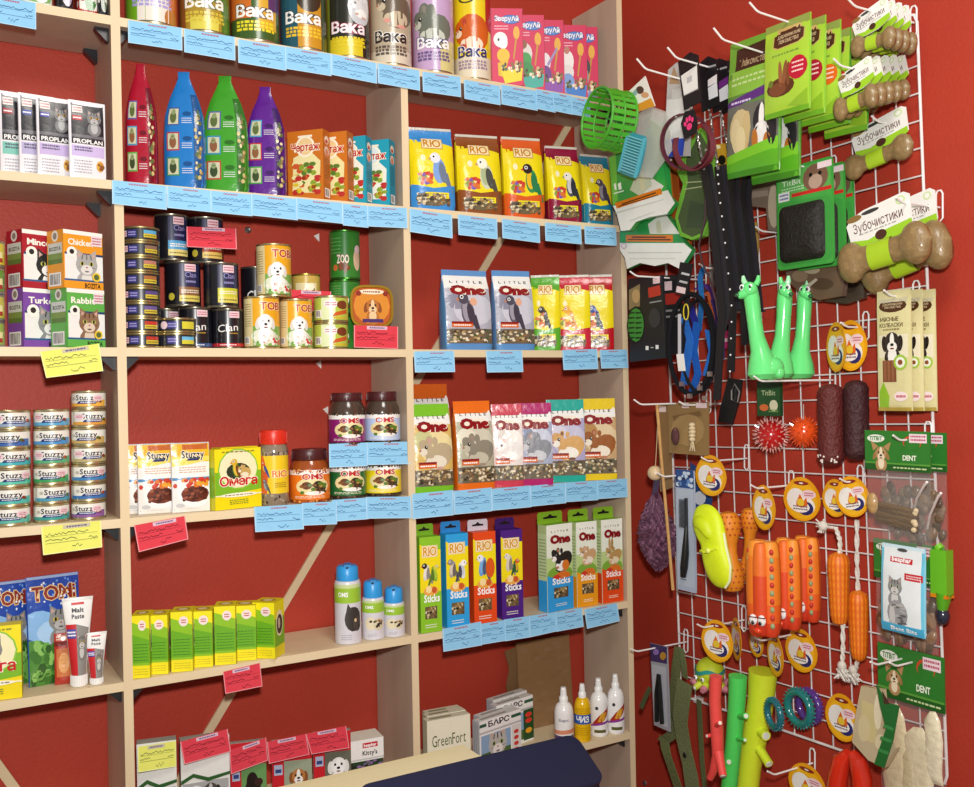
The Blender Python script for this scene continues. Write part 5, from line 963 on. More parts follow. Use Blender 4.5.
def WM(c, roll=0., yaw=0., dz=0.):
    return Matrix.Translation(c) @ Matrix.Rotation(rad(-90 + yaw), 4, 'Z') @ Matrix.Rotation(rad(roll), 4, 'Y') @ Matrix.Translation((0, 0, dz))
def done(m, name, M, label, cat_, group=None, smooth=True):
    return tag(m.build('hanging_' + name, None, None, 0, M, smooth), label, cat_, group)
def sub(m, name, o, smooth=True): return m.build(name, o, (0, 0, 0), 0, None, smooth)
def wbag(name, label, cat_, x0, x1, y0, y1, out, d=.012, front=None, body='#ccc', prof=None, mt='pouch', group=None, roll=0., yaw=0., nexp=2.6, hole=True):
    w, h, c = WF(x0, x1, y0, y1, out)
    prof = prof or [(0, .98, .1), (.05, 1, .6), (.3, 1, 1), (.7, 1, .8), (.88, 1, .15), (1, .99, .1)]
    m = bagmesh(w, h, d, front, body, prof, mt, nexp, .5, None, 0, 14, -h / 2)
    return done(m, name, WM(c, roll, yaw), label, cat_, group)
def outline(pts, w, h): return [((u - .5) * w, (v - .5) * h) for u, v in pts]
def rrect(r=.08, n=5, k=1.):
    P = []
    for cx, cy, a0 in ((1 - r, 1 - r / k, 0), (r, 1 - r / k, 90), (r, r / k, 180), (1 - r, r / k, 270)):
        P += [(cx + r * math.cos(rad(a0 + 90 * i / n)), cy + r / k * math.sin(rad(a0 + 90 * i / n))) for i in range(n + 1)]
    return P
def wcard(name, label, cat_, x0, x1, y0, y1, out, pts, col, shapes=None, th=.0015, mt='card', group=None, roll=0., yaw=0., edge=None):
    """flat cut-out; pts in unit box (v up)"""
    w, h, c = WF(x0, x1, y0, y1, out); m = MB()
    m.prism(outline(pts, w, h), 0, th, col, mt, edge)
    m.printed(res(shapes, w / h), lambda u, v, o: ((u - .5) * w, -o, (v - .5) * h), mt, base=.0002)
    o = done(m, name, WM(c, roll, yaw), label, cat_, group); return o, w, h, c
def pxcard(name, label, cat_, pts, out, col, shapes=None, th=.002, mt='pouch', group=None, crumple=0.):
    """irregular flat piece given by its picture outline on a plane parallel to the wall"""
    xs, ys = [p[0] for p in pts], [p[1] for p in pts]; X = XG - out
    c = at_x((min(xs) + max(xs)) / 2, (min(ys) + max(ys)) / 2, X)
    Q = [(-(at_x(*p, X) - c).y, (at_x(*p, X) - c).z) for p in pts]
    m = MB(); m.prism(Q, 0, th, col, mt)
    def mp(p): v = at_x(*p, X) - c; return (-v.y, v.z)
    for sh in flat(shapes or []):  # shapes given in picture coordinates as (points, colour)
        pass
    lay = 0
    for pp, cc in (shapes or []):
        lay += 1; q = [mp(p) for p in pp]
        a = sum(q[i][0] * q[(i + 1) % len(q)][1] - q[(i + 1) % len(q)][0] * q[i][1] for i in range(len(q)))
        if a < 0: q = q[::-1]
        for t in convexish(q):
            a = sum(t[i][0] * t[(i + 1) % len(t)][1] - t[(i + 1) % len(t)][0] * t[i][1] for i in range(len(t)))
            if a < 0: t = t[::-1]
            m.face([(x, -.0002 - .00005 * lay, z) for x, z in t], cc, mt, weld=False)
    return done(m, name, WM(c), label, cat_, group), mp, c
def pe(x, y, rx, ry, n=12, ang=0.):
    ca, sa = math.cos(ang), math.sin(ang)
    return [(x + rx * math.cos(2 * PI * i / n) * ca - ry * math.sin(2 * PI * i / n) * sa, y + rx * math.cos(2 * PI * i / n) * sa + ry * math.sin(2 * PI * i / n) * ca) for i in range(n)]
def puff(m, pts, th, col, mt='rubber', rings=5, back=.3, fc=None):
    """cushion: outline in local x,z inflated towards -y"""
    cx, cz = sum(p[0] for p in pts) / len(pts), sum(p[1] for p in pts) / len(pts)
    a = sum(pts[i][0] * pts[(i + 1) % len(pts)][1] - pts[(i + 1) % len(pts)][0] * pts[i][1] for i in range(len(pts)))
    if a < 0: pts = pts[::-1]
    rows = []
    for i in range(rings * 2 + 1):
        t = -PI / 2 + PI * i / (rings * 2); s, y = math.cos(t), -math.sin(t) * (th if t > 0 else th * back)
        s = max(s, .02) ** .6
        rows.append([(cx + (x - cx) * s, y, cz + (z - cz) * s) for x, z in pts])
    m.surf(rows, fc or col, mt, True); m.face(rows[-1], col, mt); m.face(rows[0][::-1], col, mt)
    return m
# hamster wheel
c = at_x(609, 120, 1.03); rw, lw = .066, .062; m = MB()
ringp = lambda x, r: [Vector((x, r * math.cos(2 * PI * i / 36), r * math.sin(2 * PI * i / 36))) for i in range(36)]
for x, r in ((-lw / 2, .0032), (0, .0026), (lw / 2, .0032)): m.tube(ringp(x, rw), r, '#4aa428', 'plastic', 8, closed=True)
for i in range(26):
    t = 2 * PI * i / 26; M = Matrix.Rotation(t, 4, 'X'); m.box(-lw / 2, rw - .0022, -.0052, lw / 2, rw + .0004, .0052, '#4fae2c', 'plastic', M)
wheel = done(m, 'hamster_wheel', Matrix.Translation(c) @ Matrix.Rotation(rad(-6), 4, 'Z') @ Matrix.Rotation(rad(4), 4, 'Y'), 'bright green slatted hamster wheel hanging in front of the right upright', 'hamster wheel')
m = MB()
for i in range(8):
    t = PI * i / 8; M = Matrix.Rotation(t, 4, 'X'); m.box(lw / 2 - .003, -rw, -.002, lw / 2, rw, .002, '#459a26', 'plastic', M)
for r in (.022, .044): m.tube(ringp(lw / 2 - .0015, r), .002, '#459a26', 'plastic', 6, closed=True)
sub(m, 'spoked_side', wheel)
# clear bag with header over the wheel
hook(672, 74, .22, 'long white hook above the green hamster wheel', .075, .02, .02)
pxcard('header_card', 'white header card with an orange drawing, right of the hamster wheel', 'packaging', [(628, 92), (645, 76), (655, 106), (637, 112)], .205, '#efeae2', [([(634, 106), (651, 98), (655, 106), (637, 112)], '#e0962c'), (pe(640, 90, 4, 4), '#5a4038'), (pe(645, 95, 4, 3), '#d8a078'), ([(631, 94), (636, 89), (638, 93), (633, 98)], '#8fb4b0')], mt='card')
pxcard('clear_bag', 'crumpled clear bag hanging behind the hamster wheel', 'packaging', [(632, 118), (650, 106), (667, 112), (672, 150), (652, 178), (628, 176), (622, 140)], .198, '#d8d6d0', [([(652, 108), (665, 114), (662, 128), (650, 120)], '#e8e6e4'), ([(636, 124), (652, 114), (645, 130)], '#c8c6c0')], mt='hazy')
w, h, c = WF(621, 641, 134, 176, .225); m = MB(); w *= .95
m.prism(outline(rrect(.16, 4, .5), w, h), 0, .01, '#5fb4c4', 'clear')
m.prism(outline(rrect(.16, 4, .5), w, h), .006, .01, '#3c98aa', 'plastic')
for i in range(13):
    z = -h * .4 + h * .8 * i / 12; m.box(-w * .4, -.0015, z - h * .014, w * .4, .0055, z + h * .014, '#7cc8d4', 'plastic')
for s in (-1, 1): m.box(s * w * .46 - .0015, -.002, -h * .47, s * w * .46 + .0015, .006, h * .47, '#58b0c0', 'plastic')
done(m, 'slatted_ladder', WM(c, 24), 'small teal slatted plastic piece tilted below the hamster wheel', 'pet accessory', smooth=False)
# absorbent pad packs
pxcard('pad_pack', 'upper green and white pad pack with an orange strip', 'hygiene pack', [(609, 158), (640, 138), (652, 120), (662, 121), (668, 196), (675, 203), (667, 214), (650, 217), (636, 222), (630, 230), (621, 231), (617, 214), (613, 206)], .17, '#2c9a48', [
    ([(652, 120), (661, 121), (663, 170), (655, 172)], '#9ad028'), ([(655, 160), (663, 160), (667, 196), (658, 190)], '#2fae4e'), ([(609, 158), (616, 154), (618, 200), (613, 206)], '#6cc04a'),
    ([(613, 206), (668, 190), (675, 203), (667, 214), (650, 217), (636, 222), (630, 230), (621, 231), (617, 214)], '#e9ebe6'), ([(636, 194), (652, 178), (664, 186), (660, 192)], '#e6e8e2'), ([(634, 180), (650, 168), (652, 186), (640, 196), (630, 190)], '#c8d0b8'), ([(640, 172), (644, 170), (645, 190), (641, 191)], '#d8d4b0'),
    ([(615, 203), (661, 188), (662.5, 194), (617, 208.7)], '#e07a1c'), ([(622, 203.5), (656, 192), (656, 193.5), (622, 205)], '#5a3010'), ([(619, 206), (658, 194.5), (658, 195.5), (619, 207)], '#5a3010'), ([(614, 184), (616, 183), (617, 190), (615, 190)], '#f0f4f0'), ([(618, 184), (621, 182), (622, 189), (619, 190)], '#f0f4f0'), ([(614, 193), (624, 190), (624, 191.5), (614, 194.5)], '#d8ecd8'), ([(616, 212), (664, 199), (664, 200), (616, 214)], '#cdd2cc'), ([(630, 220), (655, 211), (655, 212), (630, 222)], '#d4d8d2')], th=.012, group='green pad packs')
pxcard('pad_pack', 'lower green and white pad pack with a level orange strip', 'hygiene pack', [(620, 230), (636, 218), (660, 208), (673, 222), (683, 240), (692, 250), (680, 269), (668, 263), (655, 266), (640, 263), (627, 269), (625, 258), (620, 250)], .14, '#2c9648', [
    ([(648, 224), (664, 212), (680, 234), (650, 234)], '#dfe3da'), ([(656, 222), (660, 220), (662, 233), (657, 233)], '#c8ccb0'), ([(620, 243), (684, 243), (692, 250), (680, 269), (668, 263), (655, 266), (640, 263), (627, 269), (625, 258), (620, 250)], '#eceee9'),
    ([(626, 235), (673, 235), (673, 242), (626, 241.5)], '#e07a1c'), ([(632, 236.5), (666, 236.5), (666, 238), (632, 238)], '#5a3010'), ([(628, 239), (671, 239), (671, 240.5), (628, 240)], '#5a3010'), (pe(624, 246, 3, 3), '#d8a8c0'), (pe(624, 246, 2, 2), '#eceee9'), ([(628, 252), (682, 252), (682, 253), (628, 253.5)], '#d0d4ce'), ([(630, 258), (676, 258), (676, 259), (630, 259)], '#d6dad4')], th=.012, group='green pad packs')
pxcard('brown_pack', 'translucent orange-brown strip pack between the pad packs and the green mitt', 'packaging', [(660, 118), (672, 124), (677, 160), (680, 210), (692, 240), (690, 250), (680, 248), (668, 205), (664, 160)], .12, '#a8521c', [([(664, 124), (668, 126), (674, 200), (671, 200)], '#c8742c'), ([(682, 238), (690, 238), (690, 248), (682, 246)], '#d8802c')], mt='pouch')
pxcard('brush_pack', 'clear pack with a white and blue brush behind the maroon collar', 'brush', [(668, 70), (677, 62), (684, 75), (690, 120), (690, 156), (665, 157), (666, 110)], .185, '#b8b6b4', [([(669, 84), (674, 66), (680, 84)], '#a88a68'), ([(667, 100), (684, 96), (686, 140), (665, 140)], '#dcdcd8'), ([(665, 140), (685, 138), (683, 156), (667, 157)], '#2848b8'), ([(672, 90), (680, 88), (682, 98), (672, 100)], '#c8c8c4')], mt='pouch')
# green mitt
pxcard('grooming_mitt', 'olive grooming mitt with bright green edge, below the maroon collar', 'grooming mitt', [(677, 172), (684, 150), (700, 128), (712, 150), (713, 190), (710, 220), (703, 236), (692, 240), (680, 236), (675, 218), (680, 196), (683, 184)], .15, '#6fae3a', [([(686, 160), (700, 132), (711, 152), (711, 190), (708, 220), (702, 233), (692, 237), (682, 232), (678, 218), (684, 198), (688, 182)], '#4a5a38'), ([(686, 182), (702, 181), (702, 182), (686, 183)], '#a8b088'), ([(684, 189), (702, 186), (702, 187), (684, 190)], '#a8b088'), ([(690, 200), (706, 205), (702, 228), (686, 228)], '#414f38')], th=.014, mt='cloth')
# maroon collar
def loop3(cx, cy, rx, ry, out, dout=0., n=28, a0=0., a1=360., X=None):
    return [at_x(cx + rx * math.cos(rad(a0 + (a1 - a0) * i / n)), cy + ry * math.sin(rad(a0 + (a1 - a0) * i / n)), XG - out - dout * math.sin(PI * i / n)) for i in range(n + 1)]
m = MB(); P = loop3(686, 142, 24, 28, .2, .02); m.ribbon(P, .012, [(1, .2, .1)] * len(P), '#5c1f2c', 'rubber', .003)
P = loop3(694, 146, 19, 24, .212, .01, 26, -60, 200); m.ribbon(P, .012, [(1, -.3, .2)] * len(P), '#64222e', 'rubber', .003)
col_ = tag(m.build('hanging_dog_collar'), 'looped maroon leather collar with a pink paw tag', 'dog collar')
m = MB()
for x, y in ((671, 160), (676, 117), (706, 150), (700, 163)): m.ball(at_x(x, y, XG - .222), .003, .003, .003, '#c8c0b8', 'tin', 8, 6)
m.build('buckle_stud', col_)
m = MB(); M = WM(at_x(689, 124, XG - .226), -12)
m.prism([(-.02, -.024), (.014, -.026), (.022, -.01), (.02, .022), (-.006, .03), (-.022, .012)], 0, .002, '#141216', 'card')
m.printed([ell(.5, .4, .16, .13, '#e83a78'), ell(.3, .58, .075, .1, '#e83a78', .4), ell(.44, .68, .075, .11, '#e83a78', .1), ell(.6, .68, .075, .11, '#e83a78', -.1), ell(.73, .57, .075, .1, '#e83a78', -.4)], lambda u, v, o: ((u - .5) * .05, -o, (v - .5) * .055), 'card')
o = m.build('paw_card', None, None, 0, M); o.parent = col_
m = MB(); P = [at_x(x, y, XG - .19 + .0 * i) for i, (x, y) in enumerate([(700, 168), (706, 190), (705, 220), (699, 245), (702, 262), (710, 280), (716, 300), (720, 330)])]
m.tube(P, .0022, '#3a2226', 'rubber', 6); tag(m.build('hanging_leash_cord'), 'thin dark brown leash cord hanging below the maroon collar', 'leash')
# leashes with black header cards
G = 'black chain leashes with header cards'
hook(697, 62, .2, 'white hook holding the black leash cards', .06, .02, .015)
for i, (dx, dy, out, sx) in enumerate([(0, 0, .2, 724), (18, 4, .17, 735), (29, 6, .145, 746), (38, 8, .12, 757)]):
    o, mp, c = pxcard('dog_leash', ['black leash with a white card label, frontmost of the four', 'black leash with studs, second behind the white label', 'black leash with a violet card edge, third', 'black leash hindmost on the hook, beside the treat bags'][i], 'leash', [(678 + dx, 62 + dy), (690 + dx, 52 + dy), (698 + dx, 55 + dy), (701 + dx, 102 + dy * .6), (684 + dx, 110 + dy * .6)], out, '#18161a', ([([(681, 76), (697, 65), (698, 88), (684, 95)], '#e9e6e2'), ([(687, 78), (692, 75), (692, 81), (687, 84)], '#b8b8b8'), ([(684, 95), (698, 88), (698.5, 89), (684, 96)], '#b8b4b0')] if i == 0 else [([(690 + dx, 84 + dy), (699 + dx, 78 + dy), (700 + dx, 92 + dy), (691 + dx, 96 + dy)], '#d8d8dc'), ([(690 + dx, 76 + dy), (699 + dx, 70 + dy), (699 + dx, 78 + dy), (690 + dx, 83 + dy)], ['', '#e0d8d8', '#6a2a7a', '#7a4a9a'][i]), ([(691 + dx, 62 + dy), (698 + dx, 60 + dy), (698 + dx, 62 + dy), (691 + dx, 64 + dy)], '#9a9a9a')]), mt='card', group=G)
    M = o.matrix_world.inverted() if False else WM(c).inverted()
    a, b = at_x(691 + dx, 104 + dy * .6, XG - out + .003), at_x(sx - 20 + 3 * i, 168, XG - out + .004)
    m = MB()
    for k in range(22):
        t = k / 21; p = M @ (a.lerp(b, t)); m.ball(p, .0035, .0022, .005, '#b8b2ac' if k % 2 else '#8a8480', 'tin', 8, 5, Matrix.Rotation(k * 1.2, 3, 'Z'))
    m.build('chain', o)
    P = [M @ at_x(x, y, XG - out + .006) for x, y in [(sx - 20 + 3 * i, 166), (sx - 14, 200), (sx - 8, 250), (sx - 2, 310), (sx - 4 + (i - 1) * 3, [400, 372, 345, 372][i])]]
    m = MB(); m.ribbon(P, [.02, .019, .018, .017][i], (1, 0, 0), '#17161a', 'rubber', .003)
    if i == 1:
        for k in range(16):
            t = k / 15 * 3.99; j = int(t); q = P[j].lerp(P[j + 1], t - j); m.ball(q + Vector((0, -.003, 0)), .0022, .0018, .0022, '#f0eeee', 'plastic', 8, 5)
    m.build('strap', o)
    P2 = [p + Vector((.013, .003, .0)) for p in P[:4]] + [P[4] + Vector((.012, .003, .12 if i != 2 else .02))]
    m = MB(); m.ribbon(P2, .012, (1, 0, 0), '#232228', 'rubber', .003); m.build('strap', o)
pxcard('patterned_strap', 'short gold and black patterned strap below the leash cards', 'dog collar', [(706, 146), (733, 142), (735, 158), (728, 175), (708, 174)], .125, '#c8982c', [(pe(713, 152, 4, 4), '#18140f'), (pe(722, 160, 4, 5), '#18140f'), (pe(714, 168, 4, 3), '#18140f'), (pe(730, 150, 3, 5), '#18140f'), (pe(727, 170, 3, 3), '#e8d8a0'), (pe(718, 147, 3, 2), '#f0e4b8'), (pe(709, 160, 2, 3), '#f0e4b8')], mt='pouch')
# ---- treat bags
G = 'big green dog treat bags with purple band'
def dogbag(k): return flat(rect(0, 0, 1, 1, '#5c8a3a'), rect(0, .76, 1, 1, '#6aa034'), poly([(.14, .78), (.14, .94), (.9, .96), (.9, .8), (.7, .77), (.3, .76)], '#3a261c'), txt('Деревенские', .52, .885, .6, .05, '#c8b088', 0), txt('лакомства', .52, .83, .5, .05, '#c8b088', 0), rect(0, .6, 1, .78, '#86b840'), smallprint(.1, .66, .9, .74, 2, '#c0d890', 4, .4), poly([(0, .5), (0, .56), (1, .64), (1, .57)], '#5a2a7a'), smallprint(.1, .53, .5, .56, 1, '#d8c8e8', 2), rect(0, .16, 1, .52, '#6a6a60'), ell(.3, .34, .22, .15, '#cdb888'), ell(.22, .3, .1, .13, '#d8c698', .2), ell(.42, .32, .09, .15, '#c8b07c', -.2), ell(.32, .26, .1, .1, '#dccc9c'), ell(.72, .38, .16, .12, '#28242a'), ell(.72, .4, .05, .1, '#f0ece8'), ell(.72, .28, .14, .09, '#e8e4e0'), ell(.6, .24, .06, .08, '#b8702c'), ell(.82, .2, .07, .08, '#b8702c'), ell(.9, .3, .08, .12, '#28242a'), poly([(0, 0), (0, .16), (1, .24), (1, 0)], '#78c02c'), poly([(0, 0), (0, .1), (1, .16), (1, 0)], '#5aa824'), rect(0, 0, 1, .04, '#3f8a1c'))
hook(752, 46, .2, 'white hook above the big treat bags', .08, .02, .02)
wbag('dog_treat_bag', 'big green treat bag with purple band, rear one', 'dog treats', 748, 797, 42, 180, .145, .02, dogbag, '#5c9a34', group=G, roll=2)
wbag('dog_treat_bag', 'big green treat bag with purple band, front one', 'dog treats', 724, 777, 36, 174, .18, .022, dogbag, '#5c9a34', group=G, roll=3)
G = 'lime green packs of meat treats'
def limebag(dot): return lambda k: flat(rect(0, 0, 1, 1, '#a6cc3c'), rect(0, .9, 1, 1, '#8a9a4a'), poly([(.2, .74), (.2, .88), (.32, .93), (.78, .93), (.9, .88), (.9, .76), (.78, .72), (.32, .71)], '#c8a868'), poly([(.22, .75), (.22, .875), (.33, .92), (.77, .92), (.88, .875), (.88, .765), (.77, .73), (.33, .72)], '#4a2c1a'), txt('Деревенские', .55, .85, .5, .05, '#d8c098', 0), txt('лакомства', .55, .79, .44, .05, '#d8c098', 0), smallprint(.2, .63, .8, .67, 1, '#7a9a3a', 4), ell(.4, .3, .32, .1, '#5a3018'), ell(.5, .44, .05, .14, '#8a5434', -.2), ell(.4, .44, .045, .14, '#98603c', .15), ell(.58, .42, .045, .13, '#7a4828'), ell(.34, .28, .2, .07, '#7a4426'), ell(.78, .46, .2, .2 * k, dot), smallprint(.66, .4, .9, .54, 3, '#f4d8d0', 3, .35), ell(.18, .36, .06, .04, '#6a7a2a'), poly([(.55, .08), (.98, .22), (.98, .04)], '#8ab42c'), rect(0, 0, 1, .05, '#6fae24'))
hook(783, 18, .2, 'white hook at the top above the lime treat packs', .07, .015, .015)
for i, (x0, x1, y0, y1, out, dot, lab) in enumerate([(822, 866, 34, 134, .08, '#3a8a2a', 'hindmost green pack, its lower edge showing above the grid'), (806, 848, 34, 128, .105, '#c8302a', 'fourth lime pack, mostly hidden'), (797, 838, 26, 122, .135, '#d8641c', 'third lime pack with an orange dot'), (781, 823, 22, 118, .155, '#a81c30', 'second lime pack with a dark red dot'), (762, 808, 20, 114, .192, '#b81c34', 'frontmost lime pack with a red dot')]):
    wbag('dog_treat_pack', lab, 'dog treats', x0, x1, y0, y1, out, .014, limebag(dot), '#8abc34' if i > 1 else '#4f9a2a', group=G, roll=2)
wbag('dog_treat_pack', 'green and brown pack at the top behind the bones', 'dog treats', 838, 866, 26, 70, .075, .01, lambda k: flat(rect(0, 0, 1, 1, '#7aa83a'), poly([(.1, .5), (.1, .8), (.9, .86), (.9, .56)], '#4a3420'), ell(.5, .9, .3, .08, '#b89a5a'), smallprint(.2, .6, .8, .74, 2, '#d8c098', 3)), '#6a9a34')
# ---- bones with cards
G = 'chew bones with white and green cards'
def bone(bx0, bx1, by0, by1, card, out, lab, ang=0., cang=0., dk=.5):
    w, h, c = WF(bx0, bx1, by0, by1, out); L = w / 2; r = h * .43
    m = MB(); rows = []; N = 18; n = 22
    for i in range(n + 1):
        t = -1 + 2 * i / n; a = abs(t)
        rr = r * max(.6 * (1 if a < .9 else 0), math.sqrt(max(0., 1 - ((a - .69) / .31) ** 2)) if a > .38 else 0, .01)
        sq = .8 if a > .5 else 1
        rows.append([(t * L, .5 * 0 + rr * dk * math.cos(2 * PI * j / N), rr * (math.sin(2 * PI * j / N) + (0 if a < .55 else 0))) for j in range(N)])
    def colr(i, j): return '#8a7048' if (i + j * 3) % 5 else '#94794e'
    m.surf([r_ for r_ in rows], colr, 'chew', True)
    M = WM(c, ang)
    o = done(m, 'chew_bone', M, lab, 'dog chew', G)
    m = MB(); q = [(-.18 * L, r * .64), (.2 * L, r * .64)]
    rows = [[(x, 1.03 * rr_ * dk * math.cos(2 * PI * j / N), rr_ * math.sin(2 * PI * j / N)) for j in range(N)] for x, rr_ in ((-.26 * L, r * .66), (.22 * L, r * .66))]
    m.surf(rows, '#a8cc28', 'labelpaper', True); sub(m, 'paper_band', o)
    cx0, cx1, cy0, cy1 = card; w2, h2, c2 = WF(cx0, cx1, cy0, cy1, out - .004); m = MB()
    P = outline([(.04, .12), (.0, .7), (.1, .86), (.3, .95), (.6, .97), (.92, 1), (1, .9), (.98, .2), (.8, .05), (.6, .0), (.3, .04)], w2, h2)
    m.prism(P, 0, .001, '#eceae4', 'card')
    m.printed(flat(poly([(.02, .1), (.04, .3), (.3, .2), (.6, .3), (.97, .34), (.97, .16), (.8, .05), (.6, .01), (.3, .05)], '#9ccc2c'), txt('Зубочистики', .48, .56, .76, .22, '#5a1c18', 0, .0), smallprint(.2, .36, .75, .42, 1, '#a8a8a0', 3), ell(.5, .22, .09, .12, '#4a2c20'), ell(.14, .82, .12, .08, '#8a6a3a'), ell(.86, .84, .07, .1, '#c8e0a0'), ell(.86, .84, .045, .065, '#f0f0ea'), ell(.4, .86, .14, .05, '#3a3a3a')), lambda u, v, f: ((u - .5) * w2, -f, (v - .5) * h2), 'card', base=.0002)
    oc = m.build('header_card', None, None, 0, WM(c2, cang), False); oc.parent = o; oc.matrix_parent_inverse = M.inverted()
hook(868, 10, .13, 'white hook at the top of the grid holding the upper bones', .04, .012)
for i in range(4):
    d = 3 - i; bone(850 + 7 * d, 896 + 7 * d, 29 + 2 * d, 55 + 2 * d, (852 + 7 * d, 890 + 7 * d, 6 + 2.5 * d, 33 + 2.5 * d), .125 - .027 * d, ['hindmost bone of the top row of chew bones', 'third bone of the top row of chew bones', 'second bone of the top row of chew bones', 'front bone of the top row of chew bones'][i], 4, -12)
hook(850, 68, .145, 'white hook holding the second row of bones', .03, .012)
for i in range(5):
    d = 4 - i; bone(833 + 8 * d, 878 + 8 * d, 88 - 1 * d, 117 - 2 * d, (838 + 8.5 * d, 874 + 8.5 * d, 64 - .5 * d, 92 - .5 * d), .142 - .0275 * d, ['hindmost bone of the second bone row', 'fourth bone of the second bone row', 'third bone of the second bone row', 'second bone in the second bone row', 'front bone of the second bone row'][i], -6, -14)
hook(880, 122, .06, 'white hook of the single chew bone', .012, .01)
bone(842, 913, 142, 173, (851, 908, 117, 150), .05, 'single chew bone hanging alone below the two bone rows', -8, -10)
hook(905, 203, .1, 'white hook holding the two largest bones', .012, .01)
bone(858, 951, 229, 288, (880, 937, 196, 236), .04, 'rear one of the two largest chew bones at the grid edge', -14, -8)
bone(836, 930, 228, 278, (846, 912, 202, 244), .1, 'front one of the two largest chew bones, card fully visible', -8, -10)
# ---- tray packs
G = 'green blister packs of dark dried chews'
def traypack(x0, x1, y0, y1, out, lab, full=True):
    w, h, c = WF(x0, x1, y0, y1, out); m = MB(); k = w / h
    m.prism(outline(rrect(.07, 5, 1 / k), w, h), 0, .0015, '#3f9c3e', 'card')
    m.printed(flat(rect(.03, .02, .97, .98, '#44a444'), rect(.04, .7, .96, .97, '#5aa850'), ell(.7, .84, .22, .13, '#7a5a48'), ell(.7, .8, .12, .07, '#b89a88'), ell(.62, .87, .03, .02, '#111'), ell(.78, .87, .03, .02, '#111'), rect(.28, .695, .97, .73, '#c82a26'), rect(.04, .67, .24, .76, '#e4e4e4'), smallprint(.06, .68, .22, .75, 2, '#4a5a9a', 3), txt('TitBit', .28, .84, .34, .05, '#e8f0e0', 0), smallprint(.1, .75, .5, .8, 2, '#b8e0b0', 4), rect(.74, .91, .98, .97, '#eed6dc')), lambda u, v, o: ((u - .5) * w, -o, (v - .5) * h), 'card', base=.0002)
    o = done(m, 'dried_chew_pack', WM(c), lab, 'dog chew', G, False)
    m = MB(); bw, bh = w * .78, h * .56; z0 = -h * .44
    P = [(a - .04 * w, b + z0 + bh / 2) for a, b in outline(rrect(.12, 5, bw / bh), bw, bh)]
    puff(m, P, .02, '#1c1511', 'feather', 5, .02); sub(m, 'dried_chew', o)
    m = MB(); P = [(a, b + z0 + bh / 2) for a, b in outline(rrect(.12, 5, bw / bh), bw * 1.2, bh * 1.12)]
    puff(m, P, .024, '#26302a', 'clear', 4, .01); sub(m, 'clear_blister', o)
hook(800, 166, .1, 'white hook holding the green blister packs', .03, .012)
for x0, x1, y0, y1, out, lab in [(812, 854, 170, 270, .035, 'rear green blister pack, only its right edge showing'), (796, 845, 167, 268, .06, 'middle green blister pack with a red line'), (776, 833, 163, 267, .09, 'front green blister pack with a dark dried chew in view')]: traypack(x0, x1, y0, y1, out, lab)
pxcard('jerky_bag', 'clear bag of brown dried chews hanging below the blister packs', 'dog chew', [(786, 264), (838, 262), (844, 282), (842, 296), (818, 300), (800, 292), (786, 280)], .05, '#6a5442', [(pe(800, 276, 8, 6), '#8a745c'), (pe(822, 284, 12, 6), '#55402f'), (pe(812, 270, 8, 4), '#a89880'), ([(800, 290), (816, 278), (818, 280), (804, 292)], '#b8ae9c')], th=.012, mt='pouch')
pxcard('jerky_bag', 'dark clear bag of dried chews behind, above the yellow round tags', 'dog chew', [(814, 270), (862, 262), (864, 298), (846, 304), (815, 300)], .02, '#4a3e34', [(pe(830, 286, 10, 8), '#6a5a48'), (pe(850, 284, 8, 9), '#3c3028'), ([(818, 278), (832, 272), (832, 274), (819, 281)], '#9a9084')], th=.01, mt='pouch')
pxcard('rawhide_pack', 'clear pack with a pale rawhide stick behind the treat bags', 'dog chew', [(752, 180), (782, 176), (782, 232), (768, 230), (766, 208), (750, 206)], .05, '#7a6a5c', [(pe(774, 206, 6, 22), '#b8aa94'), ([(752, 192), (768, 190), (768, 196), (752, 198)], '#98897a')], th=.01, mt='pouch')
m = MB(); P = [at_x(x, y, XG - .02) for x, y in ((756, 222), (757, 245), (756, 268))]; m.tube(P, [.003, .006, .002], '#a8843c', 'chew', 8); tag(m.build('hanging_chew_stick'), 'thin tan chew stick hanging above the green animal toys', 'dog chew')
hook(770, 232, .05, 'short white hook above the green animal toys', .03, .01)
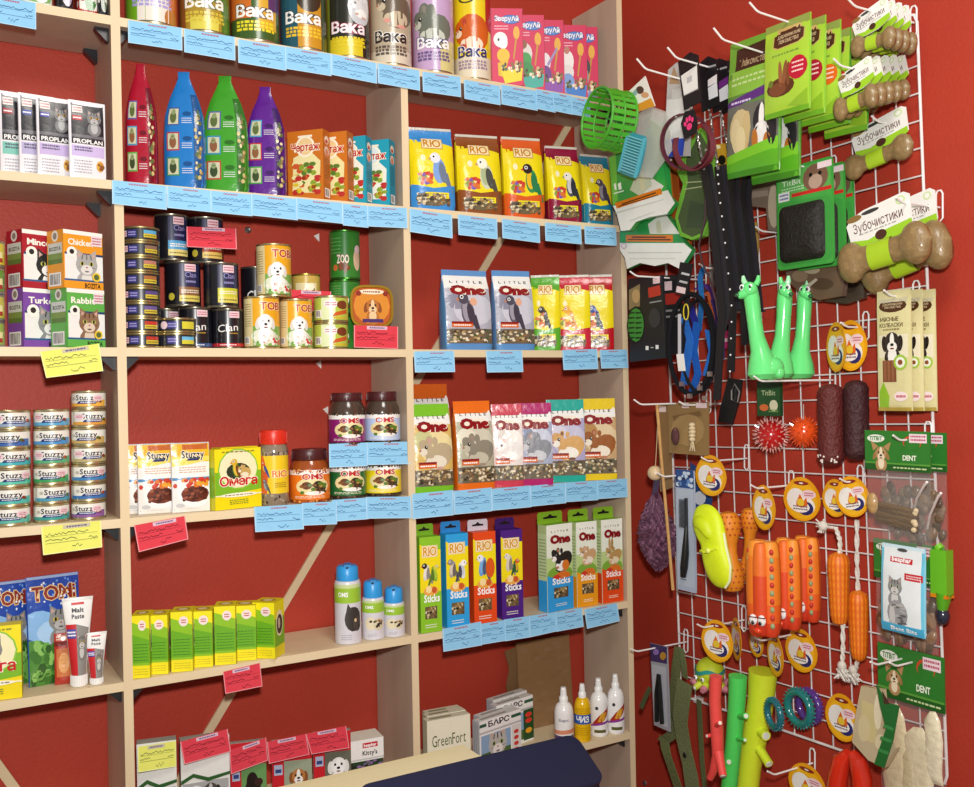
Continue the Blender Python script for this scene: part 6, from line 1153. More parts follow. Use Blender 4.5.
# ---- green animal toys
G = 'green long-necked animal toys'
hook(770, 381, .18, 'white hook at the feet of the green toys', .03, .012)
def giraffe(x0, x1, y0, y1, out, lab, flip=1):
    w, h, c = WR(x0, x1, y0, y1, out); g = '#6ae080'; m = MB(); f = flip
    P = [(-.2, .4), (-.19, .3), (-.15, .12), (-.1, -.06), (-.03, -.2), (.02, -.32), (.03, -.43), (.03, -.475)]
    m.tube([Vector((f * a * w, 0, b * h)) for a, b in P], [.062 * h, .075 * h, .07 * h, .073 * h, .09 * h, .135 * h, .15 * h, .11 * h], g, 'gloss', 18)
    m.ball((f * .17 * w, .004, -.37 * h), .3 * w, .12 * h, .12 * h, g, 'gloss', 20, 12)
    m.ball((f * .38 * w, 0, -.42 * h), .12 * w, .06 * h, .06 * h, g, 'gloss', 14, 8)
    m.ball((f * -.22 * w, -.006, .385 * h), .18 * w, .068 * h, .075 * h, g, 'gloss', 18, 12)
    m.tube([Vector((f * -.26 * w, -.008, .36 * h)), Vector((f * -.38 * w, -.012, .335 * h)), Vector((f * -.44 * w, -.013, .325 * h))], [.05 * h, .042 * h, .03 * h], '#66de7e', 'gloss', 14)
    for s in (-1, 1):
        m.tube([Vector((f * (-.2 + s * .09) * w, s * .004, .43 * h)), Vector((f * (-.2 + s * .14) * w, s * .006, .475 * h)), Vector((f * (-.2 + s * .15) * w, s * .006, .52 * h))], [.03 * h, .026 * h, .003], g if s > 0 else '#a8e8b4', 'gloss', 10)
    o = done(m, 'squeaky_toy', WM(c, 0, 28), lab, 'dog toy', G)
    for s in (-1, 1):
        m = MB(); p = Vector((f * (-.26 + s * .09) * w, -.07 * h, .405 * h)); m.ball(p, .0055, .004, .0065, '#f4f6f4', 'gloss', 12, 8); m.ball(p + Vector((0, -.0035, 0)), .0028, .002, .0036, '#1a2420', 'gloss', 8, 6); sub(m, 'eye', o)
    m = MB(); m.ball((f * -.45 * w, -.016, .335 * h), .0055, .005, .0045, '#1f5a34', 'gloss', 10, 6); sub(m, 'nose', o)
giraffe(785, 814, 281, 381, .05, 'green long-necked animal toy, right one at the back', -1)
giraffe(763, 795, 279, 381, .115, 'green long-necked animal toy, middle one with its eye in view', -1)
giraffe(738, 784, 277, 382, .185, 'green long-necked animal toy, left one facing left')
wcard('treat_card', 'small dark green card box below the green animal toys', 'packaging', 757, 780, 381, 416, .07, rrect(.04), '#1f4a24', lambda k: flat(rect(0, 0, 1, 1, '#23522a'), rect(0, .8, 1, 1, '#173a1c'), txt('TitBit', .5, .66, .6, .14, '#c8d8a8', 0), ell(.3, .24, .2, .1, '#d8703a'), ell(.72, .3, .18, .16, '#e0dcb8'), smallprint(.5, .1, .9, .2, 2, '#8ab060', 3)), .008)
o, mp, c = pxcard('leather_strap', 'black leather strap end with a metal clasp, left of the green card', 'leash', [(728, 378), (742, 380), (740, 396), (732, 424), (718, 422), (720, 408)], .07, '#191a1a', [], th=.004, mt='rubber')
m = MB(); m.tube([(x, -.004, z) for x, z in (mp((736, 384)), mp((741, 392)), mp((739, 402)), mp((733, 400)), mp((733, 390)))], .0018, '#b8b4b0', 'tin', 6, closed=True); sub(m, 'clasp', o)
# ---- round yellow tags
G = 'round yellow toy tags'
def rtag(x0, x1, y0, y1, out, lab, yaw=0., roll=0.):
    w, h, c = WF(x0, x1, y0, y1, out)
    if w < h * .72: yaw = turned(w, h * .84, c); w = h * .84
    P = [(.5 + .5 * math.cos(2 * PI * i / 28) * (1 - .1 * max(0, math.sin(2 * PI * i / 28))), .5 + .5 * math.sin(2 * PI * i / 28)) for i in range(28)]
    m = MB(); m.prism(outline(P, w, h), 0, .0012, '#eda516', 'card', '#d89410')
    S = flat(ell(.5, .46, .42, .42, '#f4b81e'), ell(.5, .42, .36, .31, '#e8b428'), ell(.36, .48, .26, .26, '#f4f0ea'), ell(.6, .36, .26, .2, '#f4f0ea'), ell(.6, .3, .22, .16, '#2c2c6a'), ell(.46, .32, .26, .13, '#f6f2ec'), poly([(.36, .42), (.46, .62), (.56, .46), (.64, .56), (.66, .36), (.5, .3), (.36, .34)], '#e06a28'), ell(.48, .42, .1, .09, '#e8c83a'), smallprint(.28, .24, .66, .36, 2, '#5a4a5a', 4, .5), ell(.7, .62, .19, .1, '#f2d6da'), smallprint(.58, .57, .82, .67, 2, '#c0506a', 5), ell(.5, .86, .2, .05, '#8a2a1c'), ell(.5, .86, .06, .02, '#e8e0d8'))
    m.printed(S, lambda u, v, o: ((u - .5) * w, -o, (v - .5) * h), 'card', base=.0002)
    return done(m, 'toy_tag', WM(c, roll, yaw), lab, 'tag', G, False)
hook(850, 327, .05, 'white hook of the yellow tag pair beside the meat stick packs', .015, .01)
rtag(834, 867, 320, 371, .03, 'wide yellow tag of the pair left of the meat stick packs'); rtag(826, 846, 322, 372, .05, 'narrow yellow tag of the pair left of the meat stick packs', 50)
hook(711, 461, .11, 'long white hook holding the tag above the yellow clog', .015, .012)
rtag(695, 726, 455, 496, .105, 'yellow tag hanging above the yellow clog', 0, 3)
hook(762, 488, .09, 'white hook of the two tags above the hot dog toys', .02, .01)
rtag(752, 775, 485, 530, .085, 'oval yellow tag above the front hot dog toy', 25); rtag(783, 820, 477, 521, .02, 'yellow tag above the rear hot dog toys')
hook(848, 482, .04, 'white hook of the two tags beside the green dental pack', .012, .01)
rtag(822, 848, 479, 517, .02, 'half hidden yellow tag left of the green dental pack'); rtag(835, 869, 476, 517, .04, 'yellow tag partly over its neighbour, beside the green dental pack', 0, -12)
hook(712, 626, .1, 'white hook of the tag above the octopus toy', .03, .012)
rtag(703, 731, 620, 662, .095, 'yellow tag above the octopus toy', 8); rtag(731, 741, 618, 660, .06, 'edge-on yellow tag right of the octopus toy tag', 62)
rtag(749, 763, 628, 657, .04, 'narrow yellow tag under the front hot dog toy', 45); rtag(767, 783, 634, 676, .075, 'edge-on yellow tag above the yellow branch toy', 48)
hook(770, 639, .08, 'white hook running below the hot dog toys', .03, .012)
rtag(785, 817, 629, 672, .02, 'yellow tag below the rear hot dog toys, above the rubber rings')
rtag(825, 859, 694, 741, .03, 'yellow tag above the red sausage toy')
hook(790, 770, .07, 'lowest white hook, beside the red sausage toy', .05, .014)
rtag(788, 826, 764, 806, .05, 'yellow tag cut off by the bottom edge of the photo')
# ---- meat sticks in sachets
G = 'cream sachets of meat sticks'
def stickpack(k): return flat(rect(0, 0, 1, 1, '#d8cf9a'), rect(.06, .9, .94, .97, '#c8c0a0'), ell(.5, .87, .42, .055, '#4a2c18'), txt('Деревенские', .5, .885, .6, .022, '#d8c098', 0), txt('лакомства', .5, .86, .5, .022, '#d8c098', 0), txt('МЯСНЫЕ', .4, .76, .56, .03, '#5a4a2a', 1), txt('КОЛБАСКИ', .45, .71, .7, .03, '#5a4a2a', 1), smallprint(.2, .66, .7, .69, 1, '#8a7a4a', 4), rect(.06, .44, .94, .63, '#e4dcc0'), dog(.48, .57, .27, k, '#2a2624', '#f0ece4', '#1c1816'), rect(.18, .24, .6, .42, '#7a4a30'), [rect(.22 + .12 * i, .25, .29 + .12 * i, .42, '#8f5c3e') for i in range(3)], ell(.72, .4, .2, .2 * k, '#9ac03c'), ell(.72, .4, .14, .14 * k, '#e8ecd8'), ell(.72, .4, .07, .07 * k, '#8a4a2a'), poly([(.06, .02), (.06, .16), (.2, .24), (.38, .12), (.34, .02)], '#8ab82c'), ell(.72, .12, .2, .04, '#f0dcdc'), smallprint(.58, .1, .86, .14, 1, '#b84a5a', 3), rect(0, 0, 1, .03, '#b8a04a'))
hook(893, 296, .07, 'white hook of the meat stick sachets', .012, .012)
for x0, x1, out, lab in [(907, 934, .02, 'hindmost cream sachet of meat sticks at the grid edge'), (894, 921, .04, 'middle cream sachet of meat sticks'), (876, 910, .065, 'front cream sachet of meat sticks with a black and white dog')]:
    wbag('meat_stick_sachet', lab, 'dog treats', x0, x1, 290, 411, out, .01, stickpack, '#d0c690', [(0, 1, .1), (.04, 1, .8), (.9, 1, .8), (.95, 1, .1), (1, 1, .1)], 'foil', G, 0, 0 if out > .05 else 8)
# ---- salami toys
G = 'dark red salami shaped toys'
def salami(x0, x1, y0, y1, out, colr, lab, dots):
    w, h, c = WR(x0, x1, y0, y1, out); r = w / 2; m = MB(); prof = []
    rr = random.Random(int(x0)); n = 18
    prof = [(0, -h / 2), (r * .6, -h / 2 + .002), (r * .92, -h / 2 + .009)] + [(r * (1 + .03 * math.sin(i * 2.2) - (.05 if i in (9,) else 0)), -h / 2 + .014 + (h - .03) * i / n) for i in range(n + 1)] + [(r * .8, h / 2 - .006), (r * .4, h / 2 - .001), (0, h / 2)]
    m.lathe(prof, colr, 'feather', 24)
    o = done(m, 'salami_toy', WM(c), lab, 'dog toy', G)
    if dots:
        m = MB()
        for i in range(16):
            a = rr.uniform(-1.2, 1.2); z = -h / 2 + rr.uniform(.006, .02); q = r * 1.0; m.ball((q * math.sin(a), -q * math.cos(a), z), .0022, .0015, .0022, '#f0e4dc', 'plastic', 7, 5)
        sub(m, 'fat_dots', o)
salami(844, 869, 380, 460, .035, '#3a1418', 'darker salami toy, right of the pair', False); salami(818, 844, 384, 465, .055, '#5c1c1a', 'reddish salami toy with white dots at its end, left of the pair', True)
# ---- spiky balls
G = 'spiky rubber balls'
for x, y, rp, out, c1, c2, lab in [(771, 435, 13, .06, '#c01c1c', '#e8a8a0', 'red spiky ball below the green card'), (804, 432, 12, .045, '#e0501c', '#f08a4a', 'orange spiky ball beside the red one')]:
    c = at_x(x, y, XG - out); r = (at_x(x - rp, y, XG - out).y - at_x(x + rp, y, XG - out).y) / 2 * .85; m = MB()
    m.ball((0, 0, 0), r, r, r, c1, 'gloss', 20, 12); o = done(m, 'spiky_ball', WM(c), lab, 'dog toy', G)
    m = MB(); n = 90
    for i in range(n):
        z = 1 - 2 * (i + .5) / n; t = i * 2.39996; d = Vector((math.sqrt(1 - z * z) * math.cos(t), math.sqrt(1 - z * z) * math.sin(t), z)); m.tube([d * r * .95, d * r * 1.28], [.0022, .0006], lambda a, b: c2 if c1 == '#c01c1c' else c1, 'gloss', 5)
    sub(m, 'spikes', o)
    m = MB(); m.tube([(0, 0, r), (0, 0, r + .03)], .0006, '#d8d0c8', 'wire', 5); sub(m, 'string', o)
# ---- black brush packs
G = 'black packs of grooming brushes'
hook(652, 277, .16, 'white hook of the black brush packs', .05, .012)
pxcard('brush_pack', 'rear black brush pack beside the harness', 'brush', [(658, 276), (688, 274), (690, 350), (660, 358)], .11, '#232326', [([(662, 282), (672, 281), (672, 290), (662, 291)], '#e8ccd0'), ([(664, 294), (684, 292), (684, 303), (666, 305)], '#a83028'), ([(664, 310), (680, 309), (680, 311), (664, 312)], '#8a8a8a'), ([(664, 316), (682, 315), (682, 317), (664, 318)], '#8a8a8a')], th=.004, mt='card', group=G)
pxcard('brush_pack', 'front black brush pack with a green brush and a dog picture', 'brush', [(628, 279), (662, 275), (666, 358), (630, 362)], .145, '#222326', [([(629, 290), (640, 284), (640, 306), (629, 310)], '#8a7a58'), (pe(636, 296, 4, 7), '#b89a6a'), ([(653, 277), (660, 276), (660, 283), (653, 284)], '#e8ccd0'), ([(648, 288), (660, 285), (661, 295), (649, 298)], '#b83a2c'), (pe(636, 325, 9, 19), '#14181a'), (pe(636, 325, 8, 17), '#3c8a3a')] + [([(629 + (k % 2) * 7, 312 + 5 * (k // 2)), (635 + (k % 2) * 7, (309 if k % 2 == 0 else 315) + 5 * (k // 2) + (3 if k % 2 == 0 else -3)), (635 + (k % 2) * 7, 311.2 + 5 * (k // 2) + 2), (629 + (k % 2) * 7, 314 + 5 * (k // 2))], '#16381c') for k in range(12)] + [([(646, 346), (649, 346), (649, 350), (646, 350)], '#e8e8e8'), ([(656, 345), (659, 345), (659, 349), (656, 349)], '#e8e8e8'), ([(651, 347), (654, 347), (654, 348), (651, 348)], '#b8b8b8'), ([(650, 302), (662, 300), (662, 301.5), (650, 303.5)], '#8a8a8a'), (pe(655, 318, 6, 10), '#33363a')], th=.006, mt='card', group=G)
pxcard('label_strip', 'narrow black label strip tilted above the blue harness', 'packaging', [(680, 262), (693, 264), (686, 296), (675, 293)], .15, '#1b1a1e', [([(682, 272), (690, 274), (689, 276), (681, 274)], '#c8c8c8'), ([(680, 280), (688, 282), (687, 284), (679, 282)], '#b8b8b8'), ([(677, 286), (686, 288), (685, 294), (676, 292)], '#e6ccd0')], mt='card')
# ---- harness
m = MB(); P = loop3(691, 344, 22, 50, .13, .02, 34); m.tube(P[:-1], .0055, '#141418', 'cloth', 8, closed=True)
P = loop3(699, 346, 17, 46, .115, .02, 30); m.tube(P[:-1], .004, '#1a1a20', 'cloth', 8, closed=True)
har = tag(m.build('hanging_dog_harness'), 'coiled black and blue dog harness with a white tag', 'dog harness')
m = MB()
for k, (pts, wd, cc) in enumerate([([(684, 318), (690, 340), (686, 368), (684, 384)], .022, '#2a6ac0'), ([(697, 322), (694, 350), (698, 374), (692, 392)], .02, '#1c58b0'), ([(708, 330), (712, 352), (706, 376)], .018, '#2468bc'), ([(690, 305), (696, 325), (690, 345)], .02, '#28288a')]):
    m.ribbon([at_x(x, y, XG - .135 + .004 * k + .004 * (i % 2)) for i, (x, y) in enumerate(pts)], wd, (0, 1, .2), cc, 'cloth', .003)
m.build('blue_webbing', har)
m = MB(); m.ribbon([at_x(679.5, y, XG - .156) for y in (314, 330, 345, 358)], .009, (0, 1, 0), '#c8c6cc', 'pouch'); m.ribbon([at_x(x, y, XG - .158) for x, y in ((680, 354), (681, 362), (682, 371))], .022, (0, 1, 0), '#efece8', 'card'); m.build('white_tag', har)
m = MB(); m.tube(loop3(686, 312, 2.5, 8, .155, .003, 14)[:-1], .0013, '#d8c030', 'plastic', 6, closed=True); m.build('yellow_tie', har)
m = MB()
for x, y in ((682, 384), (690, 396), (700, 388), (710, 374), (705, 398)): m.box(*(at_x(x, y, XG - .15) - Vector((.004, .005, .005))), *(at_x(x, y, XG - .15) + Vector((.002, .005, .005))), '#c4c0bc', 'tin')
m.build('buckle', har, smooth=False)
m = MB()
for k, (pts, wd, cc) in enumerate([([(697, 290), (706, 284), (714, 296), (718, 320), (720, 352)], .02, '#54307c'), ([(700, 298), (708, 292), (712, 310), (716, 340), (718, 356)], .008, '#b8582c'), ([(704, 266), (700, 278), (702, 300), (699, 330)], .014, '#2a72b8'), ([(692, 290), (700, 300), (710, 304)], .008, '#c06a3a'), ([(713, 300), (722, 330), (722, 358)], .014, '#3c2a68')]):
    m.ribbon([at_x(x, y, XG - .09 - .003 * k) for x, y in pts], wd, (0, 1, .3), cc, 'cloth', .003)
tag(m.build('hanging_nylon_leash'), 'bundled purple, blue and orange nylon leash beside the harness', 'leash')
hook(708, 268, .09, 'white hook above the purple nylon leash', .015, .01)
pxcard('muzzle_pack', 'clear grey plastic pack right of the purple leash', 'packaging', [(709, 264), (726, 262), (727, 280), (718, 290), (710, 284)], .03, '#aaa6a2', [(pe(717, 274, 6, 9), '#c8c6c4'), (pe(717, 276, 4, 6), '#7a5450')], mt='hazy')
pxcard('pink_toy_pack', 'small pink toy pack hanging behind the black straps', 'dog toy', [(721, 304), (730, 302), (731, 346), (722, 350)], .03, '#c83a70', [([(722, 325), (730, 324), (730, 330), (722, 331)], '#2a1c24'), (pe(726, 315, 2, 3), '#f0a0c0'), (pe(726, 340, 2, 2), '#f0d0d8')], mt='gloss')
# ---- teaser wand
hook(660, 404, .15, 'white hook holding the wooden teaser wand', .06, .014)
m = MB(); a, b = at_x(657, 405, XG - .15), at_x(673, 590, XG - .14); m.tube([a, a.lerp(b, .3) + Vector((0, 0.001, 0)), a.lerp(b, .6), b], .0035, '#c8985c', 'chew', 8)
wand = tag(m.build('hanging_teaser_wand'), 'wooden cat teaser wand with a ball and a purple tassel', 'cat toy')
m = MB(); c = at_x(655, 473, XG - .14); m.ball(c, .017, .017, .017, '#d8bc94', 'chew', 18, 12); q = m.build('ball', wand); m = MB(); m.tube([at_x(658, 408, XG - .145), at_x(657, 440, XG - .15), c], .001, '#c8b088', 'wire', 5); m.build('string', q)
m = MB(); c = at_x(657, 530, XG - .125); rows = []; n, N = 26, 60
for i in range(n + 1):
    v = i / n; z = .082 - .172 * v; R1 = (.006 + .05 * math.sin(PI * min(1, v * 1.02)) ** .75 * (.55 + .6 * v)) if v < .97 else .006
    rows.append([(c.x + R1 * .6 * math.cos(t) * f, c.y + R1 * math.sin(t) * f, c.z + z + .006 * math.sin(3 * t + v * 9)) for t, f in [(2 * PI * k / N, 1 + .16 * math.sin(13 * 2 * PI * k / N + 5 * math.sin(v * 11)) + .1 * math.sin(v * 40 + 2 * math.sin(4 * 2 * PI * k / N))) for k in range(N)]])
m.surf(rows[::-1], lambda i, j: ['#6c4258', '#563048', '#84566e', '#60384e'][(i * 7 + j * 3) % 4], 'feather', True)
m.ribbon([at_x(657, 480, XG - .13), at_x(654, 500, XG - .13), c], .02, (0, 1, 0), '#4a2040', 'foil'); m.build('tassel', wand)
G = 'kraft packs with small mouse toys'
hook(690, 405, .12, 'white hook of the kraft toy packs', .02, .01)
o, mp, c = pxcard('mouse_toy_pack', 'narrow kraft pack behind the wand', 'cat toy', [(657, 404), (668, 404), (671, 488), (660, 492)], .09, '#8a6a44', [([(659, 406), (666, 406), (666, 412), (659, 412)], '#e4ccc8')], th=.006, mt='card', group=G)
o, mp, c = pxcard('mouse_toy_pack', 'wide kraft pack with a brown and a pale mouse toy', 'cat toy', [(668, 403), (708, 402), (708, 456), (669, 453)], .105, '#92754a', [([(682, 403), (689, 403), (689, 408), (682, 408)], '#e6ccd0'), ([(696, 403), (707, 403), (707, 408), (696, 408)], '#e6ccd0'), ([(672, 416), (700, 411), (702, 416), (674, 421)], '#7a5c38'), (pe(688, 430, 17, 16), '#a48658')], th=.004, mt='card', group=G)
m = MB(); x, z = mp((678, 436)); m.ball((x, -.008, z), .011, .008, .02, '#5a3a3c', 'cloth', 12, 8); m.ball((x + .006, -.014, z + .014), .004, .003, .004, '#7a5254', 'cloth', 8, 6); sub(m, 'brown_mouse', o)
m = MB(); x, z = mp((695, 432))
for i in range(5): m.ball((x, -.008, z + .016 - i * .008), .009 - abs(i - 2) * .0012, .008, .0055, '#d8c4a0', 'cloth', 12, 6)
for k in (-1, 0, 1): m.tube([(x, -.008, z - .02), (x + k * .008, -.009, z - .042)], [.003, .001], '#d0bc98', 'cloth', 6)
sub(m, 'pale_mouse', o)
# comb pack
hook(672, 476, .13, 'white hook of the grey comb pack', .03, .012)
o, w, h, c = wcard('comb_pack', 'grey blue card pack with a dark handled comb', 'comb', 676, 695, 470, 591, .12, rrect(.03, 3, .16), '#a8b4c8', lambda k: flat(rect(.02, .85, .98, 1, '#2c4c8a'), kib(.05, .86, .95, .99, ['#6a90c8', '#1c2c5a', '#c8d8e8'], 20, .12, .02), rect(.06, .04, .94, .84, '#b4bfcf'), smallprint(.2, .08, .5, .13, 2, '#5a6a8a', 4)), .003)
m = MB(); m.box(.12 * w - .003, -.006, .02 * h, .12 * w + .003, -.001, .27 * h, '#2a2a2e', 'plastic')
for i in range(24): m.box(-.25 * w, -.005, .025 * h + i * .0098 * h, .12 * w, -.002, .029 * h + i * .0098 * h, '#54565c', 'tin')
sub(m, 'comb_teeth', o, False)
m = MB(); m.tube([Vector((.12 * w, -.004, .04 * h)), Vector((.12 * w, -.006, -.06 * h)), Vector((.08 * w, -.006, -.18 * h)), Vector((.0, -.006, -.3 * h)), Vector((-.06 * w, -.006, -.38 * h))], [.004, .006, .0085, .009, .0065], '#141416', 'plastic', 12); sub(m, 'handle', o)
pxcard('blue_card', 'small blue printed card behind the yellow clog tag', 'packaging', [(690, 462), (700, 470), (712, 500), (708, 516), (694, 512)], .07, '#2a4a88', [(pe(700, 498, 6, 7), '#dfe6f0'), ([(692, 470), (698, 470), (700, 484), (693, 486)], '#141c30')], mt='card')
# ---- clog
w, h, c = WF(694, 731, 505, 586, .13); m = MB()
P = [(.18, .98), (.42, 1.0), (.62, .95), (.76, .84), (.84, .68), (.9, .5), (1.0, .3), (.98, .12), (.86, .02), (.66, 0), (.48, .06), (.36, .2), (.3, .36), (.26, .5), (.12, .62), (.02, .76), (.06, .9)]
def cm(P, s=3):
    out = []; n = len(P)
    for i in range(n):
        a, b, c_, d = P[i - 1], P[i], P[(i + 1) % n], P[(i + 2) % n]
        for k in range(s):
            t = k / s; out.append(tuple(.5 * ((2 * b[e]) + (-a[e] + c_[e]) * t + (2 * a[e] - 5 * b[e] + 4 * c_[e] - d[e]) * t * t + (-a[e] + 3 * b[e] - 3 * c_[e] + d[e]) * t ** 3) for e in (0, 1)))
    return out
puff(m, outline(cm(P), w, h), .02, '#dcf01c', 'rubber', 6, .5)
clog = done(m, 'clog_toy', WM(c), 'neon yellow clog shaped toy hanging heel down', 'dog toy')
m = MB(); Q = outline(cm([(.2, .86), (.4, .88), (.58, .82), (.7, .68), (.66, .56), (.5, .62), (.3, .7), (.14, .74)]), w, h); puff(m, [(x, z) for x, z in Q], .03, '#cfe214', 'rubber', 5, .2); sub(m, 'toe_cap', clog)
m = MB(); m.tube([Vector(((.3 - .5) * w, -.012, (.42 - .5) * h)), Vector(((.5 - .5) * w, -.024, (.44 - .5) * h)), Vector(((.78 - .5) * w, -.016, (.5 - .5) * h))], [.004, .005, .004], '#e4f430', 'rubber', 8); m.ball(((.62 - .5) * w, -.026, (.46 - .5) * h), .006, .004, .006, '#eef870', 'rubber', 12, 8); sub(m, 'heel_strap', clog)
m = MB(); pts = outline([(.84, .68), (.9, .5), (1.0, .3), (.98, .12), (.86, .02)], w, h); m.tube([(x, -.004, z) for x, z in pts], .0028, '#f2f6c8', 'rubber', 8); sub(m, 'pale_sole', clog)
# ---- orange dumbbells
G = 'orange studded bone toys'
def studbone(x0, x1, y0, y1, out, lab, ang):
    w, h, c = WR(x0, x1, y0, y1, out); r = w / 2; m = MB(); H = h / 2
    prof = [(0, -H), (r * .7, -H + r * .2), (r, -H + r * .8), (r * .95, -H + r * 1.8), (r * .62, -H + r * 2.8), (r * .55, 0), (r * .62, H - r * 2.8), (r * .95, H - r * 1.8), (r, H - r * .8), (r * .7, H - r * .2), (0, H)]
    m.lathe(prof, '#e58a1e', 'rubber', 22)
    for s in (-1, 1):
        for a in range(14):
            for b in range(4):
                t = 2 * PI * a / 14 + b * .22; z = s * (H - r * (.5 + .5 * b)); q = r * (.86, 1.0, .99, .92)[b]; m.ball((q * math.cos(t), q * math.sin(t), z), .0024, .0024, .0024, '#b8541a', 'rubber', 6, 4)
    done(m, 'studded_bone', WM(c, ang), lab, 'dog toy', G)
studbone(719, 742, 511, 592, .08, 'orange studded bone just right of the yellow clog', -4); studbone(740, 759, 507, 582, .035, 'orange studded bone between its twin and the hot dog toys', 4)
# ---- hot dogs
G = 'orange hot dog toys'
def hotdog(x0, x1, y0, y1, out, lab, yaw):
    w, h, c = WR(x0 - 1, x1 + 2, y0, y1, out); m = MB(); H = h / 2; n = 14
    def caps(cx, cy, r, hh, colf, mt, MM=None, e=.35):
        rows = []
        for i in range(n + 1):
            t = -PI / 2 + PI * i / n; z = hh * math.copysign(abs(math.sin(t)) ** .8, math.sin(t)); q = max(r * abs(math.cos(t)) ** e, .0004)
            rows.append([(cx + q * math.cos(2 * PI * j / 18), cy + q * math.sin(2 * PI * j / 18), z) for j in range(18)])
        m.surf(rows, colf, mt, True)
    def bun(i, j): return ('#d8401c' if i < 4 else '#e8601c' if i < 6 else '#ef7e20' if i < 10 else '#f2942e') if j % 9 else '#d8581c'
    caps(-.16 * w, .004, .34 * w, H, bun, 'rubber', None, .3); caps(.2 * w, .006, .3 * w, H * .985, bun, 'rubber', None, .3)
    for s in (-1, 1):
        for i in range(10):
            z = -H * .72 + H * 1.5 * i / 9; m.ball((s * .34 * w + .02 * w, -.3 * w * .72 + .004, z), .07 * w, .004, .062 * H, '#c8382a' if i % 2 else '#9aa878', 'rubber', 8, 6)
    o = done(m, 'hot_dog_toy', WM(c, 0, yaw), lab, 'dog toy', G)
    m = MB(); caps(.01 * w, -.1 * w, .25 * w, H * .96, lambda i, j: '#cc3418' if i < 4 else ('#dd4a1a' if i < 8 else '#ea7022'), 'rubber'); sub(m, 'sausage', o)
    for s in (-1, 1):
        m = MB(); m.ball((s * .13 * w, -.36 * w, -H * .6), .0085, .005, .011, '#f2f0ee', 'gloss', 10, 8); m.ball((s * .11 * w, -.36 * w - .0045, -H * .65), .0034, .002, .0042, '#141414', 'gloss', 8, 6); m.box(s * .13 * w - .008, -.36 * w - .005, -H * .55, s * .13 * w + .008, -.36 * w - .001, -H * .53, '#7a2a14', 'rubber'); sub(m, 'eye', o)
    m = MB(); m.ball((0, -.35 * w, -H * .82), .009, .006, .007, '#e2401c', 'gloss', 10, 8); sub(m, 'nose', o)
hotdog(792, 818, 536, 622, .03, 'hindmost orange hot dog toy, right of the three', 0); hotdog(773, 799, 538, 630, .085, 'middle orange hot dog toy', 0); hotdog(746, 778, 540, 637, .14, 'front orange hot dog toy with a sleepy face', 18)
# ---- corn cobs on ropes
G = 'orange corn toys on white ropes'
def corn(x0, x1, y0, y1, out, lab, rt, rb, knot):
    w, h, c = WR(x0, x1, y0, y1, out); r = w / 2; H = h / 2; m = MB(); rows = []; n, N = 20, 30
    for i in range(n + 1):
        t = -1 + 2 * i / n; q = r * (1.04 - .3 * (1 - t) / 2) * math.sqrt(max(0.02, 1 - abs(t) ** 9)); q *= (1 + .03 * (i % 2))
        rows.append([(q * (1 + .035 * (j % 2)) * math.cos(2 * PI * j / N), q * (1 + .035 * (j % 2)) * math.sin(2 * PI * j / N), t * H) for j in range(N)])
    m.surf(rows, lambda i, j: ('#f08a1c' if i % 2 else '#ea7a14') if j % 2 else '#d8620c', 'rubber', True); m.face(rows[-1], '#d8660e', 'rubber'); m.face(rows[0][::-1], '#d8660e', 'rubber')
    o = done(m, 'corn_toy', WM(c), lab, 'dog toy', G); Mi = WM(c).inverted(); m = MB()
    def rope(pts):
        P = [Mi @ at_x(x, y, XG - out) for x, y in pts]
        for k in range(2):
            Q = []; tot = len(P) - 1
            for s in range(tot * 8 + 1):
                t = s / 8; i = min(int(t), tot - 1); p = P[i].lerp(P[i + 1], t - i); a = s * .9 + k * PI; Q.append(p + Vector((.0022 * math.cos(a), .0022 * math.sin(a), 0)))
            m.tube(Q, .0028, '#ddd6cc', 'cloth', 6)
    rope(rt); sub(m, 'rope', o); m = MB(); rope(rb); sub(m, 'rope', o); m = MB()
    r_ = random.Random(3); kc = Mi @ at_x(*knot, XG - out)
    for i in range(26): m.tube([kc + Vector((r_.uniform(-.004, .004), 0, .004)), kc + Vector((r_.uniform(-.012, .012), r_.uniform(-.008, .008), -.004)), kc + Vector((r_.uniform(-.016, .016), r_.uniform(-.01, .01), r_.uniform(-.024, -.01)))], .0014, r_.choice(['#d8d2c8', '#c4bcb2', '#e6e2da']), 'cloth', 5)
    m.ball(kc + Vector((0, 0, .004)), .009, .008, .01, '#d4cdc2', 'cloth', 12, 8); sub(m, 'frayed_end', o)
corn(848, 869, 590, 662, .03, 'right corn toy hanging lower, frayed rope end below', [(857, 520), (857, 560), (858, 592)], [(858, 658), (856, 668)], (853, 672)); corn(828, 850, 552, 626, .075, 'left corn toy hanging higher with a rope knot above it', [(822, 526), (836, 528), (840, 540), (840, 556)], [(843, 622), (843, 650), (842, 668)], (842, 668))
m = MB(); kc = at_x(823, 526, XG - .078); r_ = random.Random(9)
for i in range(20): m.tube([kc, kc + Vector((r_.uniform(-.01, .01), r_.uniform(.0, .018), r_.uniform(-.016, .016)))], .0014, '#ddd6cc', 'cloth', 5)
m.ball(kc, .009, .01, .01, '#d8d0c4', 'cloth', 12, 8); o = m.build('rope_knot'); co = [x for x in bpy.data.objects if x.name.startswith('hanging_corn_toy')][-1]
bpy.context.view_layer.update(); o.parent = co; o.matrix_parent_inverse = co.matrix_world.inverted()
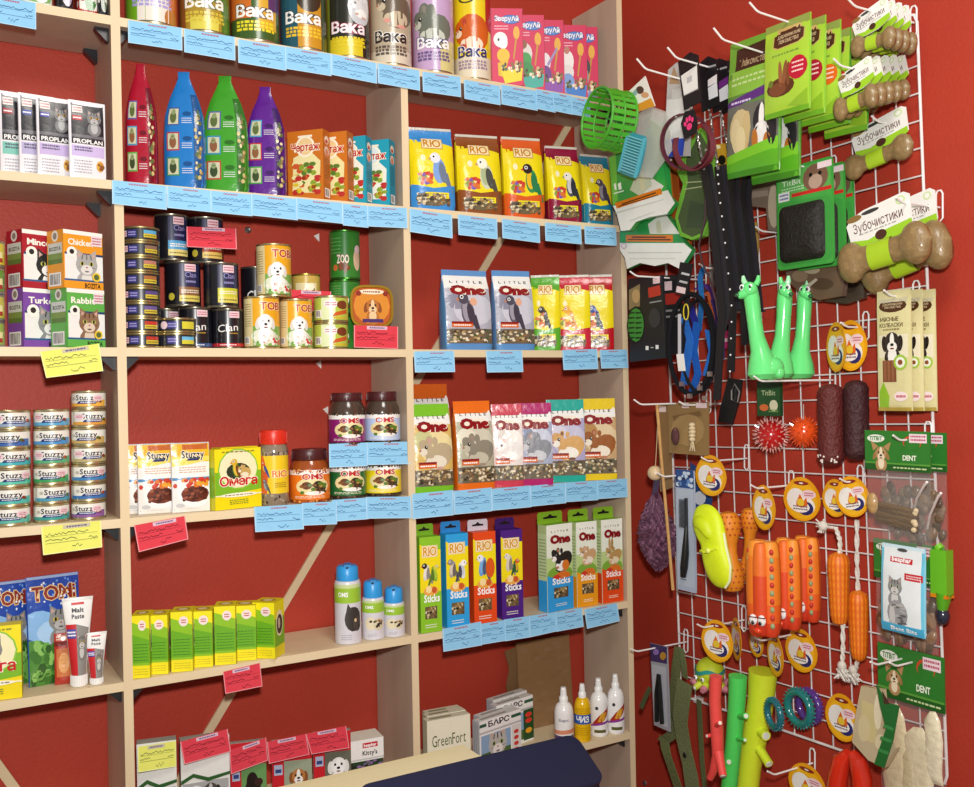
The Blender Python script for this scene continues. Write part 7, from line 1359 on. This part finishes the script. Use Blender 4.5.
# ---- dental packs
G = 'clear chew packs with green header cards'
def hdr(k): return flat(rect(0, 0, 1, 1, '#2f7a2c'), rect(0, 0, 1, .16, '#1f5a20'), rect(0, .16, 1, .2, '#5a9a3a'), ell(.18, .8, .14, .1, '#e8ece0'), txt('TiTBiT', .18, .8, .2, .1, '#2f7a2c', 1), dog(.26, .42, .1, k, '#b08a5c', '#e8d8b8', '#9a7448'), poly([(.14, .48), (.1, .74), (.22, .6)], '#b08a5c'), poly([(.38, .48), (.42, .72), (.3, .6)], '#b08a5c'), ell(.74, .72, .14, .18, '#c84a2a'), ell(.74, .68, .12, .16, '#2f7a2c'), txt('DENT', .7, .34, .2, .12, '#f0f4e0', 1), rect(.7, .72, .96, .94, '#ecd6dc'), smallprint(.72, .75, .94, .92, 2, '#b8506a', 3), smallprint(.45, .05, .95, .12, 1, '#c8d8a0', 4))
def dental(x0, x1, y0, yh, y1, out, lab, contents):
    w, h, c = WF(x0, x1, y0, yh, out); m = MB(); m.prism(outline([(0, 0), (1, 0), (1, 1), (0, 1)], w, h), 0, .003, '#2f7a2c', 'card')
    m.printed(hdr(w / h), lambda u, v, o: ((u - .5) * w, -o, (v - .5) * h), 'card', base=.0002)
    o = done(m, 'dental_chew_pack', WM(c), lab, 'dog chew', G, False); w2, h2, c2 = WF(x0, x1, yh, y1, out)
    m = MB(); bagmesh(w2 * .97, h2, .022, None, '#dcd6d0', [(0, 1, .1), (.1, 1, .8), (.6, 1, 1), (.95, 1, .2), (1, 1, .1)], 'clear', 3, .5, None, 0, 10, -h / 2 - h2, m); m.build('clear_bag', o, (0, -.008, 0))
    m = MB(); contents(m, w2, h2, -h / 2 - h2 / 2); m.build('chews', o, (0, .002, 0))
def sticks_(m, w, h, cz):
    r = random.Random(2)
    for i in range(9): z = cz - .1 * h + (i - 4) * .004; m.tube([Vector((-.34 * w, r.uniform(-.003, .004), z + .004)), Vector((0, -.004, z)), Vector((.28 * w, r.uniform(-.004, .004), z - .006))], .0042, r.choice(['#5a4424', '#6a5230', '#4c3a20']), 'chew', 8)
    for i in range(7): m.ball((.3 * w + r.uniform(-.008, .006), -.006, cz - .16 * h + r.uniform(-.02, .022)), .005, .004, .005, '#d8c49c', 'chew', 8, 6)
    m.ball((-.38 * w, -.004, cz + .04 * h), .012, .008, .02, '#b8925c', 'chew', 10, 8)
def bits(cols, n, sx, sz):
    def f(m, w, h, cz):
        r = random.Random(n)
        for i in range(n): m.ball((r.uniform(-.4, .4) * w, r.uniform(-.004, .006), cz + r.uniform(-.42, .3) * h), sx * r.uniform(.7, 1.2), .006, sz * r.uniform(.7, 1.2), r.choice(cols), 'chew', 9, 6, Matrix.Rotation(r.uniform(-.6, .6), 3, 'Y'))
    return f
def sheets(m, w, h, cz):
    for cx, cw, z0, z1, y, cc in ((-.26, .3, .46, -.5, -.002, '#d8c8a0'), (.1, .34, .3, -.5, .004, '#e2d4b0'), (.32, .2, .5, -.2, -.006, '#e8dcbc'), (-.02, .2, .1, -.5, -.01, '#cfc095')):
        P = [((cx + cw * .72 * a) * w, cz + (z0 + (z1 - z0) * b) * h) for a, b in ((-.3, .02), (.25, 0), (.7, .12), (.95, .4), (.8, .8), (.9, 1), (-.7, 1), (-1, .7), (-.75, .4), (-.9, .15))]
        puff(m, [(x, z) for x, z in P], .007, cc, 'chew', 4, .4)
hook(905, 440, .07, 'white hook of the upper dental packs', .02, .012)
dental(878, 945, 432, 470, 546, .03, 'rear dental pack at the right, mostly behind the upper pack', bits(['#6a5540', '#7c6044', '#4c3826', '#5c4630'], 70, .009, .012))
dental(864, 929, 431, 471, 546, .065, 'upper dental pack with a tan puppy header and brown sticks', sticks_)
dental(873, 936, 542, 582, 648, .03, 'middle dental pack partly behind the blue and white sachet', bits(['#7a5c44', '#8f6c50', '#5c4230'], 50, .009, .02))
hook(905, 664, .06, 'white hook of the lowest dental pack', .03, .012)
dental(877, 943, 650, 704, 806, .04, 'lowest dental pack with pale rawhide sheets', sheets)
def rods(pts): 
    m = MB(); m.tube([at_x(x, y, XG - o_) for x, y, o_ in pts], .0022, '#f4f0ee', 'wire', 8); return m
tag(rods([(912, 520, 0), (917, 498, .06), (924, 486, .1), (927, 482, .105)]).build('grid_hook'), 'bare white prong in front of the upper dental pack, left of two', 'hook', HK)
tag(rods([(925, 540, 0), (930, 515, .06), (938, 497, .1), (941, 493, .105)]).build('grid_hook'), 'bare white prong in front of the upper dental pack, right of two', 'hook', HK)
def kitten(k): return flat(rect(0, 0, 1, 1, '#cfe6ef'), rect(0, .0, 1, .06, '#58b8d8'), rect(.0, .08, .06, .95, '#6cc4e0'), rect(.94, .08, 1, .95, '#6cc4e0'), rect(.06, .06, .94, .96, '#e8eef0'), rect(.22, .8, .74, .88, '#c8202e'), txt('beaphar', .48, .84, .44, .05, '#fff', 1), rect(.58, .62, .98, .7, '#c82430'), smallprint(.62, .635, .94, .685, 2, '#f4dcdc', 4), cat(.36, .52, .17, k, '#8f9090', '#d0d0ce', '#4a4a4c', '#b8c0a0'), ell(.42, .22, .24, .16, '#98989a'), ell(.3, .18, .07, .14, '#c8c8c6'), kib(.2, .1, .64, .36, ['#5c5c5e', '#b4b4b2'], 22, .07, .015), rect(0, 0, 1, .1, '#48acd4'), txt('Dent Bits', .55, .05, .6, .045, '#f0f8fa', 1), ell(.5, .95, .12, .02, '#4a4a4a'))
wbag('cat_treat_sachet', 'blue and white cat treat sachet with a grey kitten', 'cat treats', 879, 923, 546, 634, .085, .014, kitten, '#8accdf', roll=1)
w, h, c = WF(933, 951, 548, 625, .03); m = MB(); m.box(-w * .45, -.01, -h * .1, w * .45, .01, h * .48, '#6fbf2a', 'gloss'); m.tube([Vector((0, 0, .48 * h)), Vector((-.2 * w, 0, .52 * h))], .008, '#7acc30', 'gloss', 10); m.tube([Vector((.1 * w, 0, -.08 * h)), Vector((.05 * w, 0, -.2 * h)), Vector((0, 0, -.3 * h))], [.014, .012, .009], '#5aa824', 'gloss', 12)
o = done(m, 'green_dispenser', WM(c), 'bright green plastic piece at the far right behind the dental packs', 'pet accessory')
m = MB(); m.box(-w * .45, -.011, -h * .14, w * .45, .011, -h * .09, '#e08a1c', 'gloss'); m.ball((0, 0, -.38 * h), .013, .012, .016, '#2a2c3c', 'gloss', 12, 8); sub(m, 'orange_collar', o)
# small rawhide pack with diagonal header
o, mp, c = pxcard('rawhide_pack', 'small clear pack of pale rawhide with a slanted green strip', 'dog chew', [(861, 686), (882, 690), (884, 716), (896, 748), (884, 768), (868, 760), (852, 742), (856, 712)], .095, '#c4b490', [([(862, 700), (878, 706), (876, 744), (860, 738)], '#cfc08a'), (pe(878, 712, 4, 18), '#e8dcbc'), (pe(864, 728, 6, 14), '#d4c69a'), (pe(880, 742, 5, 8), '#dccfa8')], th=.012, mt='pouch')
pxcard('green_strip_card', 'dark green slanted card strip on the small rawhide pack', 'packaging', [(876, 684), (886, 702), (899, 706), (893, 740), (884, 768), (874, 764), (886, 728), (880, 706)], .115, '#256a30', [([(884, 724), (894, 728), (893, 731), (883, 727)], '#3c8a48'), ([(881, 736), (892, 740), (891, 743), (880, 739)], '#3c8a48'), ([(879, 748), (889, 752), (888, 755), (878, 751)], '#3c8a48'), ([(882, 690), (890, 704), (884, 704)], '#4a3228')], mt='card')
hook(880, 664, .1, 'short white hook above the small rawhide pack', .015, .01)
# ---- red sausage
m = MB()
for k, x in enumerate((840, 858)):
    P = [at_x(xx, yy, XG - .05) for xx, yy in ((x + (8 if k == 0 else -6), 753), (x + (2 if k == 0 else 0), 760), (x - (2 if k == 0 else -4), 778), (x - (4 if k == 0 else -5), 800), (x - (2 if k == 0 else -3), 825))]; m.tube(P, [.009, .017, .0185, .0185, .014], '#d8301a', 'gloss', 16)
tag(m.build('hanging_sausage_toy'), 'glossy red double sausage toy at the bottom edge of the photo', 'dog toy')
# ---- branch toys
G = 'bright plastic branch toys'
def branch(pts, rp, out, colr, lab, stubs):
    P = [at_x(x, y, XG - out) for x, y in pts]; k = (at_x(730, 720, XG - out).z - at_x(730, 721, XG - out).z)
    R_ = [r * k for r in rp]; m = MB(); m.tube(P, R_, colr, 'rubber', 18)
    ends = []
    for x, y, x2, y2, r in stubs:
        a, b = at_x(x, y, XG - out), at_x(x2, y2, XG - out - .016); m.tube([a, a.lerp(b, .6), b], [r * k * 1.3, r * k, r * k * .95], colr, 'rubber', 12); ends.append((b, (b - a).normalized(), r * k * .95))
    o = tag(m.build('hanging_branch_toy'), lab, 'dog toy', G)
    for b, d, r in ends: m = MB(); m.tube([b - d * .0005, b + d * .0012], [r * .8, r * .72], '#e8e8d8', 'rubber', 12); m.build('cut_end', o)
branch([(716, 676), (715, 700), (717, 730), (718, 755), (713, 772), (710, 778)], [6.5, 6, 6.5, 6, 4, 3.5], .165, '#f0504a', 'red branch toy with a forked lower end', [(718, 750, 723, 776, 4.2), (714, 727, 720, 723, 2.5), (713, 735, 707, 736, 2)])
branch([(738, 676), (737, 700), (734, 740), (731, 770), (728, 800)], [9, 8.5, 8, 8, 8], .128, '#4ed45c', 'green branch toy between the red and yellow ones', [(738, 716, 746, 716, 3), (732, 760, 729, 762, 3.2), (734, 738, 745, 740, 2)])
branch([(763, 671), (761, 700), (756, 730), (750, 765), (746, 800)], [13.5, 12.5, 12, 11, 11], .062, '#dcec30', 'large yellow branch toy with a side twig', [(757, 728, 766, 736, 5), (755, 742, 769, 764, 4.5)])
# ---- octopus
c = at_x(710, 674, XG - .056); m = MB(); m.ball((0, 0, .004), .034, .03, .034, '#c4d42a', 'rubber', 22, 14)
for i in range(8):
    t = 2 * PI * i / 8 + .3; d = Vector((math.cos(t), math.sin(t) * .8, 0)); m.tube([d * .018 + Vector((0, 0, -.018)), d * .036 + Vector((0, 0, -.026)), d * .048 + Vector((0, 0, -.012 if i % 2 else -.028))], [.011, .0095, .006], lambda a, b: '#c4d42a' if a == 0 else '#c87a8a', 'rubber', 10)
octo = done(m, 'octopus_toy', WM(c), 'yellow-green octopus toy with a teal headband', 'dog toy')
m = MB(); rows = [[(.0352 * math.cos(2 * PI * j / 24), .0312 * math.sin(2 * PI * j / 24), z + .004 * math.sin(j)) for j in range(24)] for z in (.004, .013)]; m.surf(rows, '#2a9a90', 'rubber', True); sub(m, 'headband', octo)
for s in (-1, 1): m = MB(); m.ball((s * .011 - .006, -.0275, -.007), .0055, .003, .0055, '#f4f4f0', 'gloss', 12, 8); m.ball((s * .011 - .006, -.03, -.007), .0024, .0015, .0026, '#111', 'gloss', 8, 6); sub(m, 'eye', octo)
m = MB(); m.tube([Vector((-.004, -.028, -.02)), Vector((-.004, -.042, -.025))], [.008, .006], '#d0dc40', 'rubber', 12); m.ball((-.004, -.043, -.025), .004, .002, .004, '#e8e8d8', 'rubber', 10, 6); sub(m, 'spout', octo)
# ---- rubber rings
G = 'spiky rubber rings'
def sring(x, y, rx, ry, out, colr, lab):
    w, h, c = WF(x - rx, x + rx, y - ry, y + ry, out); m = MB(); R1 = h / 2 * .78; yw = turned(w, h, c)
    P = [Vector((R1 * math.cos(2 * PI * i / 28), 0, R1 * math.sin(2 * PI * i / 28))) for i in range(28)]; m.tube(P, h * .1, colr, 'gloss', 12, closed=True)
    o = done(m, 'rubber_ring', WM(c, 0, yw), lab, 'dog toy', G); m = MB()
    for i in range(28):
        t = 2 * PI * i / 28; d = Vector((math.cos(t), 0, math.sin(t)))
        for y_ in (-.5, .5): e = (d + Vector((0, y_, 0))).normalized(); m.tube([d * R1 + e * h * .09, d * R1 + e * h * .14], [.0022, .0012], colr, 'gloss', 6)
    sub(m, 'nubs', o)
sring(809, 706, 13, 18, .02, '#5a3a8a', 'purple spiky ring, hindmost of the three'); sring(799, 708, 14.5, 20, .04, '#1f7a78', 'larger teal spiky ring in front of the purple one'); sring(774, 714, 8.5, 16, .11, '#1c6c78', 'smaller teal spiky ring beside the yellow branch toy')
# ---- clipper pack + olive straps
hook(655, 648, .1, 'white hook of the clipper pack, left edge of the grid', .06, .012)
o, mp, c = pxcard('clipper_pack', 'grey card pack with a black claw clipper', 'clipper', [(650, 643), (667, 647), (670, 732), (654, 725)], .1, '#9a9ca4', [([(650, 643), (667, 647), (667, 664), (651, 661)], '#3a2c5a'), (pe(656, 652, 3, 3), '#8a6ab0'), (pe(663, 656, 3, 4), '#b8862c'), ([(652, 664), (666, 667), (668, 728), (655, 722)], '#b0b2ba')], th=.003, mt='card')
m = MB(); 
for dx in (-2, 2): m.tube([Vector((mp((660 + dx * .4, 674))[0], -.004, mp((660, 674))[1])), Vector((mp((660 + dx, 694))[0], -.005, mp((660, 694))[1])), Vector((mp((661 + dx * 1.3, 722))[0], -.005, mp((661, 722))[1]))], [.003, .005, .0055], '#161618', 'plastic', 8)
sub(m, 'clipper', o)
G = 'olive webbing straps'
m = MB(); g = '#656c44'
def strap(pts, wd, out, colr, dirv=(0, 1, .15)): m.ribbon([at_x(x, y, XG - out - .004 * math.sin(i * 1.7)) for i, (x, y) in enumerate(pts)], wd * 1.8, dirv, colr, 'cloth', .0025)
strap([(679, 648), (676, 670), (674, 695), (672, 715)], .016, .075, g); strap([(681, 648), (684, 664), (685, 678)], .009, .08, '#666e48'); strap([(685, 682), (682, 702), (680, 720), (684, 745), (690, 770), (694, 800)], .026, .112, '#6a714c'); strap([(668, 715), (676, 708), (682, 692)], .012, .08, '#5c643e')
strap([(664, 738), (666, 752), (674, 775), (682, 800)], .018, .085, g); strap([(662, 742), (672, 735), (680, 728)], .018, .08, '#666e48'); strap([(699, 700), (700, 720), (702, 760), (706, 800)], .008, .03, '#656c44'); strap([(668, 712), (676, 730), (686, 740)], .016, .07, '#687050')
har2 = tag(m.build('hanging_webbing_harness'), 'tangled olive webbing harness at the lower left of the grid', 'dog harness')
m = MB(); m.ball(at_x(684.5, 755, XG - .118), .003, .006, .006, '#141414', 'gloss', 12, 8); m.build('snap_button', har2)
m = MB(); m.ribbon([at_x(x, y, XG - .13) for x, y in ((650, 688), (646, 696), (641, 708))], .013, (0, 1, .4), '#4c5434', 'cloth'); tag(m.build('hanging_strap_end'), 'loose olive strap end left of the clipper pack', 'strap')
for x, y, lab in ((645, 783, 'grey screw head low on the red wall beside the right upright'),):
    m = MB(); m.lathe([(0, 0), (.007, 0), (.006, .003), (0, .004)], '#a8a4a4', 'tin', 16, Matrix.Rotation(rad(-90), 4, 'Y')); tag(m.build('wall_screw', None, at_x(x, y, XW - .0002)), lab, 'screw')
# ------------------------------------------------------------------ light
def area(name, loc, tgt, size, power, colr=(1, 1, 1), sy=None):
    L = bpy.data.lights.new(name, 'AREA'); L.size = size; L.energy = power; L.color = colr
    if sy: L.shape = 'RECTANGLE'; L.size_y = sy
    o = bpy.data.objects.new(name, L); COL.objects.link(o); o.location = loc
    o.rotation_euler = (Vector(tgt) - Vector(loc)).to_track_quat('-Z', 'Y').to_euler()
area('ceiling_lamp', (.25, -1.45, 2.7), (.8, -.2, 1.3), .5, 14, (1, .95, .88))
area('camera_flash', EYE + UP * .17 - FW * .02 + RT * .03, EYE + FW * 2 + UP * .05, .07, 30, (1, .98, .95))
w = bpy.data.worlds.new('world'); SC.world = w; w.use_nodes = True
w.node_tree.nodes['Background'].inputs[0].default_value = (1, .95, .9, 1)
w.node_tree.nodes['Background'].inputs[1].default_value = .26
SC.view_settings.view_transform = 'Standard'; SC.view_settings.look = 'None'
SC.view_settings.exposure = 0; SC.view_settings.gamma = 1
